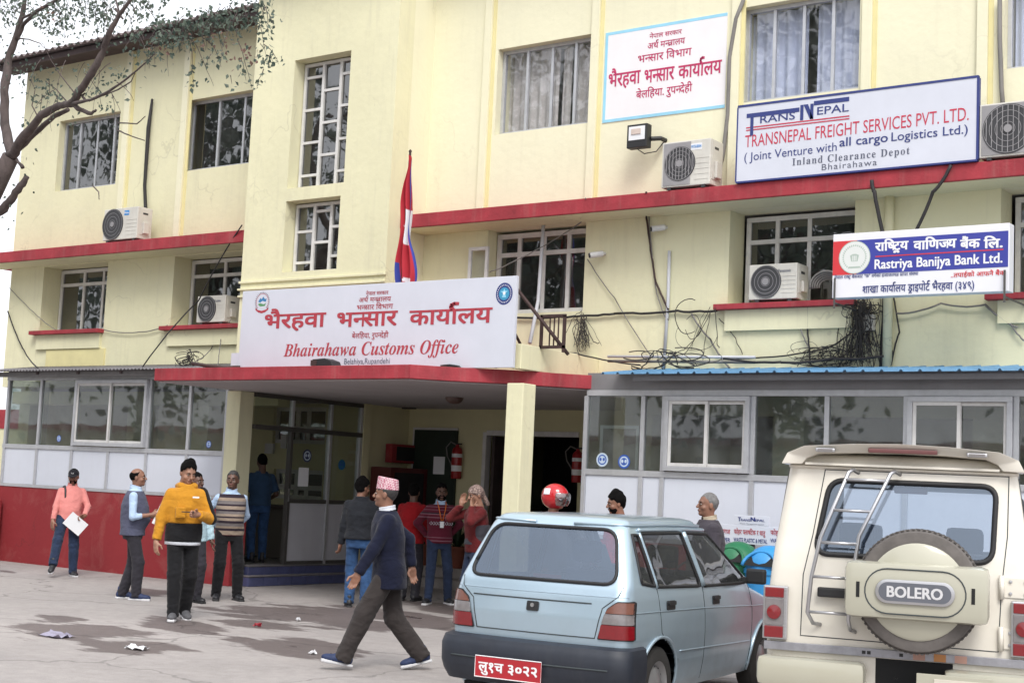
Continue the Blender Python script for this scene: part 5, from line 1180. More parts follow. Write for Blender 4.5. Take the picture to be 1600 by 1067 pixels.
# ================================================================== PEOPLE: signed distance bodies turned into continuous meshes
def surfnet(fn, lo, hi, h):
    lo = np.array(lo, float); hi = np.array(hi, float)
    n = np.maximum(np.ceil((hi-lo)/h).astype(int)+1, 4)
    ax = [lo[i]+h*np.arange(n[i]) for i in range(3)]
    X, Y_, Z = np.meshgrid(*ax, indexing='ij')
    F = fn(np.stack([X, Y_, Z], -1))
    F[0], F[-1] = 1, 1; F[:, 0], F[:, -1] = 1, 1; F[:, :, 0], F[:, :, -1] = 1, 1
    S = F < 0
    c = [S[i:n[0]-1+i, j:n[1]-1+j, k:n[2]-1+k] for i in (0, 1) for j in (0, 1) for k in (0, 1)]
    cnt = sum(x.astype(int) for x in c); mask = (cnt > 0) & (cnt < 8)
    pos = np.zeros(mask.shape+(3,)); num = np.zeros(mask.shape)
    Fc = lambda i, j, k: F[i:n[0]-1+i, j:n[1]-1+j, k:n[2]-1+k]
    for a in range(3):
        for u in (0, 1):
            for v in (0, 1):
                o0 = [u, v]; o0.insert(a, 0); o1 = [u, v]; o1.insert(a, 1)
                f0 = Fc(*o0); f1 = Fc(*o1); m = (f0 < 0) != (f1 < 0)
                t = np.where(m, f0/np.where(m, f0-f1, 1), 0)
                for d in range(3):
                    pos[..., d] += np.where(m, o0[d]+(t if d == a else 0), 0)
                num += m
    idx = -np.ones(mask.shape, int); w_ = np.argwhere(mask); idx[mask] = np.arange(len(w_))
    V = lo+h*(w_+pos[mask]/num[mask][:, None])
    Q = []
    for a in range(3):
        b, c_ = [(1, 2), (2, 0), (0, 1)][a]
        sl0 = [slice(None)]*3; sl1 = [slice(None)]*3; sl0[a] = slice(0, n[a]-1); sl1[a] = slice(1, n[a])
        e = S[tuple(sl0)] != S[tuple(sl1)]
        ii = np.argwhere(e)
        ok = (ii[:, b] > 0) & (ii[:, c_] > 0) & (ii[:, b] < n[b]-1) & (ii[:, c_] < n[c_]-1); ii = ii[ok]
        def at(db, dc):
            q = ii.copy(); q[:, b] -= db; q[:, c_] -= dc; return idx[q[:, 0], q[:, 1], q[:, 2]]
        q = np.stack([at(1, 1), at(0, 1), at(0, 0), at(1, 0)], 1)
        flip = ~S[ii[:, 0], ii[:, 1], ii[:, 2]]; q[flip] = q[flip][:, ::-1]
        Q.append(q)
    Q = np.concatenate(Q)
    return V, Q[(Q >= 0).all(1)]
def cap(p, a, b, ra, rb):
    a = np.array(a, float); b = np.array(b, float); ab = b-a; t = np.clip(((p-a)@ab)/(ab@ab), 0, 1)
    return np.linalg.norm(p-a-t[..., None]*ab, axis=-1)-(ra+(rb-ra)*t)
def ell(p, c, r_):
    q = (p-np.array(c))/np.array(r_); k0 = np.linalg.norm(q, axis=-1); k1 = np.linalg.norm(q/np.array(r_), axis=-1)
    return k0*(k0-1)/np.maximum(k1, 1e-9)
def smin(a, b, k):
    h = np.clip(.5+.5*(b-a)/k, 0, 1); return b*(1-h)+a*h-k*h*(1-h)
def smax(a, b, k): return -smin(-a, -b, k)
def tor(p, zs, cx, cy, aw, bd):      # vertical tube with elliptic section varying with height
    z = p[..., 2]; X = (p[..., 0]-np.interp(z, zs, cx))/np.interp(z, zs, aw); Y_ = (p[..., 1]-np.interp(z, zs, cy))/np.interp(z, zs, bd)
    r_ = np.sqrt(X*X+Y_*Y_)+1e-9
    d = (r_-1)*np.minimum(np.interp(z, zs, aw), np.interp(z, zs, bd))*.9
    return np.maximum(d, np.maximum(zs[0]-z, z-zs[-1]))
def folds(p, amp, f=16.0, seed=0):
    r_ = np.random.default_rng(seed); s = 0
    q = p*f
    wq = q+1.3*np.sin(q[..., [1, 2, 0]]*.55+seed)
    for k in range(4):
        d = r_.normal(size=3); d[2] *= 1.7; d /= np.linalg.norm(d); s = s+np.sin(wq@(d*(.7+.4*k))+r_.uniform(0, 6))/(1+.4*k)
    return amp*s*.5
def ik(a, b, la, lb, pole):
    a = np.array(a, float); b = np.array(b, float); d = b-a; L_ = np.linalg.norm(d); Lm = (la+lb)*.999
    if L_ > Lm: b = a+d/L_*Lm; d = b-a; L_ = Lm
    x = (la*la-lb*lb+L_*L_)/(2*L_); hgt = math.sqrt(max(la*la-x*x, 0)); u = d/L_; pole = np.array(pole, float); v = pole-u*(pole@u); v /= np.linalg.norm(v)
    return a+u*x+v*hgt, b
def nrm(v): v = np.array(v, float); return v/np.linalg.norm(v)
def mesh_obj(name, VQ, m, parent, loc=None):
    V, Q = VQ; me = bpy.data.meshes.new(name); me.from_pydata(V.tolist(), [], Q.tolist()); me.polygons.foreach_set('use_smooth', [True]*len(me.polygons))
    ms = m if isinstance(m, (list, tuple)) else [m]
    for x in ms: me.materials.append(x)
    o = bpy.data.objects.new(name, me); COL.objects.link(o); o.parent = parent; return o
def join(parts):
    Vs = []; Qs = []; n = 0
    for V, Q in parts: Vs.append(V); Qs.append(Q+n); n += len(V)
    return np.concatenate(Vs), np.concatenate(Qs)
def hand(wrist, d, thumb, curl=.5, s=1.0, thumb_close=.5):
    """d = direction of the hand, thumb = side the thumb is on; curl closes fingers towards the palm"""
    y = nrm(d); x = np.array(thumb, float); x = nrm(x-y*(x@y)); z = np.cross(x, y)      # z = palm side for a right hand seen from the back
    segs = []
    fl = [.070, .080, .076, .060]; fx = [.029, .010, -.010, -.028]
    for i in range(4):
        b = np.array([fx[i], .088-.004*abs(i-1.4), 0.0]); a0 = curl*(.55+.1*i); p0 = b
        for k, (fr, rr) in enumerate(((.44, .0098), (.32, .009), (.24, .008))):
            ang = a0*(k+.6); p1 = p0+np.array([fx[i]*.08, math.cos(ang), math.sin(ang)])*fl[i]*fr; segs.append((p0, p1, rr, rr*.93)); p0 = p1
    t0 = np.array([.026, .028, .004]); t1 = t0+np.array([.030, .030, .010+.02*thumb_close]); t2 = t1+np.array([.012-.022*thumb_close, .030, .008+.018*thumb_close])
    segs += [(t0, t1, .013, .011), (t1, t2, .0105, .009)]
    def f(p):
        dd = ell(p, (0, .048, .001), (.043, .056, .017)); dd = smin(dd, cap(p, (0, -.02, 0), (0, .02, 0), .025, .027), .02)
        for (a, b, ra, rb) in segs: dd = smin(dd, cap(p, a, b, ra, rb), .005)
        return dd
    V, Q = surfnet(f, (-.06, -.05, -.05), (.085, .19, .13), .0042)
    V = V*s; B = np.stack([x, y, z], 1)
    return (V@B.T)+np.array(wrist), Q
_skinmats = {}
def skin(tone):
    if tone not in _skinmats:
        m, t, b = newmat('skin'); b.inputs['Roughness'].default_value = .5; b.inputs['Subsurface Weight'].default_value = .08; b.inputs['Subsurface Radius'].default_value = (.02, .008, .005)
        tc = N(t, 'ShaderNodeTexCoord'); n = N(t, 'ShaderNodeTexNoise', Scale=9.0, Detail=4.0); t.links.new(tc.outputs['Object'], n.inputs['Vector'])
        cr = N(t, 'ShaderNodeValToRGB'); cr.color_ramp.elements[0].position = .3; cr.color_ramp.elements[1].position = .7
        cr.color_ramp.elements[0].color = (*[c*.82 for c in tone], 1); cr.color_ramp.elements[1].color = (tone[0]*1.12, tone[1]*1.08, tone[2]*1.05, 1)
        t.links.new(n.outputs[0], cr.inputs[0]); t.links.new(cr.outputs[0], b.inputs['Base Color']); _skinmats[tone] = m
    return _skinmats[tone]
def cloth(name, col, rough=.9, var=.12, bump=.25, bs=220, bands=None, sheen=.08, wr=.52):
    m = mat(name, col, rough, var=var, scale=14, bump=bump, bscale=bs, spec=.25)
    t = m.node_tree; b = t.nodes['Principled BSDF']; b.inputs['Sheen Weight'].default_value = sheen
    tcw = N(t, 'ShaderNodeTexCoord'); wv = N(t, 'ShaderNodeTexNoise', Scale=6.0, Detail=2.0, Roughness=.45, Distortion=.5); mpw = N(t, 'ShaderNodeMapping'); mpw.inputs['Scale'].default_value = (1, 1, 1.7); t.links.new(tcw.outputs['Object'], mpw.inputs[0]); t.links.new(mpw.outputs[0], wv.inputs['Vector'])
    bw = N(t, 'ShaderNodeBump', Strength=wr, Distance=.05); t.links.new(wv.outputs[0], bw.inputs['Height'])
    if b.inputs['Normal'].links: t.links.new(b.inputs['Normal'].links[0].from_socket, bw.inputs['Normal'])
    t.links.new(bw.outputs[0], b.inputs['Normal'])
    if bands:    # knitted colour bands along the height: list of (z, colour)
        tc = N(t, 'ShaderNodeTexCoord'); sp = N(t, 'ShaderNodeSeparateXYZ'); t.links.new(tc.outputs['Object'], sp.inputs[0])
        z0, z1 = bands[0][0], bands[-1][0]; mr = N(t, 'ShaderNodeMapRange'); mr.inputs[1].default_value = z0; mr.inputs[2].default_value = z1; t.links.new(sp.outputs['Z'], mr.inputs[0])
        cr = N(t, 'ShaderNodeValToRGB'); cr.color_ramp.interpolation = 'CONSTANT'
        els = cr.color_ramp.elements
        for i, (z, c) in enumerate(bands[:-1]):
            p = (z-z0)/(z1-z0); e = els[i] if i < 2 else els.new(p); e.position = p; e.color = (*c, 1)
        t.links.new(mr.outputs[0], cr.inputs[0]); t.links.new(cr.outputs[0], b.inputs['Base Color'])
    return m
m_hair = mat('hair_black', (.0045, .004, .004), .95, var=.3, scale=30, bump=.3, bscale=160, spec=.12); m_hairg = mat('hair_grey', (.17, .165, .165), .6, var=.4, scale=30, bump=.5, bscale=160)
m_hairsp = mat('hair_dark_grey', (.04, .037, .037), .6, var=.5, scale=40, bump=.5, bscale=160)
m_eyew = mat('eye_white', (.40, .36, .33), .3, var=0); m_iris = mat('eye_dark', (.02, .012, .01), .2, var=0); m_lip = mat('lip', (.20, .07, .06), .5, var=.1)
DARK = (.12, .060, .042); MED = (.25, .125, .083); LIGHT = (.36, .195, .135)
def person(px, py, H, a, label, P, z=0.0, at=None):
    """P: dict of pose and dress. a: 0 faces the viewer, 90 faces right in the photo, -90 left, 180 away"""
    g = np.array(at) if at is not None else atG(px, py, z)
    tocam = nrm([-g[0], -g[1], 0]); right = np.array([-tocam[1], tocam[0], 0]); right = np.array([RT[0], RT[1], 0]); right = nrm(right-tocam*(right@tocam))
    f = math.cos(R(a))*tocam+math.sin(R(a))*right; rz = math.atan2(-f[0], f[1])
    root = empty('person', (g[0], g[1], z), rz, label, 'person'); s = H/1.72
    sc_ = P.get('wide', 1.0); dy = P.get('lean', 0.0); dx = P.get('leanx', 0.0); drop = P.get('drop', 0.0); tone = P.get('tone', MED); sk = skin(tone)
    hz = .93-drop
    zs = [hz-.10, hz, hz+.12, hz+.30, hz+.42, hz+.475, hz+.52, hz+.58]
    cx = [0, 0, dx*.25, dx*.65, dx*.9, dx*.95, dx, dx]; cyy = [0, 0, dy*.25, dy*.65, dy*.9, dy*.95, dy, dy*1.05]
    belly = P.get('belly', 0.0)
    aw = np.array([.148, .158, .146, .166, .166, .132, .068, .050])*sc_; bd = np.array([.105, .115, .105+belly, .122+belly*.35, .103, .080, .060, .054])*sc_
    cyb = [0, 0, dy*.25+belly*.5, dy*.65+belly*.15]+cyy[4:]
    sho = [np.array([sx*.166*sc_+dx*.9, dy*.9, hz+.436]) for sx in (1, -1)]      # right (+x), left (-x)
    hips = [np.array([sx*.088*sc_, 0, hz-.01]) for sx in (1, -1)]
    arms = []
    for i, sx in enumerate((1, -1)):
        A = P.get('arms', [None, None])[i] or {}
        w_ = A.get('w', (sx*.27*sc_, .05, hz-.12)); pole = A.get('pole', (sx*.5, -1, -.2))
        e, w2 = ik(sho[i], w_, .285, .255, pole); arms.append((sho[i], e, w2, A))
    legs = []
    for i, sx in enumerate((1, -1)):
        G = P.get('legs', [None, None])[i] or {}
        an = G.get('a', (sx*.10, -.02, .085)); pole = G.get('pole', (sx*.1, 1, 0)); k, a2 = ik(hips[i], an, .435, .415, pole); legs.append((hips[i], k, a2, G.get('toe', (sx*.22, 1, -.0))))
    # ---- head
    hy = R(P.get('turn', 0)); hp = R(P.get('nod', 0)); ch, sh = math.cos(hy), math.sin(hy)
    Rz = np.array([[ch, -sh, 0], [sh, ch, 0], [0, 0, 1]]); Rx = np.array([[1, 0, 0], [0, math.cos(hp), -math.sin(hp)], [0, math.sin(hp), math.cos(hp)]])
    RH = Rz@Rx; HC = np.array([dx*1.05, dy*1.08+.018, hz+.675])
    jaw = P.get('jaw', 1.0)
    def fh(p):
        d = ell(p, (0, -.012, .028), (.077, .096, .094))
        d = smin(d, ell(p, (0, .022, -.045), (.058*jaw, .066, .070)), .03)
        d = smin(d, ell(p, (0, .070, -.090), (.024, .018, .017)), .025)
        d = smin(d, cap(p, (-.032, .070, .026), (.032, .070, .026), .016, .016), .018)
        for sx in (1, -1):
            d = smax(d, -(np.linalg.norm(p-np.array([sx*.032, .099, .006]), axis=-1)-.018), .014)
            d = smin(d, ell(p, (sx*.045, .056, -.030), (.022, .022, .020)), .02)
            d = smin(d, ell(p, (sx*.078, -.012, -.005), (.010, .020, .033)), .008)
        d = smin(d, cap(p, (0, .086, .015), (0, .108, -.022), .009, .014), .010)
        for sx in (1, -1): d = smin(d, ell(p, (sx*.012, .099, -.026), (.009, .010, .008)), .006)
        d = smin(d, cap(p, (-.018, .088, -.056), (.018, .088, -.056), .008, .008), .010)
        d = smin(d, cap(p, (0, -.01, -.05), (0, -.035, -.20), .056, .060), .03)
        return d
    VH, QH = surfnet(fh, (-.11, -.13, -.20), (.11, .14, .14), .0062)
    parts = [((VH@RH.T)+HC, QH)]
    for i, sx in enumerate((1, -1)):
        S_, E_, W_, A = arms[i]; d = A.get('hd', None) or (W_-E_); th = A.get('th', (-sx*.4, 1, .1) if not A.get('hd') else (0, 0, 1))
        hs_ = hand(W_, d, th, A.get('curl', .45), 1.0)
        parts.append(hs_)
    def fb(p):     # slim continuous body under the clothes
        d = tor(p, zs, cx, cyb, aw*.86, bd*.86)
        for (S_, E_, W_, A) in arms: d = smin(d, smin(cap(p, S_, E_, .048, .036), cap(p, E_, W_+(W_-E_)*.06, .037, .026), .02), .03)
        for (h_, k_, a_, t_) in legs: d = smin(d, smin(cap(p, h_, k_, .078, .05), cap(p, k_, a_, .05, .033), .03), .03)
        for (h_, k_, a_, t_) in legs: d = smin(d, cap(p, a_+[0, 0, -.035], a_+nrm(t_)*.10+[0, 0, -.035], .034, .026), .03)
        return d
    allp = np.array([q for A in arms for q in A[:3]]+[q for L_ in legs for q in L_[:3]]); lo = allp.min(0)-.2; hi = allp.max(0)+.2; lo[2] = 0.0; hi[2] = hz+.60
    parts.append(surfnet(fb, lo, hi, .018))
    body = mesh_obj('body', join(parts), sk, root)
    # ---- eyes, brows, lips, hair
    def hp_(name, f_, lo_, hi_, h_, m_):
        V, Q = surfnet(f_, lo_, hi_, h_); return mesh_obj(name, ((V@RH.T)+HC, Q), m_, root)
    for sx in (1, -1):
        mb = MB(); c = np.array([sx*.032, .0785, .006])
        o = hp_('eye', lambda p: ell(p, c, (.0135, .0115, .0050)), c-.02, c+.02, .0032, m_eyew); o.parent = body
        c2_ = c+np.array([0, .0095, 0]); o2 = hp_('iris', lambda p: ell(p, c2_, (.0065, .0045, .0060)), c2_-.012, c2_+.012, .002, m_iris); o2.parent = body
        o3 = hp_('eyebrow', lambda p: np.minimum(cap(p, (sx*.016, .088, .024), (sx*.034, .088, .029), .0042, .0045), cap(p, (sx*.034, .088, .029), (sx*.05, .078, .024), .0045, .0025)), (sx*.033-.03, .06, .01), (sx*.033+.03, .10, .04), .003, P.get('brow', m_hair)); o3.parent = body
    o = hp_('lips', lambda p: np.minimum(cap(p, (-.019, .091, -.052), (.019, .091, -.052), .0042, .0042), cap(p, (-.015, .092, -.060), (.015, .092, -.060), .0050, .0050)), (-.03, .075, -.075), (.03, .105, -.04), .0028, m_lip); o.parent = body
    hs = P.get('hair', 'short'); hm = P.get('hairm', m_hair)
    if hs:
        vol = {'short': .005, 'thick': .011, 'crop': .003, 'bald': .004, 'hat': .004}[hs]; topv = {'short': .010, 'thick': .026, 'crop': .003, 'bald': -.012, 'hat': .0}[hs]
        hl = {'short': .080, 'thick': .078, 'crop': .084, 'bald': .100, 'hat': .05}[hs]
        def fhair(p):
            d = ell(p, (0, -.014, .030+topv*.4), (.078+vol, .098+vol, .094+topv))
            y = p[..., 1]; zm = np.interp(y, [-.12, -.05, -.022, .0, .018, .045, .085], [-.082, -.072, -.035, .005, .050, hl-.012, hl])
            d = d+folds(p, .0035 if hs != 'thick' else .0085, 60 if hs != 'thick' else 44, 3); zm = zm+.010*np.sin(p[..., 0]*150)*(p[..., 1] > .03)+(.016*np.sin(p[..., 0]*38+.8) if hs == 'thick' else 0)
            return smax(d, (zm-p[..., 2]), .006)
        V, Q = surfnet(fhair, (-.12, -.14, -.11), (.12, .12, .18), .0062); mesh_obj('hair', ((V@RH.T)+HC, Q), hm, root)
    if P.get('beard'):
        k_ = P['beard']
        if k_ != 'moustache': mesh_obj('beard', (lambda VQ: ((VQ[0]@RH.T)+HC, VQ[1]))(surfnet(lambda p: smax(smax(ell(p, (0, .020, -.050), (.0605*jaw+.002, .0735, .077)), p[..., 2]+.040-np.abs(p[..., 0])*.55, .006), -ell(p, (0, .095, -.054), (.022, .02, .012)), .004)+folds(p, .001, 90, 4), (-.09, -.07, -.15), (.09, .12, .02), .005)), m_hair, root)
        mo = surfnet(lambda p: np.minimum(cap(p, (0, .1, -.042), (.024, .088, -.049), .0055, .003), cap(p, (0, .1, -.042), (-.024, .088, -.049), .0055, .003)), (-.035, .075, -.06), (.035, .112, -.03), .003); mesh_obj('moustache', ((mo[0]@RH.T)+HC, mo[1]), hm if P['beard'] == 'moustache' else m_hair, root)
    # ---- top garment
    tp = P['top']; inf = tp.get('inf', .022); hem = hz+tp.get('hem', -.10); sl = tp.get('sleeve', 1.0); col_z = hz+tp.get('collar', .532)
    def ftop(p, sleeve=sl, inf=inf, hem=hem, col_z=col_z, fold=tp.get('fold', .007)):
        d = tor(p, [hem-.05]+zs[1:], [0]+list(cx[1:]), [0]+list(cyb[1:]), np.concatenate([[aw[0]+tp.get('flare', .0)], aw[1:]])+inf, np.concatenate([[bd[0]+tp.get('flare', 0)], bd[1:]])+inf)
        d = smax(d+folds(p, fold, 15, tp.get('seed', 1))*(.35+np.clip((hz+.42-p[..., 2])*2.4, 0, 1)*.65), hem-p[..., 2], .006)
        if sleeve > 0:
            for (S_, E_, W_, A) in arms:
                if sleeve >= .5:
                    We = E_+(W_-E_)*(min(1, (sleeve-.5)*2)); u = nrm(W_-E_)
                    fa = smax(cap(p, E_, We+u*.02, ( .036+inf*.62), .028+inf*.55)+np.sin(((p-E_)@u)*75+2*np.sin(p[..., 0]*40))*.0022, (p-We)@u, .006)
                    dd = smin(cap(p, S_, E_, .044+inf*.62, .037+inf*.62)+folds(p, fold*.6, 22, 4), fa, .02)
                else:
                    u = nrm(E_-S_); Se = S_+(E_-S_)*sleeve*2; dd = smax(cap(p, S_, Se, .046+inf*.7, .048+inf*.7), (p-Se)@u, .006)
                d = smin(d, dd, .030)
        else:
            for (S_, E_, W_, A) in arms: d = smin(d, ell(p, S_-np.array([np.sign(S_[0]-dx)*.03, 0, .01]), (.05, .075, .07)), .02)
        d = smax(d, p[..., 2]-col_z, .006)
        return d
    lo2 = lo.copy(); lo2[2] = min(hem-.05, min(A[2][2] for A in arms)-.1); hi2 = hi.copy(); hi2[2] = col_z+.03
    topo = mesh_obj(tp.get('name', 'shirt'), surfnet(ftop, lo2, hi2, .0115), tp['m'], root)
    if 'under' in P:    # shirt under a vest or sweater, with its own sleeves and collar
        u_ = P['under']; mesh_obj('shirt', surfnet(lambda p: ftop(p, sleeve=u_.get('sleeve', 1.0), inf=inf*.45, hem=hem+.05, col_z=hz+.555, fold=.005), lo2, hi2+np.array([0, 0, .03]), .0115), u_['m'], root)
    if P.get('collar'):
        def fc_(p):
            q = (p-(HC*[1, 1, 0]+[0, -.018, hz+.548])); r_ = np.sqrt((q[..., 0]/1.0)**2+(q[..., 1]/1.02)**2); tilt = q[..., 2]+q[..., 1]*.22
            d = np.maximum(np.abs(r_-.070-np.clip(-tilt*.35, 0, .1))-.006, np.abs(tilt)-.024); gap = np.maximum(np.abs(q[..., 0])-.022+q[..., 2]*.3, -q[..., 1]); return smax(d, -gap, .004)
        c0 = HC*[1, 1, 0]+[0, -.018, hz+.548]; mesh_obj('collar', surfnet(fc_, c0-.12, c0+.12, .006), P['collar'], root)
    # ---- trousers
    tr = P['trousers']; ti = tr.get('inf', .022); hemz = tr.get('hem', .0)
    def fleg(p):
        zt = [hz-.14, hz-.05, hz+.02, hz+.09]; d = tor(p, zt, [0]*4, [0]*4, np.array([.150, .166, .160, .146])*sc_+ti*.6, np.array([.10, .118, .112, .104+belly*.5])*sc_+ti*.6)
        for (h_, k_, a_, t_) in legs:
            u = nrm(a_-k_); e = a_+u*(.045+hemz); dd = smin(cap(p, h_, k_, .084+ti*.5, .056+ti), smax(cap(p, k_, e+u*.05, .055+ti, .046+ti), (p-e)@u, .006), .03)
            # creases gather at the knee and over the shoe
            kd = np.linalg.norm(p-k_, axis=-1); ad = np.linalg.norm(p-a_, axis=-1)
            dd = dd+np.sin(p[..., 2]*95+p[..., 0]*30+3*np.sin(p[..., 1]*30))*.0035*(np.exp(-(kd/.13)**2)+1.3*np.exp(-(ad/.13)**2))
            d = smin(d, dd, .022)
        d = d+folds(p, tr.get('fold', .005), 13, 7)
        return smax(d, p[..., 2]-(hz+.06), .006)
    lo3 = lo.copy(); hi3 = hi.copy(); lo3[2] = min(L_[2][2] for L_ in legs)-.12; lo3[2] = max(lo3[2], .0); hi3[2] = hz+.12
    mesh_obj('trousers', surfnet(fleg, lo3, hi3, .0115), tr['m'], root)
    # ---- shoes
    sh_ = P['shoes']
    for (h_, k_, a_, t_) in legs:
        td = nrm(t_); side = nrm(np.cross(td, [0, 0, 1])); upn = np.cross(side, td); B = np.stack([side, td, upn], 1)
        def fs_(p):
            d = smin(cap(p, (0, -.045, -.030), (0, .06, -.034), .043, .044), ell(p, (0, .125, -.043), (.048, .075, .036)), .03); d = smin(d, cap(p, (0, -.03, .0), (0, -.025, .05), .042, .043), .02)
            return smax(d, -.068-p[..., 2], .005)+folds(p, .001, 60, 2)
        def fso(p):
            ww = np.interp(p[..., 1], [-.10, -.05, .05, .13, .19], [.034, .041, .041, .049, .036]); q = np.maximum(np.abs(p[..., 0])-ww, np.maximum(p[..., 1]-.195, -.095-p[..., 1])); return smax(q, np.abs(p[..., 2]+.074)-.013-.004*(p[..., 1] > .1), .006)
        for nm, f_, m_, b_ in (('shoe', fs_, sh_['m'], 1), ('sole', fso, sh_.get('sole', m_blackp), 0)):
            V, Q = surfnet(f_, (-.075, -.12, -.1), (.075, .22, .10), .0085); so_ = mesh_obj(nm, ((V@B.T)+a_, Q), m_, root)
            if nm == 'shoe': last_shoe = so_
            else: so_.parent = last_shoe
    root.scale = (s, s, s)
    info = dict(root=root, g=g, f=f, s=s, HC=HC, RH=RH, arms=arms, legs=legs, hz=hz, body=body)
    def W(p): # local -> world
        c_, s__ = math.cos(rz), math.sin(rz); p = np.array(p)*s; return np.array([g[0]+p[0]*c_-p[1]*s__, g[1]+p[0]*s__+p[1]*c_, z+p[2]])
    info['W'] = W; info['head'] = lambda q: W(RH@np.array(q)+HC); return info
def headpart(I, name, f_, lo_, hi_, h_, m_, parent=None):
    V, Q = surfnet(f_, lo_, hi_, h_); return mesh_obj(name, ((V@I['RH'].T)+I['HC'], Q), m_, parent or I['root'])
# cloths
c_jean = cloth('denim_dark', (.022, .035, .075), var=.35, bump=.3); c_jeanb = cloth('denim_blue', (.035, .085, .20), var=.4, bump=.3)
c_char = cloth('trouser_charcoal', (.030, .028, .036)); c_black = cloth('trouser_black', (.010, .010, .012)); c_brown = cloth('trouser_brown_grey', (.042, .035, .034))
c_pink = cloth('shirt_salmon_pink', (.68, .25, .23), var=.06); c_vest = cloth('vest_slate_knit', (.085, .09, .14), bump=.5, bs=300); c_lblue = cloth('shirt_pale_blue', (.42, .55, .74), var=.05)
c_yel = cloth('jacket_mustard', (.52, .235, .02), var=.1); c_navy = cloth('blazer_navy', (.006, .008, .024), var=.1); c_dkjk = cloth('jacket_charcoal', (.018, .020, .026)); c_dblue = cloth('shirt_dark_blue', (.03, .065, .13), var=.1)
c_redj = cloth('sweater_bright_red', (.34, .010, .015)); c_rust = cloth('fleece_rust_red', (.12, .014, .016)); c_gfl = cloth('fleece_grey', (.06, .06, .075)); c_wht = cloth('shirt_white', (.60, .62, .68), var=.04)
s_dk = mat('shoe_dark', (.02, .02, .024), .5, var=.2); s_navy = mat('shoe_navy_mesh', (.02, .035, .10), .7, var=.3, scale=40); s_grey = mat('shoe_grey_mesh', (.10, .10, .11), .7, var=.3, scale=40); s_sole = mat('shoe_sole_white', (.60, .60, .62), .6, var=.1)
BE = (.30, .235, .185); DK = (.030, .020, .030); MR = (.075, .015, .025); GY = (.17, .15, .15)
c_str = cloth('sweater_striped', BE, bump=.4, bands=[(.80, MR), (.875, BE), (.93, DK), (.96, BE), (.99, GY), (1.03, DK), (1.065, BE), (1.10, DK), (1.12, BE), (1.155, GY), (1.19, DK), (1.215, BE), (1.26, DK), (1.285, GY), (1.33, BE), (1.37, DK), (1.385, BE), (1.6, BE)][:17])
PK = (.22, .10, .13); M1 = (.11, .012, .028)
c_mar = cloth('sweater_maroon_fairisle', M1, bump=.4, bands=[(.8, M1), (.90, PK), (.915, M1), (.95, PK), (.96, M1), (1.235, PK), (1.25, M1), (1.28, PK), (1.295, DK), (1.31, M1), (1.345, PK), (1.355, M1), (1.39, PK), (1.40, M1), (1.7, M1)])
c_dkbrown = cloth('jacket_brown_grey', (.055, .048, .060))
def thing(o, label, cat, group=None): return tag(o, label, cat, group)

# 1 man in the pink shirt leaning on the red wall
I1 = person(100, 899, 1.58, 12, 'man in salmon pink shirt and black cap leaning on the red wall holding white paper', dict(
    tone=MED, hair='short', beard='full', turn=-22, nod=-16, lean=-.10, leanx=-.05, wide=1.05, belly=.025,
    arms=[dict(w=(.30, .16, .78), pole=(.6, -1, .1), hd=(.1, .35, -1), th=(-.6, 1, 0), curl=.5), dict(w=(-.20, .24, .98), pole=(-1, -.5, -.3), hd=(.9, .25, -.35), th=(.1, .4, 1), curl=1.0)],
    legs=[dict(a=(.30, .50, .16), toe=(.5, 1, -.62), pole=(.4, 1, .3)), dict(a=(-.10, .16, .085), toe=(-.1, 1, 0))],
    top=dict(m=c_pink, name='shirt', inf=.022, hem=-.13, sleeve=.95, flare=.01), collar=c_pink, trousers=dict(m=c_jean, inf=.024), shoes=dict(m=s_dk, sole=s_sole)))
m_cap = cloth('cap_black', (.012, .012, .016))
def fcap(p):
    d = ell(p, (0, -.012, .045), (.088, .107, .092)); return smax(d, .040-p[..., 2]-p[..., 1]*.02, .006)
cap1 = headpart(I1, 'baseball_cap', fcap, (-.12, -.14, .0), (.12, .13, .16), .007, m_cap, None); cap1.parent = I1['root']
br_ = headpart(I1, 'brim', lambda p: smax(ell(p, (0, .085, .045), (.075, .095, .012)), -ell(p, (0, -.012, .045), (.080, .098, .09)), .004), (-.1, .0, .02), (.1, .19, .07), .006, m_cap, cap1)
lg = layout('NY')[0]; V_, F_, w0 = layout('NY')
P3 = [tuple(I1['RH']@np.array([-.022*0-( -.5)*0+(-(p[0]/w0-.5))*-.046*-1, .1015-.9*((p[0]/w0-.5)*.046)**2/.1, .075+p[1]*.042])+I1['HC']) for p in V_]
me = bpy.data.meshes.new('cap_emblem'); me.from_pydata(P3, [], F_); me.materials.append(m_textwhite); o = bpy.data.objects.new('cap_emblem', me); COL.objects.link(o); o.parent = cap1
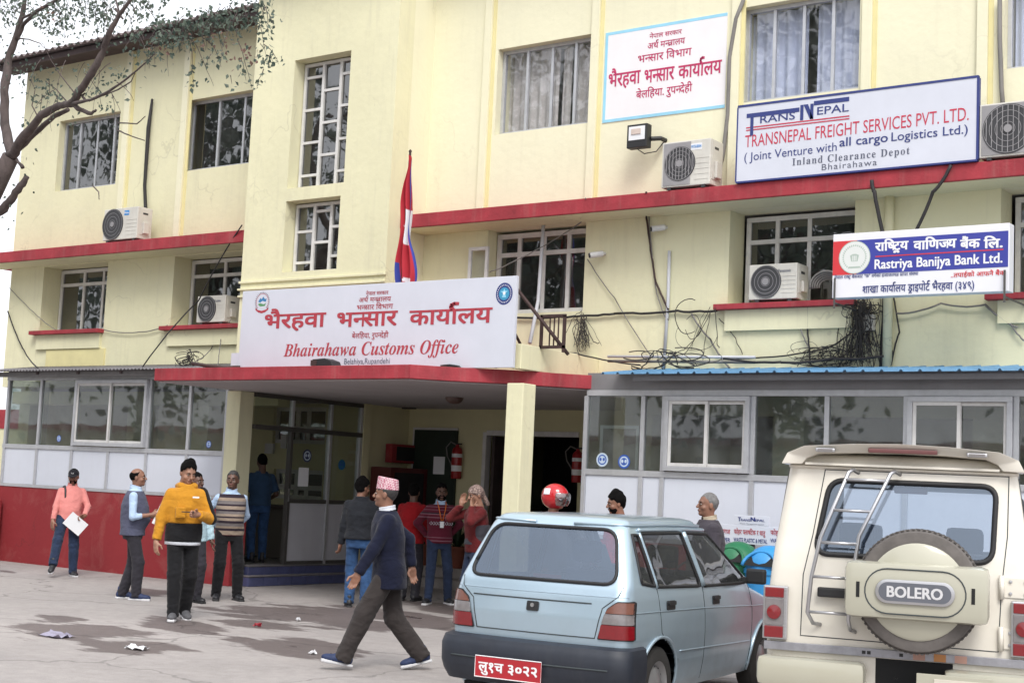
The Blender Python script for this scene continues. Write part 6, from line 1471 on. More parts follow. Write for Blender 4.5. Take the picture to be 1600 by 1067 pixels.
# backpack strap
st = [I1['arms'][0][0]*[.62, 1, 1]+np.array([0, q[0], q[1]]) for q in ((-.10, -.02), (-.06, .075), (.02, .085), (.085, .03), (.125, -.08), (.115, -.22), (.08, -.34))]
def local_tube(I, pts, rad, name, m_, n=8, flat=None):
    o = MB().tube(pts, rad, n=n).build(name, m_, I['root'], smooth='all', local=True, M=Matrix.Identity(4)); return o
local_tube(I1, st, .016, 'backpack_strap', m_blackp)
def held(I, hand_i, name, label, cat, build):
    """a thing held in the hand: top-level object placed at the palm"""
    S_, E_, W_, A = I['arms'][hand_i]; d = nrm(A.get('hd', W_-E_)); P_ = I['W'](W_+d*.08); o = build(P_); tag(o, label, cat); return o
def sheet(P_, w_, h_, tilt, m_, yaw=0, name='paper_sheet', t=.0015):
    """upright sheet facing the yard, rotated in its plane by tilt"""
    tc_ = nrm([-P_[0], -P_[1], 0]); c_, s_ = math.cos(yaw), math.sin(yaw); tc_ = np.array([tc_[0]*c_-tc_[1]*s_, tc_[0]*s_+tc_[1]*c_, 0]); r_ = np.array([-tc_[1], tc_[0], 0]); u = np.array([0, 0, 1.0]); a = math.cos(tilt)*r_+math.sin(tilt)*u; b = -math.sin(tilt)*r_+math.cos(tilt)*u
    vs = []
    for e in (0, t):
        for i, j in ((-.5, -.5), (.5, -.5), (.5, .5), (-.5, .5)): vs.append(P_+a*w_*i+b*h_*j+tc_*e)
    return MB().add(vs, [(0, 3, 2, 1), (4, 5, 6, 7), (0, 1, 5, 4), (1, 2, 6, 5), (2, 3, 7, 6), (3, 0, 4, 7)]).build(name, m_)
held(I1, 1, 'paper_sheet', 'white sheet held in front by the man in the pink shirt', 'paper', lambda P_: sheet(P_+nrm([-P_[0], -P_[1], 0])*.045+np.array([-.04, -.04, -.09]), .30, .22, R(-38), m_paper))

# 2 man in the slate vest, facing right
I2 = person(200, 936, 1.64, 82, 'man in grey knitted vest and pale blue sleeves holding a rolled newspaper', dict(
    tone=MED, hair='bald', hairm=m_hair, beard='moustache', wide=1.08, belly=.05, nod=3, jaw=1.05,
    arms=[dict(w=(.17, .26, 1.13), pole=(.5, -1, -.9), hd=(-.25, 1, .35), th=(-.3, 0, 1), curl=1.2), dict(w=(-.13, .26, 1.10), pole=(-.5, -1, -.9), hd=(.35, 1, .35), th=(.3, 0, 1), curl=1.2)],
    legs=[dict(a=(.10, .11, .085), toe=(.12, 1, 0)), dict(a=(-.10, -.09, .085), toe=(-.25, 1, 0))],
    top=dict(m=c_vest, name='knitted_vest', inf=.032, hem=-.09, flare=.022, sleeve=0, collar=.50), under=dict(m=c_lblue, sleeve=.74), collar=c_lblue, trousers=dict(m=c_char, inf=.022), shoes=dict(m=s_navy, sole=s_sole)))
def roll(P_, d, L_, r_, name='rolled_newspaper', m_=m_paper):
    d = nrm(d); a = P_-d*L_*.4; mb = MB(); n = 14; u = nrm(np.cross(d, [0, 1, .2])); v = np.cross(d, u); vs = []; 
    for k in range(3*n):
        t = 2*math.pi*k/n; rr = r_*(1-.18*k/n)
        vs += [a+rr*(math.cos(t)*u+math.sin(t)*v), a+d*L_+rr*1.25*(math.cos(t)*u+math.sin(t)*v)]
    return mb.add(vs, [(2*i, 2*i+2, 2*i+3, 2*i+1) for i in range(3*n-1)]).build(name, m_, smooth='all')
RT3 = np.array([RT[0], RT[1], 0])
held(I2, 0, 'rolled_newspaper', 'rolled white newspaper in the hand of the man in the grey vest', 'newspaper', lambda P_: roll(P_+np.array([0, 0, -.01]), RT3*.42+np.array([0, 0, 1]), .34, .024))

# 3 young man in the mustard jacket, walking towards the viewer
I3 = person(278, 968, 1.74, 8, 'young man in mustard and black jacket walking and looking at his phone', dict(
    tone=LIGHT, hair='thick', turn=18, nod=-20, wide=1.0,
    arms=[dict(w=(.30, .06, .85), pole=(.6, -1, 0), hd=(.0, .25, -1), th=(-.5, 1, 0), curl=.6), dict(w=(-.10, .27, 1.16), pole=(-1, -.7, -.8), hd=(.85, .55, .10), th=(.0, .3, 1), curl=.9)],
    legs=[dict(a=(.08, .16, .085), toe=(.22, 1, .05)), dict(a=(-.09, -.16, .105), toe=(-.12, 1, -.22))],
    top=dict(m=c_yel, name='jacket', inf=.040, hem=.12, sleeve=.97, fold=.010, collar=.55), trousers=dict(m=c_black, inf=.020), shoes=dict(m=s_grey, sole=s_sole)))
def band(I, z0, z1, inf, m_, name, extra=None, sc_=1.0, flare=0):
    hz = I['hz']; zs = [z0-.05, hz-.05, hz, hz+.12, hz+.30, hz+.42, hz+.475, hz+.52, hz+.58]; aw = np.array([.156, .157, .160, .148, .172, .178, .150, .075, .052])*sc_+inf; bd = np.array([.11, .112, .115, .105, .122, .105, .085, .062, .055])*sc_+inf
    return mesh_obj(name, surfnet(lambda p: smax(smax(tor(p, zs, [0]*9, [0]*9, aw, bd)+folds(p, .006, 15, 5), z0-p[..., 2], .006), p[..., 2]-z1, .006), (-.32, -.26, z0-.03), (.32, .26, z1+.03), .0115), m_, I['root'])
band(I3, .85, 1.055, .043, c_black, 'jacket_hem_panel'); band(I3, .815, .86, .038, c_wht, 'shirt_tail')
c0 = I3['HC']+np.array([0, -.045, -.145])
mesh_obj('hood', surfnet(lambda p: smax(smin(ell(p, c0, (.125, .095, .055)), cap(p, c0+[-.075, .07, .0], c0+[.075, .07, .0], .036, .036), .03)+folds(p, .004, 30, 2), -cap(p, I3['HC']+[0, 0, -.02], I3['HC']+[0, -.02, -.2], .063, .062), .01), c0-.17, c0+.17, .009), c_yel, I3['root'])
S_, E_, W_, A = I3['arms'][1]
mesh_obj('sleeve_stripe', surfnet(lambda p: smax(smin(cap(p, S_+[0, 0, .012], E_, .097, .083), cap(p, E_, W_, .081, .066), .02), -(p[..., 0]-0)-0*1+((np.abs(((p-E_)@nrm(np.cross(E_-S_, W_-E_)))))-.028), .004), np.minimum(np.minimum(S_, E_), W_)-.13, np.maximum(np.maximum(S_, E_), W_)+.13, .0115), c_black, I3['root']) if False else None
S2_, E2_, W2_, A2_ = I3['arms'][1]
u_ = nrm(E2_-S2_); sd = nrm(np.cross(u_, [0, 1, 0])); sd = sd if sd[0] < 0 else -sd; sd = nrm(sd+np.array([0, .9, .2]))
mesh_obj('sleeve_stripe', surfnet(lambda p: smax(cap(p, S2_+[0, 0, .01], E2_, .082, .076), np.abs((p-S2_)@nrm(np.cross(u_, sd)))-.024, .004)+np.where((p-S2_)@sd < .02, .05, 0), np.minimum(S2_, E2_)-.12, np.maximum(S2_, E2_)+.12, .009), c_black, I3['root'])
MB().box(-.115, -.045, .172, .178, 1.335, 1.352).build('chest_print', m_textwhite, I3['root'], local=True, M=Matrix.Identity(4))
mesh_obj('pocket', surfnet(lambda p: np.max(np.abs(p-np.array([.075, .175, 1.17]))-np.array([.05, .025, .055]), axis=-1)-.004, (.0, .12, 1.08), (.15, .22, 1.26), .009), c_yel, I3['root'])
V_, F_, w0 = layout('FILA'[:0]+'SPORT') if False else layout('·····'[:0]+'oooo')
held(I3, 1, 'phone', 'black phone held by the young man in the mustard jacket', 'phone', lambda P_: MB().add([P_+RT3*a+np.array([0, 0, 1])*c_+nrm([-P_[0], -P_[1], 0])*b for c_ in (.012, .022) for a, b in ((-.12, -.02), (.02, -.02), (.02, .055), (-.12, .055))], [(0, 1, 2, 3), (4, 7, 6, 5), (0, 4, 5, 1), (1, 5, 6, 2), (2, 6, 7, 3), (3, 7, 4, 0)]).build('phone', m_blackp))
# 4 person mostly hidden behind him
c_cy = cloth('shirt_white_cyan', (.40, .55, .62), var=.05)
I4 = person(294, 941, 1.62, 20, 'person in pale blue top mostly hidden behind the young man in the mustard jacket', dict(tone=DARK, hair='short', turn=30,
    arms=[dict(w=(.27, .06, .86)), dict(w=(-.25, .05, .84))], legs=[dict(a=(.10, 0, .085)), dict(a=(-.10, .02, .085))],
    top=dict(m=c_cy, name='shirt', inf=.026, hem=-.12, flare=.02), trousers=dict(m=c_char), shoes=dict(m=s_dk)))
# 5 man in the striped sleeveless sweater
I5 = person(351, 937, 1.66, 14, 'man in brown striped sleeveless sweater with hands behind his back', dict(tone=DARK, hair='short', hairm=m_hairsp, turn=-28, nod=4, wide=1.05, belly=.035,
    arms=[dict(w=(.13, -.20, .96), pole=(1, -.1, 0), hd=(-1, -.1, -.2), th=(0, -1, .3)), dict(w=(-.13, -.22, .93), pole=(-1, -.1, 0), hd=(1, -.1, -.2), th=(0, -1, .3))],
    legs=[dict(a=(.13, .02, .085), toe=(.2, 1, 0)), dict(a=(-.15, .05, .085), toe=(-.15, 1, 0))],
    top=dict(m=c_str, name='striped_sweater', inf=.028, hem=-.07, sleeve=0, collar=.49), under=dict(m=c_lblue, sleeve=.95), collar=c_lblue, trousers=dict(m=c_black, inf=.022), shoes=dict(m=s_dk)))
# 6 man in the doorway of the partition, back turned
I6 = person(0, 0, 1.66, 195, 'man in dark blue shirt seen from behind at the counter inside the partition', dict(tone=DARK, hair='short', nod=-8,
    arms=[dict(w=(.20, .22, 1.0)), dict(w=(-.20, .25, 1.02))], legs=[dict(a=(.09, 0, .085)), dict(a=(-.09, .03, .085))],
    top=dict(m=c_dblue, name='shirt', inf=.026, hem=-.02, sleeve=.42), trousers=dict(m=c_jeanb, inf=.018), shoes=dict(m=s_dk)), z=.285, at=atG(400, 879, .285)+np.array([-.12, .12, 0]))
a_ = I6['W']((.0, .36, 1.05)); tag(MB().add([a_+RT3*x+np.array([0, 0, 1])*z_ for x, z_ in ((.05, 0), (.28, .03), (.30, .18), (.12, .14))], [(0, 1, 2, 3)]).build('paper_sheet', m_paper), 'white papers at the counter in front of the man in the dark blue shirt', 'paper')
# 7 man in black jacket, back turned
I7 = person(556, 948, 1.64, 170, 'man in charcoal jacket and blue jeans standing with his back turned', dict(tone=MED, hair='thick', turn=-40, nod=-2, wide=1.05,
    arms=[dict(w=(.26, .02, .84)), dict(w=(-.27, .06, .83), curl=.7)], legs=[dict(a=(.12, -.03, .085), toe=(.3, 1, 0)), dict(a=(-.10, .0, .085), toe=(-.3, 1, 0))],
    top=dict(m=c_dkjk, name='jacket', inf=.040, hem=-.02, fold=.009, collar=.56), trousers=dict(m=c_jeanb, inf=.024), shoes=dict(m=s_dk)))
# 8 elderly man in the patterned cap walking left
I8 = person(600, 1046, 1.66, -86, 'older man in patterned pink cap, navy blazer and grey trousers striding left', dict(tone=MED, hair='hat', hairm=m_hairsp, nod=2, turn=-18, lean=.05, wide=1.0, drop=.03,
    arms=[dict(w=(.22, -.22, .92), pole=(.4, -1, 0)), dict(w=(-.25, .30, .86), pole=(-.4, -1, -.2), hd=(.05, .35, -1), th=(.3, 1, .2), curl=.7)],
    legs=[dict(a=(.09, -.33, .135), toe=(.05, 1, -.26), pole=(.0, 1, .2)), dict(a=(-.08, .38, .105), toe=(-.06, 1, .18), pole=(0, 1, .3))],
    top=dict(m=c_navy, name='blazer', inf=.038, hem=-.17, flare=.03, fold=.006, collar=.53), collar=c_wht, trousers=dict(m=c_brown, inf=.034), shoes=dict(m=s_navy, sole=s_sole)))
m_topi, tt, bt_ = newmat('patterned_cap_cloth'); bt_.inputs['Roughness'].default_value = .9
tc = N(tt, 'ShaderNodeTexCoord'); mp = N(tt, 'ShaderNodeMapping'); mp.inputs['Scale'].default_value = (62, 62, 62); mp.inputs['Rotation'].default_value = (R(45), R(35), R(45)); vo = N(tt, 'ShaderNodeTexChecker', Scale=1.0)
vo.inputs['Color1'].default_value = (.42, .13, .19, 1); vo.inputs['Color2'].default_value = (.62, .46, .49, 1)
tt.links.new(tc.outputs['Object'], mp.inputs[0]); tt.links.new(mp.outputs[0], vo.inputs['Vector']); tt.links.new(vo.outputs[0], bt_.inputs['Base Color'])
headpart(I8, 'patterned_cap', lambda p: smax(smax((np.sqrt((p[..., 0]/(.084-.10*(p[..., 2]-.06)))**2+((p[..., 1]+.012)/(.104-.10*(p[..., 2]-.06)))**2)-1)*.085, .046-p[..., 2], .004), p[..., 2]-.155-.25*p[..., 1]*.5, .008)+folds(p, .0015, 40, 1), (-.11, -.14, .03), (.11, .12, .19), .006, m_topi)
c0 = I8['hz']; 
# 9 person in bright red, mostly hidden
I9 = person(638, 938, 1.60, 165, 'person in bright red sweater mostly hidden behind the older man in the patterned cap', dict(tone=DARK, hair='short', arms=[None, None], top=dict(m=c_redj, name='sweater', inf=.036, hem=-.08), trousers=dict(m=c_char), shoes=dict(m=s_dk)))
# 10 man in maroon patterned sweater with the orange lanyard
I10 = person(681, 943, 1.62, 10, 'bearded man in maroon patterned sweater wearing an orange lanyard with a badge', dict(tone=DARK, hair='short', beard='full', turn=-6, nod=-4,
    arms=[dict(w=(.15, -.14, .96), pole=(1, -.2, 0), hd=(-1, -.2, -.2), th=(0, -1, .3)), dict(w=(-.15, -.14, .96), pole=(-1, -.2, 0), hd=(1, -.2, -.2), th=(0, -1, .3))],
    legs=[dict(a=(.14, .12, .085), toe=(.5, 1, 0)), dict(a=(-.17, .0, .085), toe=(-.2, 1, 0))],
    top=dict(m=c_mar, name='patterned_sweater', inf=.028, hem=-.06, collar=.50), under=dict(m=c_lblue, sleeve=.0), collar=c_lblue, trousers=dict(m=c_jean, inf=.014), shoes=dict(m=s_dk, sole=s_sole)))
m_or = mat('lanyard_orange', (.70, .16, .02), .6, var=.05)
for sx in (1, -1): local_tube(I10, [(sx*.06, .02, 1.49), (sx*.062, .09, 1.45), (sx*.045, .145, 1.36), (sx*.01, .165, 1.20)], .007, 'lanyard', m_or, 6)
bdg = MB().box(-.028, .028, .166, .172, 1.10, 1.19).build('id_badge', m_paper, I10['root'], local=True, M=Matrix.Identity(4), bevel=.002)
for i in range(9):   # zigzag diamonds knitted across the chest
    x = -.15+.0375*i; MB().tube([(x-.019, .150-1.9*x*x+.0, 1.16), (x, .152-1.9*x*x, 1.185), (x+.019, .150-1.9*x*x, 1.16), (x, .152-1.9*x*x, 1.135), (x-.019, .150-1.9*x*x, 1.16)], .0035, n=4).build('knit_diamond', c_wht, I10['root'], local=True, M=Matrix.Identity(4))
# 11 person with the patterned scarf, hand at the face, facing left
I11 = person(0, 0, 1.62, -62, 'person with patterned head scarf and rust red fleece holding a hand to the face', dict(tone=LIGHT, hair=None, nod=-14, lean=.03,
    arms=[dict(w=(.10, .20, 1.47), pole=(.8, .2, -1), hd=(-.15, -.12, 1), th=(-.3, -.9, .1), curl=.35), dict(w=(-.14, .17, 1.44), pole=(-.8, .3, -1), hd=(.25, -.1, 1), th=(.5, -.6, .1), curl=.4)],
    legs=[dict(a=(.10, 0, .085)), dict(a=(-.10, .05, .085))], top=dict(m=c_rust, name='fleece', inf=.034, hem=-.08), trousers=dict(m=c_jean), shoes=dict(m=s_dk)), at=(-10.95, 14.6, 0))
band(I11, .95, 1.22, .037, c_gfl, 'fleece_side_panel')
m_sc, tt, b_ = newmat('scarf_beige_dotted'); b_.inputs['Roughness'].default_value = .9
tc = N(tt, 'ShaderNodeTexCoord'); vo = N(tt, 'ShaderNodeTexVoronoi', Scale=70.0); cr = N(tt, 'ShaderNodeValToRGB'); cr.color_ramp.elements[0].position = .35; cr.color_ramp.elements[0].color = (.50, .38, .33, 1); cr.color_ramp.elements[1].position = .5; cr.color_ramp.elements[1].color = (.16, .11, .10, 1)
tt.links.new(tc.outputs['Object'], vo.inputs['Vector']); tt.links.new(vo.outputs['Distance'], cr.inputs[0]); tt.links.new(cr.outputs[0], b_.inputs['Base Color'])
def fscarf(p):
    d = ell(p, (0, -.014, .036), (.090, .110, .103)); zm = np.interp(p[..., 1], [-.12, -.03, .02, .09], [-.07, -.05, .01, .045]); d = smax(d+folds(p, .005, 38, 8), zm-p[..., 2], .006)
    return smin(d, cap(p, (0, -.10, .0), (-.01, -.15, -.15), .040, .028)+folds(p, .004, 50, 1), .03)
headpart(I11, 'head_scarf', fscarf, (-.13, -.22, -.2), (.13, .12, .17), .008, m_sc)
# 12 rider in the red helmet behind the car
I12 = person(0, 0, 1.635, 65, 'person in a glossy red motorcycle helmet behind the pale blue car', dict(tone=MED, hair=None, arms=[None, None], top=dict(m=c_gfl, name='jacket', inf=.036, hem=-.1), trousers=dict(m=c_char), shoes=dict(m=s_dk)), at=tuple(atY(866, 780, 13.2)[:2])+(0,))
m_helm = mat('helmet_red', (.50, .012, .018), .12, var=.04, coat=.6)
HM = headpart(I12, 'helmet', lambda p: smax(smax(ell(p, (0, -.01, .030), (.135, .162, .150)), -ell(p, (0, .14, -.025), (.085, .12, .070)), .01), -(p[..., 2]+.11), .01), (-.16, -.19, -.14), (.16, .18, .2), .009, m_helm)
headpart(I12, 'visor', lambda p: smax(np.abs(ell(p, (0, .0, .020), (.138, .172, .150)))-.005, -np.minimum(np.minimum(p[..., 1]-.055, p[..., 2]+.075), .075-p[..., 2]), .003), (-.16, .04, -.1), (.16, .2, .1), .0055, glass('visor_glass', (.45, .42, .42), 1.0, .15, dust_sheen=.05), HM)
headpart(I12, 'helmet_badge', lambda p: smax(np.abs(ell(p, (0, -.01, .030), (.1375, .1645, .1525)))-.004, np.maximum(np.maximum(np.abs(p[..., 2]-.085)-.035, np.abs(p[..., 1]+.06)-.045), -p[..., 0]), .002), (.0, -.14, .03), (.16, .02, .16), .0045, m_textwhite, HM)
# 13 dark haired man behind the car roof
I13 = person(0, 0, 1.62, -78, 'young man with thick black hair and beard behind the car roof', dict(tone=MED, hair='thick', beard='full', nod=-10, arms=[None, None], top=dict(m=c_redj, name='sweater', inf=.03, hem=-.1), trousers=dict(m=c_char), shoes=dict(m=s_dk)), at=tuple(atY(965, 790, 13.2)[:2])+(0,))
# 14 grey haired man
I14 = person(0, 0, 1.66, -72, 'smiling grey haired man in dark brown jacket behind the front of the car', dict(tone=MED, hair='crop', hairm=m_hairg, nod=2, wide=1.03, arms=[None, None], top=dict(m=c_dkbrown, name='jacket', inf=.038, hem=-.1), collar=cloth('shirt_cream', (.42, .36, .27)), trousers=dict(m=c_char), shoes=dict(m=s_dk)), at=tuple(atY(1108, 800, 12.6)[:2])+(0,))
# ================================================================== VEHICLES: bodies swept through plan outlines at many heights
def outline(w_, r_, f_, rcr, rcf, bow=0.03, taper=.03, nx=70, ns=150, nc=9):
    """closed plan outline, starts rear centre, runs to the right, forward, across the nose and back"""
    P = []
    y0, y1 = r_, f_
    def wy(y): return w_*(1-taper*((y-(y0+y1)/2)/((y1-y0)/2))**2)
    for x in np.linspace(-(w_-rcr), w_-rcr, nx): P.append((x, y0+bow*(x/w_)**2))
    by = bow*((w_-rcr)/w_)**2
    wr = wy(y0+rcr); 
    for t in np.linspace(0, math.pi/2, nc+2)[1:-1]: P.append(((w_-rcr)+(wr-(w_-rcr))*math.sin(t), y0+by+(rcr-by)*(1-math.cos(t))))
    for y in np.linspace(y0+rcr, y1-rcf, ns): P.append((wy(y), y))
    wf = wy(y1-rcf)
    for t in np.linspace(0, math.pi/2, nc+2)[1:-1]: P.append(((w_-rcf)+(wf-(w_-rcf))*math.cos(t), (y1-rcf)+rcf*math.sin(t)))
    for x in np.linspace(w_-rcf, -(w_-rcf), 24): P.append((x, y1))
    for t in np.linspace(math.pi/2, 0, nc+2)[1:-1]: P.append((-((w_-rcf)+(wf-(w_-rcf))*math.cos(t)), (y1-rcf)+rcf*math.sin(t)))
    for y in np.linspace(y1-rcf, y0+rcr, ns): P.append((-wy(y), y))
    for t in np.linspace(math.pi/2, 0, nc+2)[1:-1]: P.append((-((w_-rcr)+(wr-(w_-rcr))*math.sin(t)), y0+by+(rcr-by)*(1-math.cos(t))))
    return np.array(P)
def inpoly(P, x, y):
    c = False; n = len(P)
    for i in range(n):
        x1, y1 = P[i]; x2, y2 = P[(i+1) % n]
        if (y1 > y) != (y2 > y) and x < (x2-x1)*(y-y1)/(y2-y1)+x1: c = not c
    return c
def rounded(P, r_, n=5):
    out = []
    for i in range(len(P)):
        p = np.array(P[i]); a = np.array(P[i-1]); b = np.array(P[(i+1) % len(P)]); da = a-p; db = b-p; la = np.linalg.norm(da); lb = np.linalg.norm(db); q = min(r_, la*.45, lb*.45)
        s_ = p+da/la*q; e_ = p+db/lb*q
        for t in np.linspace(0, 1, n): out.append(tuple((1-t)**2*s_+2*t*(1-t)*p+t*t*e_))
    return out
class Shell:
    def __init__(s, keys, cols):     # keys: heights; cols: dict of arrays w,r,f,rcr,rcf,bow,taper
        s.k = keys; s.c = cols
    def at(s, z, n): return float(np.interp(z, s.k, s.c[n]))
    def ring(s, z, **kw): return outline(s.at(z, 'w'), s.at(z, 'r'), s.at(z, 'f'), s.at(z, 'rcr'), s.at(z, 'rcf'), s.at(z, 'bow'), s.at(z, 'taper'), **kw)
    def cring(s, z):
        k = round(z, 4)
        if not hasattr(s, '_c'): s._c = {}
        if k not in s._c: s._c[k] = s.ring(k)
        return s._c[k]
    def side(s, y, z, sx=1):
        R_ = s.cring(z); n = len(R_); m = R_[:, 0] > s.at(z, 'w')*.25
        q = R_[m]; mid = q[(q[:, 1] < s.at(z, 'f')-.001)]
        o = np.argsort(mid[:, 1]); return (sx*float(np.interp(y, mid[o, 1], mid[o, 0])), y, z)
    def rear(s, x, z):
        R_ = s.cring(z); q = R_[R_[:, 1] < s.at(z, 'r')+s.at(z, 'rcr')*1.02+.001]; o = np.argsort(q[:, 0]); return (x, float(np.interp(x, q[o, 0], q[o, 1])), z)
    def P(s, kind, a, z): return s.rear(a, z) if kind == 'rear' else s.side(a, z, 1 if kind == 'right' else -1)
    def nrm(s, kind, a, z):
        e = .01; p = np.array(s.P(kind, a, z)); u = np.array(s.P(kind, a+e, z))-p; v = np.array(s.P(kind, a, z+e))-p
        n = np.cross(u, v); n /= np.linalg.norm(n)+1e-9
        o = np.array([0, -1, 0]) if kind == 'rear' else np.array([1 if kind == 'right' else -1, 0, 0]); return n if n@o > 0 else -n
def patch(name, S, kind, poly, off, m, parent, thick=.012, step=.03, smooth=True):
    """a plate following the shell inside poly (a,z), raised by off"""
    P = np.array(poly); a0, z0 = P.min(0); a1, z1 = P.max(0); bm = bmesh.new()
    vs = [bm.verts.new((p[0], p[1], 0)) for p in poly]; f = bm.faces.new(vs)
    for a in np.arange(a0+step, a1, step): bmesh.ops.bisect_plane(bm, geom=bm.verts[:]+bm.edges[:]+bm.faces[:], plane_co=(a, 0, 0), plane_no=(1, 0, 0))
    for z in np.arange(z0+step, z1, step): bmesh.ops.bisect_plane(bm, geom=bm.verts[:]+bm.edges[:]+bm.faces[:], plane_co=(0, z, 0), plane_no=(0, 1, 0))
    if thick:
        r_ = bmesh.ops.extrude_face_region(bm, geom=bm.faces[:]); top = [v for v in r_['geom'] if isinstance(v, bmesh.types.BMVert)]
        for v in top: v.co.z = 1
    for v in bm.verts:
        a, z, t = v.co.x, v.co.y, v.co.z; p = np.array(S.P(kind, a, z)); n = S.nrm(kind, a, z); p = p+n*(off-(0 if t > .5 or not thick else thick)); v.co = p
    bmesh.ops.recalc_face_normals(bm, faces=bm.faces)
    me = bpy.data.meshes.new(name); bm.to_mesh(me); bm.free()
    ms = m if isinstance(m, (list, tuple)) else [m]
    for x in ms: me.materials.append(x)
    if smooth:
        me.polygons.foreach_set('use_smooth', [True]*len(me.polygons)); me.set_sharp_from_angle(angle=R(40))
    o = bpy.data.objects.new(name, me); COL.objects.link(o); o.parent = parent; return o
def seam(name, S, kind, pts, off, rad, m, parent, closed=False, sub=.04):
    Q = []
    pp = list(pts)+([pts[0]] if closed else [])
    for (a, z), (b, y) in zip(pp[:-1], pp[1:]):
        n = max(1, int(math.hypot(b-a, y-z)/sub))
        for i in range(n): t = i/n; q = (a+(b-a)*t, z+(y-z)*t); Q.append(np.array(S.P(kind, *q))+S.nrm(kind, *q)*off)
    q = pp[-1]; Q.append(np.array(S.P(kind, *q))+S.nrm(kind, *q)*off)
    return MB().tube(Q, rad, n=6).build(name, m, parent, smooth='all', local=True, M=Matrix.Identity(4))
def shell_mesh(name, S, zs, holes, m, parent, cap_ring=None, wheel=None):
    rings = [S.ring(z) for z in zs]; n = len(rings[0]); vs = []
    for z, r_ in zip(zs, rings): vs += [(p[0], p[1], z) for p in r_]
    HP = [(k, np.array(h), np.array(h).min(0), np.array(h).max(0)) for k, h in holes]
    fs = []
    for j in range(len(zs)-1):
        for i in range(n):
            a, b, c, d = j*n+i, j*n+(i+1) % n, (j+1)*n+(i+1) % n, (j+1)*n+i
            cx = sum(vs[q][0] for q in (a, b, c, d))/4; cy = sum(vs[q][1] for q in (a, b, c, d))/4; cz = sum(vs[q][2] for q in (a, b, c, d))/4
            w_ = S.at(cz, 'w'); cut = False
            for k, h, lo, hi in HP:
                if k == 'rear':
                    if cy < S.at(cz, 'r')+.16 and lo[0] <= cx <= hi[0] and lo[1] <= cz <= hi[1] and inpoly(h, cx, cz): cut = True
                elif k == 'front':
                    if cy > S.at(cz, 'f')-.12 and lo[0] <= cx <= hi[0] and lo[1] <= cz <= hi[1] and inpoly(h, cx, cz): cut = True
                elif abs(cx) > w_*.6 and lo[0] <= cy <= hi[0] and lo[1] <= cz <= hi[1] and (k != 'right' or cx > 0) and (k != 'left' or cx < 0) and inpoly(h, cy, cz): cut = True
                if cut: break
            if wheel and not cut and abs(cx) > w_*.5:
                for wy, wz, wr in wheel:
                    if (cy-wy)**2+(cz-wz)**2 < wr*wr: cut = True
            if not cut: fs.append((a, b, c, d))
    # roof: shrink the last ring to the middle line
    last = rings[-1]; cy = last[:, 1].mean(); base = (len(zs)-1)*n; prev = base; H = cap_ring
    for (sc_, dz) in H:
        k = len(vs); vs += [(p[0]*sc_, (p[1]-cy)*(1-(1-sc_)*.75)+cy, zs[-1]+dz) for p in last]
        for i in range(n): fs.append((prev+i, prev+(i+1) % n, k+(i+1) % n, k+i))
        prev = k
    fs.append(tuple(prev+i for i in range(n)))
    mb = MB().add(vs, fs); o = mb.build(name, m, parent, smooth=True, local=True, M=Matrix.Identity(4)); return o
def wheel(parent, x, y, r_, wd, m_t, m_r, side, name='wheel', cap_=None):
    w_ = empty(name, (0, 0, 0)); bpy.data.objects.remove(w_)
    prof = [(r_*.62, -wd/2), (r_*.90, -wd/2), (r_*.985, -wd*.40), (r_, -wd*.2), (r_, wd*.2), (r_*.985, wd*.40), (r_*.90, wd/2), (r_*.62, wd/2)]
    mb = MB().lathe([(a, b) for a, b in prof], (x, y, r_), axis=0, n=40); t_ = mb.build(name, m_t, parent, smooth=True, local=True, M=Matrix.Identity(4))
    s = side; o_ = wd/2*s
    MB().lathe([(r_*.63, o_), (r_*.60, o_*.8), (r_*.50, o_*.55), (r_*.42, o_*.75), (r_*.22, o_*.9), (r_*.12, o_*1.05), (0, o_*1.1)], (x, y, r_), axis=0, n=40).build('rim', m_r, t_, smooth=True, local=True, M=Matrix.Identity(4))
    mb = MB(); q = x+o_*.66
    for k in range(12):
        t = k*math.pi/6; mb.add([(q+s*.004*e, y+r_*(.46*math.cos(t)+.035*math.cos(u)), r_+r_*(.46*math.sin(t)+.035*math.sin(u))) for e in (0,) for u in np.linspace(0, 6.28, 8, endpoint=False)], [tuple(range(8))])
    mb.build('rim_holes', m_dark, t_, local=True, M=Matrix.Identity(4))
    for k in range(24):
        pass
    return t_
m_tyre = mat('tyre_rubber', (.035, .033, .032), .85, var=.3, scale=8, bump=.3, bscale=60); m_rim = mat('wheel_grey', (.35, .35, .36), .35, .6, var=.15)
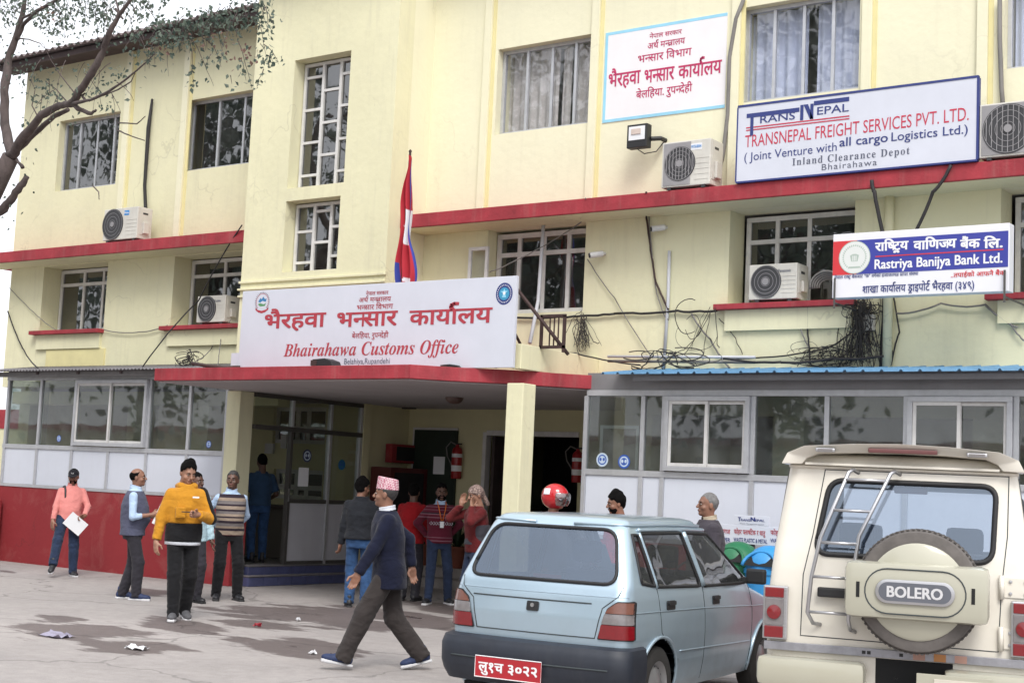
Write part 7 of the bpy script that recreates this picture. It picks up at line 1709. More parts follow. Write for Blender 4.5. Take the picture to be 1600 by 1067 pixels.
def carpaint(name, col, flake=.35, rough=.32, dust_sheen=.10, dust_sheen_col=(.30, .27, .23)):
    m, t, b = newmat(name); L = t.links; b.inputs['Metallic'].default_value = flake; b.inputs['Roughness'].default_value = rough
    b.inputs['Coat Weight'].default_value = .8; b.inputs['Coat Roughness'].default_value = .10
    tc = N(t, 'ShaderNodeTexCoord'); n = N(t, 'ShaderNodeTexNoise', Scale=2.4, Detail=7.0, Roughness=.65); L.new(tc.outputs['Object'], n.inputs['Vector'])
    sp = N(t, 'ShaderNodeSeparateXYZ'); L.new(tc.outputs['Object'], sp.inputs[0])
    mh = N(t, 'ShaderNodeMapRange'); mh.inputs[1].default_value = .9; mh.inputs[2].default_value = .25; mh.inputs[3].default_value = .5; mh.inputs[4].default_value = 2.2; L.new(sp.outputs['Z'], mh.inputs[0])
    mr = N(t, 'ShaderNodeMapRange'); mr.inputs[1].default_value = .40; mr.inputs[2].default_value = .75; mr.inputs[3].default_value = dust_sheen*.2; mr.inputs[4].default_value = dust_sheen*1.6; L.new(n.outputs[0], mr.inputs[0])
    ml = N(t, 'ShaderNodeMath', operation='MULTIPLY'); L.new(mh.outputs[0], ml.inputs[0]); L.new(mr.outputs[0], ml.inputs[1])
    mx = N(t, 'ShaderNodeMix', data_type='RGBA'); L.new(ml.outputs[0], mx.inputs[0]); mx.inputs[6].default_value = (*col, 1); mx.inputs[7].default_value = (*dust_sheen_col, 1); L.new(mx.outputs[2], b.inputs['Base Color'])
    r2 = N(t, 'ShaderNodeMath', operation='MULTIPLY_ADD'); r2.inputs[1].default_value = 1.2; r2.inputs[2].default_value = rough; L.new(ml.outputs[0], r2.inputs[0]); L.new(r2.outputs[0], b.inputs['Roughness'])
    return m
m_rub = mat('window_rubber', (.015, .015, .017), .6, var=.1); m_seam = mat('panel_gap', (.045, .055, .06), .8, var=0)
m_carglass = glass('car_glass', (.50, .56, .62), 1.3, .14, dust_sheen=.07, dust_sheen_col=(.22, .30, .46), closed=False, gcol=(.72, .84, 1.0)); m_carglass_side = glass('car_side_glass', (.20, .21, .22), 1.2, .12, dust_sheen=.02, wav=.35, closed=False)  # rear glass: bluish sky reflection put into the film and gloss colours
m_lampred = mat('lamp_red_plastic', (.20, .005, .010), .2, var=.12, scale=30, coat=.7); m_lampclear = mat('lamp_grey_plastic', (.20, .185, .19), .2, var=.15, scale=30, coat=.7); m_lampamber = mat('lamp_amber_plastic', (.17, .065, .045), .25, var=.1, scale=30, coat=.6)
m_bumper = mat('bumper_dark_plastic', (.022, .027, .040), .55, var=.25, scale=4, streak=.2, dirt=(.07, .07, .08)); m_seat = mat('seat_dark', (.03, .032, .045), .8, var=.2); m_cabin = mat('cabin_grey', (.05, .055, .065), .8, var=.2)
m_plate = mat('plate_red', (.42, .02, .03), .5, var=.08)
# ---------------------------------------------------------------- pale blue hatchback
CZ = [.20, .26, .40, .52, .60, .72, .86, .93, .96, 1.10, 1.25, 1.33, 1.36]
HB_ = Shell(CZ, dict(w=[.655, .680, .705, .712, .715, .712, .700, .688, .680, .632, .578, .546, .530],
    r=[.10, .07, .055, .045, .04, .035, .055, .080, .095, .165, .240, .285, .33],
    f=[3.20, 3.24, 3.27, 3.28, 3.27, 3.22, 2.62, 2.50, 2.44, 2.22, 1.98, 1.85, 1.76], rcr=[.14]*7+[.13, .13, .12, .12, .11, .11], rcf=[.25]*7+[.2]*6, bow=[.05]*13, taper=[.035]*13))
CAR = empty('parked_car', (-5.90, 8.55, 0), .115, 'pale metallic blue small hatchback with dark bumper parked beside the jeep', 'car'); CAR.scale = (1.04,)*3
m_cp = carpaint('paint_pale_blue', (.43, .555, .655), .55, .30, .10)
rw = rounded([(-.575, .955), (.575, .955), (.475, 1.315), (-.475, 1.315)], .10, 7)
qw = [(.33, .965), (.525, .94), (.475, 1.285), (.385, 1.285)]
w1 = [(.575, .935), (1.33, .915), (1.235, 1.295), (.525, 1.295)]
w2 = [(1.415, .912), (2.36, .905), (2.33, .96), (1.83, 1.285), (1.31, 1.295)]
fw_ = [(-.52, .96), (.52, .96), (.46, 1.30), (-.46, 1.30)]
zs = sorted(set(np.round(np.concatenate([np.arange(.20, 1.36, .0165), [1.36]]), 4)))
holes = [('rear', rw), ('front', fw_)]+[('both', h) for h in (qw, w1, w2)]
shell_mesh('body_shell', HB_, zs, holes, m_cp, CAR, cap_ring=[(.985, .012), (.95, .024), (.86, .036), (.6, .046), (.2, .05)], wheel=[(.60, .265, .315), (2.78, .265, .315)])
def ctext(name, s, parent, m, S, kind, a0, a1, zb, h, off, **k):
    if kind == 'rear': fr = lambda X, Z, dd: np.array(S.P('rear', X, Z))+np.array([0, -1, 0])*(off+dd)
    else: fr = kind
    return text_on(name, s, parent, m, a0, a1, zb, h, 0, depth=.001, frame=fr, local=True, **k)
gl_ = patch('rear_window', HB_, 'rear', rw, .000, m_carglass, CAR, thick=0); seam('window_seal', HB_, 'rear', rw, .003, .013, m_rub, gl_, True)
for kd in ('right', 'left'):
    for h in (qw, w1, w2):
        g_ = patch('side_window', HB_, kd, h, -.002, m_carglass_side, CAR, thick=0); seam('window_seal', HB_, kd, h, .002, .012, m_rub, g_, True)
    seam('door_pillar', HB_, kd, [(.55, .93), (.50, 1.30)], .004, .015, m_cp, CAR); seam('door_pillar', HB_, kd, [(1.375, .915), (1.275, 1.30)], .004, .026, m_cp, CAR)
    seam('door_frame', HB_, kd, [(.50, 1.318), (1.28, 1.32), (1.84, 1.31), (2.40, .93)], .002, .015, m_cp, CAR)
    seam('roof_gutter', HB_, kd, [(.30, 1.345), (1.0, 1.352), (1.78, 1.34)], .006, .010, m_cp, CAR)
    seam('door_gap', HB_, kd, [(.555, .925), (.585, .80), (.62, .62), (.80, .50), (.93, .42), (.96, .24)], .0, .0030, m_seam, CAR)
    seam('door_gap', HB_, kd, [(1.375, .91), (1.40, .75), (1.42, .24)], .0, .0030, m_seam, CAR); seam('door_gap', HB_, kd, [(2.40, .90), (2.44, .70), (2.44, .24)], .0, .0030, m_seam, CAR)
    seam('body_crease', HB_, kd, [(.12, .775), (1.4, .755), (3.1, .70)], .0012, .0045, m_cp, CAR); seam('side_moulding', HB_, kd, [(.95, .475), (1.7, .46), (2.42, .445)], .001, .006, m_cp, CAR)
    arch = [(.60+.33*math.cos(t), .265+.33*math.sin(t)) for t in np.linspace(-.15, math.pi+.15, 22)]; seam('wheel_arch_lip', HB_, kd, arch, .004, .013, m_cp, CAR)
    arch = [(2.78+.33*math.cos(t), .265+.33*math.sin(t)) for t in np.linspace(-.15, math.pi+.15, 22)]; seam('wheel_arch_lip', HB_, kd, arch, .004, .013, m_cp, CAR)
    for ya in (.70, 1.56):
        hh = patch('door_handle', HB_, kd, rounded([(ya, .772), (ya+.14, .772), (ya+.14, .835), (ya, .835)], .012), .006, m_blackp, CAR, thick=.01); patch('handle_lever', HB_, kd, rounded([(ya+.01, .805), (ya+.13, .805), (ya+.13, .832), (ya+.01, .832)], .008), .020, m_blackp, hh, thick=.014)
    sx = 1 if kd == 'right' else -1
    MB().box(sx*.70, sx*.86, 2.28, 2.34, .90, 1.02).build('mirror', m_blackp, CAR, bevel=.02, local=True, M=Matrix.Identity(4)); MB().box(sx*.66, sx*.72, 2.29, 2.35, .90, .95).build('mirror_arm', m_blackp, CAR, bevel=.005, local=True, M=Matrix.Identity(4))
I4_ = Matrix.Identity(4)
def lbox(name, m, parent, *b, bevel=0): return MB().box(*b).build(name, m, parent, bevel=bevel, local=True, M=I4_)
# tail lamps: amber over clear over red, wrapped into the corner
for sx in (1, -1):
    base = [(.475, .595), (.700, .595), (.693, .85), (.60, .85), (.535, .80)]
    f_ = lambda P_: [(sx*a, z) for a, z in P_]
    lt = patch('tail_lamp', HB_, 'rear', rounded(f_(base), .012), .010, m_rub, CAR, thick=.02)
    patch('red_lens', HB_, 'rear', rounded(f_([(.485, .603), (.692, .603), (.690, .695), (.502, .695)]), .01), .016, m_lampred, lt, thick=.008)
    patch('clear_lens', HB_, 'rear', rounded(f_([(.504, .699), (.690, .699), (.688, .765), (.522, .765)]), .01), .016, m_lampclear, lt, thick=.008)
    patch('amber_lens', HB_, 'rear', rounded(f_([(.524, .769), (.688, .769), (.686, .842), (.602, .842), (.545, .800)]), .01), .016, m_lampamber, lt, thick=.008)
seam('tailgate_crease', HB_, 'rear', [(-.50, .825), (.42, .825)], .001, .0050, m_seam, CAR)
seam('tailgate_gap', HB_, 'rear', [(-.62, .945), (-.60, .88), (-.50, .80), (-.455, .60)], .0005, .004, m_seam, CAR); seam('tailgate_gap', HB_, 'rear', [(.62, .945), (.60, .88), (.50, .80), (.455, .60), (-.455, .60)], .0005, .004, m_seam, CAR)
seam('tailgate_fold', HB_, 'rear', [(-.66, .875), (.66, .875)], .000, .004, m_cp, CAR)
lk = patch('tailgate_lock', HB_, 'rear', rounded([(-.055, .745), (.035, .745), (.035, .81), (-.055, .81)], .012), .012, m_blackp, CAR, thick=.014)
MB().lathe([(.014, 0), (.014, -.006), (0, -.006)], (-.01, HB_.P('rear', 0, .78)[1]-.012, .785), axis=1, n=14).build('key_ring', m_silver, lk, local=True, M=I4_)
# bumper: its own swept shell, proud of the body
BM = Shell([.24, .30, .36, .48, .535, .55], dict(w=[.70, .725, .735, .735, .725, .70], r=[-.02, -.05, -.07, -.075, -.05, .0], f=[3.3]*6, rcr=[.16]*6, rcf=[.2]*6, bow=[.07]*6, taper=[.0]*6))
def bumper(name, S, zs, ymax, m, parent, inner=.05):
    mb = MB(); rows = []
    for z in zs:
        r_ = S.ring(z); q = [p for p in r_ if p[1] <= ymax]; q = sorted(q, key=lambda p: math.atan2(p[0], -(p[1]-ymax))); rows.append([(p[0], p[1], z) for p in q])
    n = min(len(r_) for r_ in rows); rows = [[r_[int(round(i*(len(r_)-1)/(n-1)))] for i in range(n)] for r_ in rows]
    vs = [p for r_ in rows for p in r_]; inn = [(p[0]*.94, p[1]+inner, p[2]) for r_ in (rows[-1], rows[0]) for p in r_]; k = len(vs); vs += inn
    fs = [(j*n+i, j*n+i+1, (j+1)*n+i+1, (j+1)*n+i) for j in range(len(rows)-1) for i in range(n-1)]
    t = (len(rows)-1)*n; fs += [(t+i, t+i+1, k+i+1, k+i) for i in range(n-1)]; fs += [(i+1, i, k+n+i, k+n+i+1) for i in range(n-1)]
    fs += [tuple(j*n for j in range(len(rows)))+(k, k+n), tuple(j*n+n-1 for j in range(len(rows)))[::-1]+(k+2*n-1, k+n-1)]
    return mb.add(vs, fs).build(name, m, parent, smooth=True, local=True, M=I4_)
bp_ = bumper('rear_bumper', BM, [.24, .27, .30, .33, .36, .42, .48, .51, .535, .55], .32, m_bumper, CAR)
seam('bumper_groove', BM, 'rear', [(-.60, .405), (.60, .405)], .001, .006, m_seam, bp_)
pl_ = MB().box(-.36, .15, -.105, -.095, .285, .425).build('number_plate', m_plate, CAR, bevel=.003, local=True, M=I4_)
frp = lambda X, Z, dd: (X, -.105-dd, Z)
for s_, a, b in (('लु१च', -.33, -.14), ('३०२२', -.10, .12)): text_on('plate_text', s_, pl_, m_textwhite, a, b, .325, .058, 0, bold=.03, depth=.001, frame=frp, local=True, capref=.62)
for (a, b) in ((-.36, .15),):
    MB().tube([(a, -.105, .285), (b, -.105, .285), (b, -.105, .425), (a, -.105, .425), (a, -.105, .285)], .0035, n=5).build('plate_rim', m_textwhite, pl_, local=True, M=I4_)
lbox('under_panel', m_dark, CAR, -.56, .56, .10, 3.1, .17, .22); lbox('cabin_floor', m_cabin, CAR, -.60, .60, .2, 3.0, .30, .33)
for sx in (1, -1):
    for wy in (.60, 2.78): lbox('wheel_well', m_dark, CAR, sx*.30, sx*.62, wy-.36, wy+.36, .30, .62) if False else None
    for wy in (.60, 2.78): wheel(CAR, sx*.615, wy, .265, .155, m_tyre, m_rim, sx)
lbox('rear_axle', m_dark, CAR, -.55, .55, .57, .63, .22, .28); MB().tube([(.34, -.02, .22), (.34, .5, .24)], .022, n=10).build('exhaust_pipe', m_rust, CAR, local=True, M=I4_)
lbox('parcel_shelf', m_cabin, CAR, -.58, .58, .14, .55, .90, .92, bevel=.004)
def seat(parent, x, y, w_, zt, m_=None):
    m_ = m_ or m_seat
    o = MB().box(x-w_/2, x+w_/2, y, y+.12, .45, zt).build('seat', m_, parent, bevel=.04, local=True, M=I4_); MB().box(x-w_/2, x+w_/2, y+.06, y+.52, .38, .52).build('cushion', m_, o, bevel=.03, local=True, M=I4_)
    MB().box(x-.12, x+.12, y-.01, y+.09, zt+.05, zt+.22).build('headrest', m_, o, bevel=.035, local=True, M=I4_)
    for dx in (-.05, .05): MB().tube([(x+dx, y+.04, zt-.02), (x+dx, y+.04, zt+.07)], .007, n=6).build('headrest_rod', m_silver, o, local=True, M=I4_)
seat(CAR, .32, 1.45, .44, .97); seat(CAR, -.32, 1.45, .44, .97); MB().box(-.55, .55, .62, .74, .42, .92).build('rear_seat', m_seat, CAR, bevel=.04, local=True, M=I4_)
lbox('dashboard', m_cabin, CAR, -.60, .60, 2.25, 2.5, .62, .90, bevel=.03); MB().lathe([(.17, -.01), (.185, 0), (.17, .01)], (.32, 2.12, .88), axis=1, n=24).build('steering_wheel', m_blackp, CAR, smooth='all', local=True, M=I4_)
rm_ = lbox('stop_lamp', m_blackp, CAR, -.12, .14, .20, .26, .955, 1.0, bevel=.01); lbox('stop_lens', m_lampred, rm_, -.10, .12, .195, .199, .965, .99)
MB().box(.30, .62, 2.0, 2.25, .915, .925).build('papers_on_dash', m_paper, CAR, local=True, M=Matrix.Translation((-.02, -.10, .0)))
# ---------------------------------------------------------------- cream jeep
JZ = [.42, .55, .72, .80, .90, 1.10, 1.24, 1.35, 1.60, 1.80, 1.86, 1.90]
JS = Shell(JZ, dict(w=[.78, .79, .795, .797, .797, .792, .780, .768, .732, .703, .695, .690], r=[.0, .0, .0, .0, .0, .01, .02, .03, .07, .10, .11, .12],
    f=[3.9, 3.95, 3.98, 3.98, 3.97, 3.9, 2.95, 2.78, 2.50, 2.28, 2.2, 2.15], rcr=[.07]*12, rcf=[.1]*12, bow=[.012]*12, taper=[.01]*12))
JP = empty('parked_jeep', (-3.225, 8.54, 0), .30, 'cream off-road jeep with roof ladder and rear mounted spare wheel reading BOLERO', 'jeep'); JP.scale = (.99,)*3
m_jp = carpaint('paint_cream', (.76, .725, .65), .0, .35, .24, (.40, .31, .19)); m_jp2 = carpaint('paint_grey_beige', (.42, .41, .33), .05, .5, .12, (.35, .30, .22))
zs = np.round(np.arange(.42, 1.9001, .0148), 4).tolist()
jw = rounded([(-.505, 1.335), (.545, 1.335), (.565, 1.795), (-.425, 1.795)], .09, 8)
js1 = rounded([(.30, 1.32), (1.30, 1.32), (1.30, 1.72), (.34, 1.72)], .05, 5); js2 = rounded([(1.42, 1.32), (2.2, 1.32), (2.05, 1.72), (1.42, 1.72)], .05, 5)
jf = [(-.62, 1.32), (.62, 1.32), (.58, 1.76), (-.58, 1.76)]
shell_mesh('body_shell', JS, zs, [('rear', jw), ('both', js1), ('both', js2), ('front', jf)], m_jp, JP, cap_ring=[(.985, .02), (.95, .045), (.85, .065), (.5, .08), (.15, .085)], wheel=[(.75, .37, .44), (3.2, .37, .44)])
g_ = patch('rear_window', JS, 'rear', jw, -.004, m_carglass, JP, thick=0); seam('window_seal', JS, 'rear', jw, .003, .017, m_rub, g_, True)
for kd in ('right', 'left'):
    for h in (js1, js2):
        g_ = patch('side_window', JS, kd, h, -.002, m_carglass, JP, thick=0); seam('window_seal', JS, kd, h, .002, .013, m_rub, g_, True)
    seam('side_panel_gap', JS, kd, [(.14, .8), (.17, 1.85)], .0005, .004, m_seam, JP)
    sx = 1 if kd == 'right' else -1
    for wy in (.75, 3.2): wheel(JP, sx*.70, wy, .37, .22, m_tyre, m_rim, sx)
# roof spoiler: overhanging rear lip with lamps
sp = [( -.70, 1.885), (-.66, 1.955), (-.55, 2.00), (.0, 2.03), (.55, 2.00), (.66, 1.955), (.70, 1.885), (.60, 1.905), (.52, 1.955), (0, 1.975), (-.52, 1.955), (-.60, 1.905)]
mb = MB(); n = len(sp); vs = [(a*1.0, -.03+.02*(abs(a) > .6), z) for a, z in sp]+[(a*.99, .42, z+.012) for a, z in sp]
fs = [(0, 1, 8-0, 11)] 
vs_o = [(-.725, 1.885), (-.69, 1.955), (-.58, 2.00), (-.28, 2.022), (.0, 2.03), (.28, 2.022), (.58, 2.00), (.69, 1.955), (.725, 1.885)]
vs_i = [( -.60, 1.888), (-.57, 1.925), (-.50, 1.955), (-.26, 1.968), (.0, 1.972), (.26, 1.968), (.50, 1.955), (.57, 1.925), (.60, 1.888)]
mb = MB(); k = len(vs_o); V = []
for yy, dz in ((-.02, 0), (.40, .0)):
    V += [(a, yy+(.05 if yy < 0 and abs(a) > .6 else 0), z+dz) for a, z in vs_o]+[(a, yy+(.07 if yy < 0 else 0), z+dz) for a, z in vs_i]
F_ = []
for i in range(k-1):
    F_ += [(i, i+1, k+i+1, k+i), (i, 2*k+i, 2*k+i+1, i+1), (k+i, k+i+1, 3*k+i+1, 3*k+i), (2*k+i, 3*k+i, 3*k+i+1, 2*k+i+1)]
F_ += [(0, k, 3*k, 2*k), (k-1, 3*k-1, 4*k-1, 2*k-1)]
so_ = mb.add(V, F_).build('roof_spoiler', m_jp, JP, smooth=True, bevel=.008, local=True, M=I4_)
lbox('spoiler_underside', m_jp, so_, -.58, .58, .06, .30, 1.885, 1.90)
lbox('high_stop_lamp', mat('stop_lamp_dull', (.14, .05, .05), .4), so_, -.19, .22, -.010, .03, 1.972, 1.998, bevel=.006)
for x in (-.45, .45):
    q = MB().box(x-.06, x+.06, -.030, .02, 1.965, 1.990).build('marker_lamp', m_silver, so_, bevel=.008, local=True, M=I4_); lbox('marker_lens', m_lampclear, q, x-.045, x+.045, -.033, -.0305, 1.970, 1.985)
seam('rain_gutter', JS, 'rear', [(-.68, 1.872), (.68, 1.872)], .008, .010, m_jp, JP)
# rear door outline, hinges, handle
seam('door_gap', JS, 'rear', [(-.46, 1.86), (-.52, 1.45), (-.57, 1.2), (-.575, .83), (.585, .82), (.60, 1.2), (.63, 1.5), (.635, 1.86)], .0, .0032, m_seam, JP)
seam('door_gap', JS, 'rear', [(-.46, 1.858), (.635, 1.858)], .0, .0028, m_seam, JP)
for z in (1.20, .90):
    hg = MB().tube([(.60, JS.P('rear', .6, z)[1]-.02, z-.07), (.60, JS.P('rear', .6, z)[1]-.02, z+.07)], .016, n=10).build('hinge', m_jp, JP, smooth='all', local=True, M=I4_)
    lbox('hinge_plate', m_jp, hg, .615, .775, JS.P('rear', .7, z)[1]-.014, JS.P('rear', .7, z)[1]-.002, z-.06, z+.06, bevel=.003)
    for a in (.65, .735):
        for b in (-.035, .035): MB().lathe([(.011, 0), (.009, -.008), (0, -.009)], (a, JS.P('rear', .7, z)[1]-.014, z+b), axis=1, n=10).build('bolt', m_silver, hg, local=True, M=I4_)
lbox('door_handle', m_blackp, JP, -.475, -.255, -.045, -.005, 1.075, 1.135, bevel=.012)
# spare wheel with cover
SX, SZ, SR = .130, 1.155, .365
sw = MB().lathe([(SR*.55, -.09), (SR*.80, -.10), (SR*.95, -.085), (SR, -.05), (SR, .07), (SR*.95, .10), (SR*.55, .10)], (SX, -.155, SZ), axis=1, n=56).build('spare_wheel', mat('tyre_dusty', (.135, .122, .115), .9, var=.35, scale=6), JP, smooth=True, local=True, M=I4_)
mb = MB()
for k in range(72):    # tread blocks round the rim of the tyre
    t = 2*math.pi*k/72
    for j, (y0, y1) in enumerate(((-.225, -.165), (-.150, -.10))):
        tt_ = t+(.04 if j else 0); d_ = .026; a = SR*.985; b = SR*1.008
        mb.add([(SX+r__*math.cos(u), yy, SZ+r__*math.sin(u)) for yy in (y0, y1) for r__, u in ((a, tt_-d_), (b, tt_-d_*.8), (b, tt_+d_*.8), (a, tt_+d_))], [(0, 1, 2, 3), (7, 6, 5, 4), (0, 4, 5, 1), (1, 5, 6, 2), (2, 6, 7, 3)])
tag(mb.build('tread', mat('tread_dusty', (.10, .09, .085), .9, var=.3), sw, local=True, M=I4_), kind='stuff')
MB().lathe([(SR*.78, -.105), (SR*.74, -.118), (SR*.3, -.130), (0, -.132)], (SX, -.155, SZ), axis=1, n=48).build('wheel_cover', m_jp2, sw, smooth=True, local=True, M=I4_)
cvr = MB().box(SX-.415, SX+.405, -.345, -.10, SZ-.165, SZ+.165).build('cover_band', m_jp2, sw, bevel=.05, smooth=True, local=True, M=I4_)
def stadium(x, z, hw, hh, n=14): return [(x+hw-hh+hh*math.cos(t), z+hh*math.sin(t)) for t in np.linspace(-math.pi/2, math.pi/2, n)]+[(x-hw+hh+hh*math.cos(t), z+hh*math.sin(t)) for t in np.linspace(math.pi/2, 3*math.pi/2, n)]
s0 = stadium(SX-.01, SZ, .285, .13); MB().tube([(a, -.3455, b) for a, b in s0+[s0[0]]], .004, n=6).build('cover_groove', m_seam, cvr, local=True, M=I4_)
bd_ = MB().prism(stadium(SX-.01, SZ, .225, .070), -.362, -.344).build('badge', m_silver, cvr, bevel=.006, smooth=True, local=True, M=I4_)
MB().prism(stadium(SX-.01, SZ, .205, .054), -.3645, -.3605).build('badge_inset', mat('badge_satin', (.16, .17, .20), .4, .6, var=.15), bd_, local=True, M=I4_)
frb = lambda X, Z, dd: (X, -.3665-dd, Z)
text_on('badge_letters', 'BOLERO', bd_, mat('badge_chrome', (.75, .75, .78), .3, .5, var=0), SX-.165, SX+.145, SZ-.030, .062, 0, bold=.035, depth=.001, frame=frb, local=True)
for x in (SX-.335, SX+.315): lbox('cover_slot', m_dark, cvr, x-.010, x+.010, -.3475, -.3445, SZ-.045, SZ+.045)
# ladder
def tubeo(name, pts, r_, m_, par, n=10): return MB().tube(pts, r_, n=n).build(name, m_, par, smooth='all', local=True, M=I4_)
LD = [(-.30, 1.845, -.05), (-.455, 1.44, -.10), (-.505, 1.20, -.10), (-.525, .98, -.09), (-.495, .915, -.05), (-.455, .905, .0)]
LR = [(-.05, 1.845, -.05), (-.225, 1.46, -.10), (-.26, 1.20, -.10), (-.28, .95, -.09), (-.27, .89, -.05), (-.245, .875, .0)]
def ladside(L, name):
    P_ = [(L[0][0]+.05, .06, L[0][1]+.0), (L[0][0]+.02, .0, L[0][1]+.018), (L[0][0], -.045, L[0][1])]+[(a, y, z) for a, z, y in L[1:]]
    return tubeo(name, P_, .0125, m_silver, JP)
la_ = ladside(LD, 'ladder_rail'); ladside(LR, 'ladder_rail')
def lerpL(L, z):
    zs_ = [q[1] for q in L][::-1]; return (float(np.interp(z, zs_, [q[0] for q in L][::-1])), float(np.interp(z, zs_, [q[2] for q in L][::-1])), z)
for z in (1.80, 1.61, 1.41, 1.20, .985): tubeo('ladder_rung', [lerpL(LD, z), lerpL(LR, z-.0)], .0095, m_silver, JP)
# tail lamps
for sx in (-1, 1):
    x0, x1 = sorted((sx*.655, sx*.805)); 
    bz = MB().box(x0-.0, x1, -.035, .03, .80, 1.125).build('tail_lamp', m_silver, JP, bevel=.008, local=True, M=I4_)
    for (z0, z1, m_) in ((1.055, 1.115, m_lampred), (.885, 1.05, m_lampclear), (.81, .88, m_lampred)): MB().box(x0+.012, x1-.022, -.046, -.034, z0, z1).build('lens', m_, bz, bevel=.005, local=True, M=I4_)
    MB().lathe([(.045, 0), (.042, -.012), (.0, -.018)], ((x0+x1)/2-.005, -.046, .965), axis=1, n=22).build('round_lens', m_lampred, bz, smooth=True, local=True, M=I4_)
    for k in range(14): lbox('lamp_rib', m_silver, bz, x1-.020, x1-.004, -.040, -.034, .812+.022*k, .822+.022*k)
# lower strip, bumper halves, plate
m_strip = mat('dented_metal_strip', (.36, .36, .40), .4, .5, var=.35, scale=7)
stp = lbox('sill_strip', m_strip, JP, -.795, .795, -.022, -.001, .735, .785, bevel=.003)
for i, x in enumerate((.10, .22, .34)): lbox('reflective_tape', mat('tape_orange' if i % 2 else 'tape_pale_red', (.55, .24, .08) if i % 2 else (.52, .30, .24), .4), stp, x, x+.07, -.0235, -.0221, .738, .782)
for x in (-.20, -.17, .02, .12): lbox('paint_chip', m_rub, stp, x, x+.022, -.0232, -.0221, .750, .770)
b1 = MB().box(-.82, -.17, -.17, .0, .53, .705).build('rear_bumper', m_jp2, JP, bevel=.045, smooth=True, local=True, M=I4_)
b2 = MB().box(.28, .86, -.17, .0, .53, .705).build('rear_bumper', m_jp2, JP, bevel=.045, smooth=True, local=True, M=I4_)
lbox('plate_holder', m_jp2, JP, .13, .56, -.19, -.171, .50, .68, bevel=.004)
pw = lbox('number_plate', mat('plate_cream', (.62, .58, .50), .5), JP, .23, .56, -.197, -.1905, .50, .655, bevel=.003)
text_on('plate_text', 'ल५१ज२', pw, mat('plate_orange_red', (.60, .07, .03), .5), .26, .53, .575, .05, 0, bold=.03, depth=.001, frame=lambda X, Z, dd: (X, -.1975-dd, Z), local=True, capref=.62)
lbox('tow_step', m_silver, JP, -.10, .31, -.12, .04, .50, .56, bevel=.01); lbox('chassis', m_dark, JP, -.70, .70, .05, 3.8, .36, .55)
lbox('door_sill_gap', m_dark, JP, -.12, .33, .0, .05, .56, .73)
# cabin
seat(JP, -.36, 1.25, .46, 1.30); seat(JP, .36, 1.25, .46, 1.30); seat(JP, -.36, 2.0, .46, 1.28); seat(JP, .36, 2.0, .46, 1.28)
lbox('cabin_floor', m_cabin, JP, -.74, .74, .1, 3.5, .56, .60); lbox('roof_lining', m_cabin, JP, -.62, .62, .15, 2.15, 1.84, 1.87); lbox('dashboard', m_cabin, JP, -.72, .72, 2.55, 2.8, 1.0, 1.30, bevel=.03)
for sx in (1, -1): lbox('roof_pillar', m_cabin, JP, sx*.66, sx*.70, 1.30, 1.42, 1.25, 1.84)
lbox('wiper_lamp', mat('inner_stop_lamp', (.22, .05, .06), .4), JP, -.04, .16, .14, .18, 1.73, 1.775, bevel=.01)
# ================================================================== TREES
m_bark = mat('bark_brown', (.105, .082, .078), .95, var=.45, scale=9, bump=.9, bscale=35, stretch=(1, 1, .35))
def leafmat(name, c0, c1, trans=.35):
    m = bpy.data.materials.new(name); m.use_nodes = True; t = m.node_tree; t.nodes.clear(); L = t.links
    vc = N(t, 'ShaderNodeVertexColor'); vc.layer_name = 'tone'
    cr = N(t, 'ShaderNodeValToRGB'); cr.color_ramp.elements[0].color = (*c0, 1); cr.color_ramp.elements[1].color = (*c1, 1); L.new(vc.outputs[0], cr.inputs[0])
    d = N(t, 'ShaderNodeBsdfPrincipled', Roughness=.55); L.new(cr.outputs[0], d.inputs['Base Color']); tr = N(t, 'ShaderNodeBsdfTranslucent'); L.new(cr.outputs[0], tr.inputs[0])
    mx = N(t, 'ShaderNodeMixShader'); mx.inputs[0].default_value = trans; L.new(d.outputs[0], mx.inputs[1]); L.new(tr.outputs[0], mx.inputs[2]); o = N(t, 'ShaderNodeOutputMaterial'); L.new(mx.outputs[0], o.inputs[0]); return m
m_leaf = leafmat('leaf_grey_green', (.05, .080, .066), (.16, .20, .155)); m_leaf2 = leafmat('leaf_dry_pink', (.16, .08, .07), (.24, .15, .12))
def leaves(name, C_, sizes, m, parent, seed, droop=.6):
    r_ = np.random.default_rng(seed); n = len(C_); C_ = np.asarray(C_); s_ = np.asarray(sizes)[:, None]
    d = r_.normal(size=(n, 3)); d[:, 2] -= droop*1.5; d /= np.linalg.norm(d, axis=1)[:, None]; u = np.cross(d, r_.normal(size=(n, 3))); u /= np.linalg.norm(u, axis=1)[:, None]; w_ = np.cross(d, u)
    a = C_; b = C_+d*s_*.45+u*s_*.36+w_*s_*.08; c = C_+d*s_*1.15-w_*s_*.10; e = C_+d*s_*.45-u*s_*.36+w_*s_*.08
    V = np.stack([a, b, c, e], 1).reshape(-1, 3); F = np.arange(4*n).reshape(n, 4); F2 = np.concatenate([F[:, [0, 1, 2]], F[:, [0, 2, 3]]])
    me = bpy.data.meshes.new(name); me.from_pydata(V.tolist(), [], F2.tolist()); me.materials.append(m)
    at_ = me.color_attributes.new('tone', 'FLOAT_COLOR', 'POINT'); tn = np.repeat(r_.random(n), 4); arr = np.ones((4*n, 4)); arr[:, 0] = arr[:, 1] = arr[:, 2] = tn; at_.data.foreach_set('color', arr.ravel())
    o = bpy.data.objects.new(name, me); COL.objects.link(o); o.parent = parent; return tag(o, kind='stuff')
TY = 12.0
def tp(px, py, dy=0.0): return atY(px, py, TY+dy)
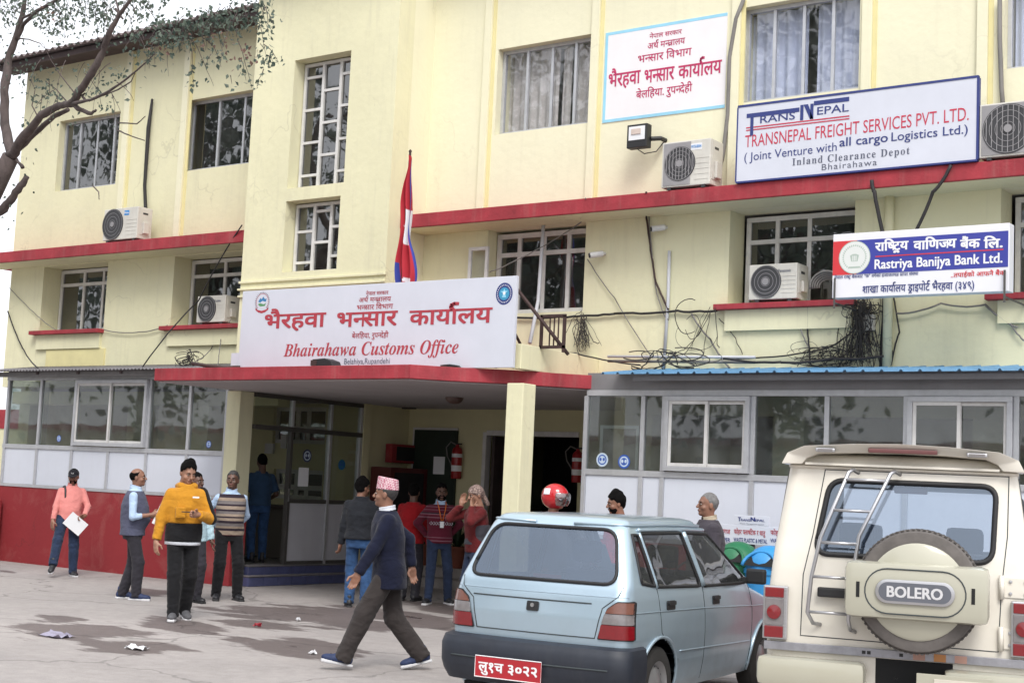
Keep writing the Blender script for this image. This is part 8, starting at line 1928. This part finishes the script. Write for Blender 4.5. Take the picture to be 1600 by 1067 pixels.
TR = empty('tree', (*atY(-95, 870, TY)[:2], 0), 0, 'leaning peepal tree with bare brown limbs in front of the left facade', 'tree')
Mi_ = wmat(TR).inverted()
def limb(pts, rads, name='limb', n=10):
    P_ = [tp(*p) for p in pts]; Q = []; Rr = []
    rr = random.Random(int(pts[0][0]*7+pts[-1][1]))
    for i in range(len(P_)-1):
        for k in range(4):
            t = k/4; Q.append(P_[i]+(P_[i+1]-P_[i])*t+np.array([rr.uniform(-1, 1), rr.uniform(-1, 1), rr.uniform(-1, 1)])*rads[i]*.18); Rr.append((rads[i]+(rads[i+1]-rads[i])*t)*rr.uniform(.80, .95))
    Q.append(P_[-1]); Rr.append(rads[-1]); MB().tube(Q, Rr, n=n).build(name, m_bark, TR, smooth='all'); return Q
A0 = atY(-95, 870, TY)
MB().tube([A0-[0, 0, .1], A0+[.1, 0, .9], tp(-70, 620), tp(-75, 480), tp(-45, 360), tp(-10, 298), tp(17, 245)], [.34, .26, .22, .20, .17, .135, .115], n=14).build('trunk', m_bark, TR, smooth='all')
px_ = 1/118.0
L1_ = limb([(17, 245), (8, 195, .1), (6, 145, .1), (14, 95, .2), (26, 55, .2), (34, 25, .2), (42, -15, .2)], [.085, .075, .07, .065, .05, .04, .035])
L2_ = limb([(17, 245), (38, 212, -.1), (62, 182, -.2), (92, 166, -.2), (112, 162, -.3)], [.085, .070, .062, .055, .052])
L2b = limb([(24, 238), (55, 208, .05), (85, 182, .0), (106, 172, -.1)], [.05, .045, .042, .03])
L3_ = limb([(110, 163, -.3), (128, 138, -.35), (148, 108, -.4), (162, 80, -.4), (170, 52, -.5), (184, 28, -.5), (207, -5, -.5)], [.055, .058, .055, .048, .045, .030, .025])
limb([(168, 58, -.5), (176, 42, -.4), (186, 18, -.4), (178, -8, -.4)], [.02, .018, .014, .012]); limb([(180, 14, -.5), (192, 30, -.5)], [.02, .012])
L4_ = limb([(112, 163, -.3), (142, 156, -.5), (172, 142, -.7), (200, 122, -.9), (228, 98, -1.1), (242, 84, -1.2)], [.03, .022, .018, .014, .010, .006]); limb([(150, 154, -.5), (185, 140, -.6), (205, 128, -.8), (212, 112, -.9)], [.012, .01, .008, .005])
limb([(112, 163, -.3), (126, 172, -.3), (142, 178, -.3), (150, 172, -.3)], [.042, .035, .028, .016]); limb([(134, 158, -.3), (128, 150, -.3), (133, 146, -.3)], [.02, .018, .01])
limb([(-30, 345, .1), (0, 330, .1), (18, 312, .1), (32, 290, .1), (42, 276, .1)], [.10, .075, .062, .058, .04]); limb([(26, 62, .2), (36, 40, .2), (58, 18, .1), (82, 4, .1), (105, -12, .1)], [.04, .035, .032, .025, .02]); limb([(30, 32, .2), (52, 20, .2)], [.02, .02])
limb([(24, 60, .2), (45, 62, .2), (62, 68, .1), (70, 76, .1)], [.014, .010, .007, .004]); limb([(36, 262), (26, 250)], [.03, .02])
for a in (((120, 150), (95, 118), (80, 95), (68, 70)), ((105, 160), (88, 140), (72, 128)), ((60, 185), (50, 165), (55, 140), (44, 118)), ((184, 192, -.6), (214, 194, -.7), (227, 182, -.7)), ((184, 204, -.6), (205, 213, -.7), (226, 220, -.7)), ((145, 290, -.4), (154, 300, -.4), (155, 312, -.4))): limb(list(a), [.012, .009, .006, .004][:len(a)], n=5)
# hanging twigs and leaf clusters
C_ = []; Z_ = []; Cp = []; Zp = []
r_ = np.random.default_rng(5); tw = MB()
def cluster(px, py, dy, n, sp, drop=.0, dry=False):
    c = tp(px, py, dy)
    for _ in range(n):
        q = c+r_.normal(size=3)*np.array([sp, sp*1.3, sp]); (Cp if dry else C_).append(q); (Zp if dry else Z_).append(r_.uniform(.035, .062))
def twig(px, py, dy, L_, dirx, n, dry=False):
    c = tp(px, py, dy); pts = [c]; d = np.array([dirx, r_.uniform(-.5, .5), -.1])
    for k in range(6):
        d = d+np.array([r_.uniform(-.25, .25), r_.uniform(-.2, .2), -.28]); d /= np.linalg.norm(d); pts.append(pts[-1]+d*L_/6)
    tw.tube(pts, [.006, .005, .004, .004, .003, .003, .002], n=4)
    for k in range(n):
        t = r_.uniform(.15, 1)*6; i = min(int(t), 5); q = pts[i]+(pts[i+1]-pts[i])*(t-i)+r_.normal(size=3)*.05; (Cp if dry else C_).append(q); (Zp if dry else Z_).append(r_.uniform(.038, .070))
# sky part, upper left
for _ in range(62):
    px, py = r_.uniform(-10, 225), r_.uniform(-15, 28); 
    if r_.random() < .85: twig(px, py-10, r_.uniform(-.5, .5), r_.uniform(.25, .6), r_.uniform(-.8, .8), r_.integers(8, 18))
for (px, py) in ((70, 22), (82, 30), (95, 40), (75, 42), (88, 48), (104, 46), (92, 34), (110, 20), (150, 14), (130, 8), (58, 6), (10, 12), (22, 6), (150, 25), (240, 6), (270, 2), (205, 12)): cluster(px, py, .1, 20, .10)
for (px, py) in ((30, 100), (20, 115), (35, 120), (20, 135), (10, 205), (5, 40), (15, 60), (42, 118), (28, 70)): cluster(px, py, .2, 10, .10)
# band along the eave
for _ in range(46):
    t = r_.random(); px = 215+t*205; py = 62-t*52+r_.normal()*8; twig(px, py-8, -1.0, r_.uniform(.15, .4), r_.uniform(-.8, .8), r_.integers(7, 15))
for (px, py, n) in ((245, 45, 26), (262, 48, 26), (285, 38, 22), (305, 35, 22), (330, 25, 18), (350, 22, 18), (372, 18, 20), (395, 10, 20), (405, 25, 10), (412, 6, 12), (238, 58, 10), (300, 46, 10)): cluster(px, py, -1.0, n, .085)
# hanging twigs over the facade
for (px, py, L_, dx_, n) in ((240, 62, .55, .5, 12), (248, 72, .45, .2, 12), (300, 62, .6, -.1, 14), (300, 80, .45, .1, 14), (318, 60, .4, .6, 10), (360, 40, .55, .1, 12), (372, 65, .55, .1, 14), (376, 92, .25, .0, 8), (360, 118, .1, .0, 5), (406, 40, .5, .3, 16), (412, 70, .35, .8, 16), (420, 88, .2, .8, 10), (412, 108, .22, .0, 10), (290, 45, .3, 0, 8), (262, 80, .3, .0, 6), (330, 85, .2, .0, 5)): twig(px, py, -1.0, L_, dx_, n)
for (px, py, n) in ((178, 118, 16), (172, 128, 10), (190, 116, 10), (74, 148, 14), (66, 156, 10), (86, 128, 10), (96, 150, 10), (140, 140, 8), (148, 146, 8), (136, 112, 7), (165, 160, 8), (158, 168, 6), (110, 180, 8), (60, 140, 8), (70, 122, 8), (46, 110, 12), (54, 118, 8), (78, 108, 8), (120, 150, 6)): cluster(px, py, -.3, n, .07)
for (px, py) in ((395, 80), (345, 58), (365, 95), (388, 86), (310, 62), (250, 78), (78, 24)): cluster(px, py, -1.0, 9, .07, dry=True)
for _ in range(14): twig(r_.uniform(50, 190), r_.uniform(85, 150), -.2, r_.uniform(.3, .7), r_.uniform(-.6, .8), r_.integers(1, 6))
C_ += list(np.stack([atY(r_.uniform(0, 60), r_.uniform(200, 380), TY) for _ in range(14)])); Z_ += [.05]*14
tag(tw.build('twigs', m_bark, TR, smooth='all'), kind='stuff')
TL = Vector(TR.location); leaves('foliage', np.array(C_)-np.array(TL), Z_, m_leaf, TR, 3); leaves('dry_leaves', np.array(Cp)-np.array(TL), Zp, m_leaf2, TR, 4)
# street trees on the near side of the yard, mirrored in the window glass
def street_tree(x, y, H_, rad, seed, label):
    rr = np.random.default_rng(seed); T_ = empty('street_tree', (x, y, 0), 0, label, 'tree', 'trees across the yard mirrored in the windows')
    mb = MB(); mb.tube([(x, y, -.1), (x+.1, y, H_*.2), (x-.1, y+.1, H_*.45)], [.35, .27, .2], n=12); mb.build('trunk', m_bark, T_, smooth='all')
    cl = []
    for k in range(60):
        d = rr.normal(size=3); d /= np.linalg.norm(d); c = np.array([x, y, H_*.56])+d*np.array([rad, rad, H_*.40])*rr.uniform(.35, 1.0); cl.append(c)
        if k < 30: MB().tube([(x-.1, y+.1, H_*.42), (np.array([x, y, H_*.5])+c)/2+rr.normal(size=3)*.2, c], [.14, .08, .03], n=5).build('branch', m_bark, T_, smooth='all')
    P_ = np.concatenate([c+rr.normal(size=(130, 3))*rad*.15 for c in cl])-np.array([x, y, 0]); leaves('crown', P_, rr.uniform(.20, .42, len(P_)), m_leaf, T_, seed, .3)
street_tree(-37, -1, 18, 5.5, 21, 'broad street tree on the near side of the yard opposite the left end')
street_tree(-28, -6, 19, 5.0, 22, 'tall street tree on the near side of the yard opposite the entrance')
street_tree(-48, 1, 17, 5.0, 23, 'street tree on the near side of the yard farthest to the left')
street_tree(-19, -9, 18, 4.6, 24, 'street tree on the near side of the yard behind the parked cars')
street_tree(-9, -13, 17, 4.6, 25, 'street tree on the near side of the yard beyond the parked jeep')
# long low building across the yard, mirrored in the annexe glass
OB = empty('yard_building', (-28, -14, 0), 0, 'long low cream building with a red band across the yard behind the viewer', 'building')
def oppo(name, m, x0, x1, z0, z1, y0=-14.0, y1=-14.3): return boxo(name, m, OB, x0, x1, y1, y0, z0, z1)
oppo('wall', m_wall, -75, 6, 0, 3.3); oppo('red_band', m_red, -75, 6, 3.302, 3.55, -13.6, -14.3)
for k in range(16):
    x = -72+k*4.9; f_ = oppo('window', m_whiteframe, x, x+1.9, .9, 2.5, -13.97, -13.995); oppo('pane', m_dark, x+.08, x+1.82, .98, 2.42, -13.962, -13.968)
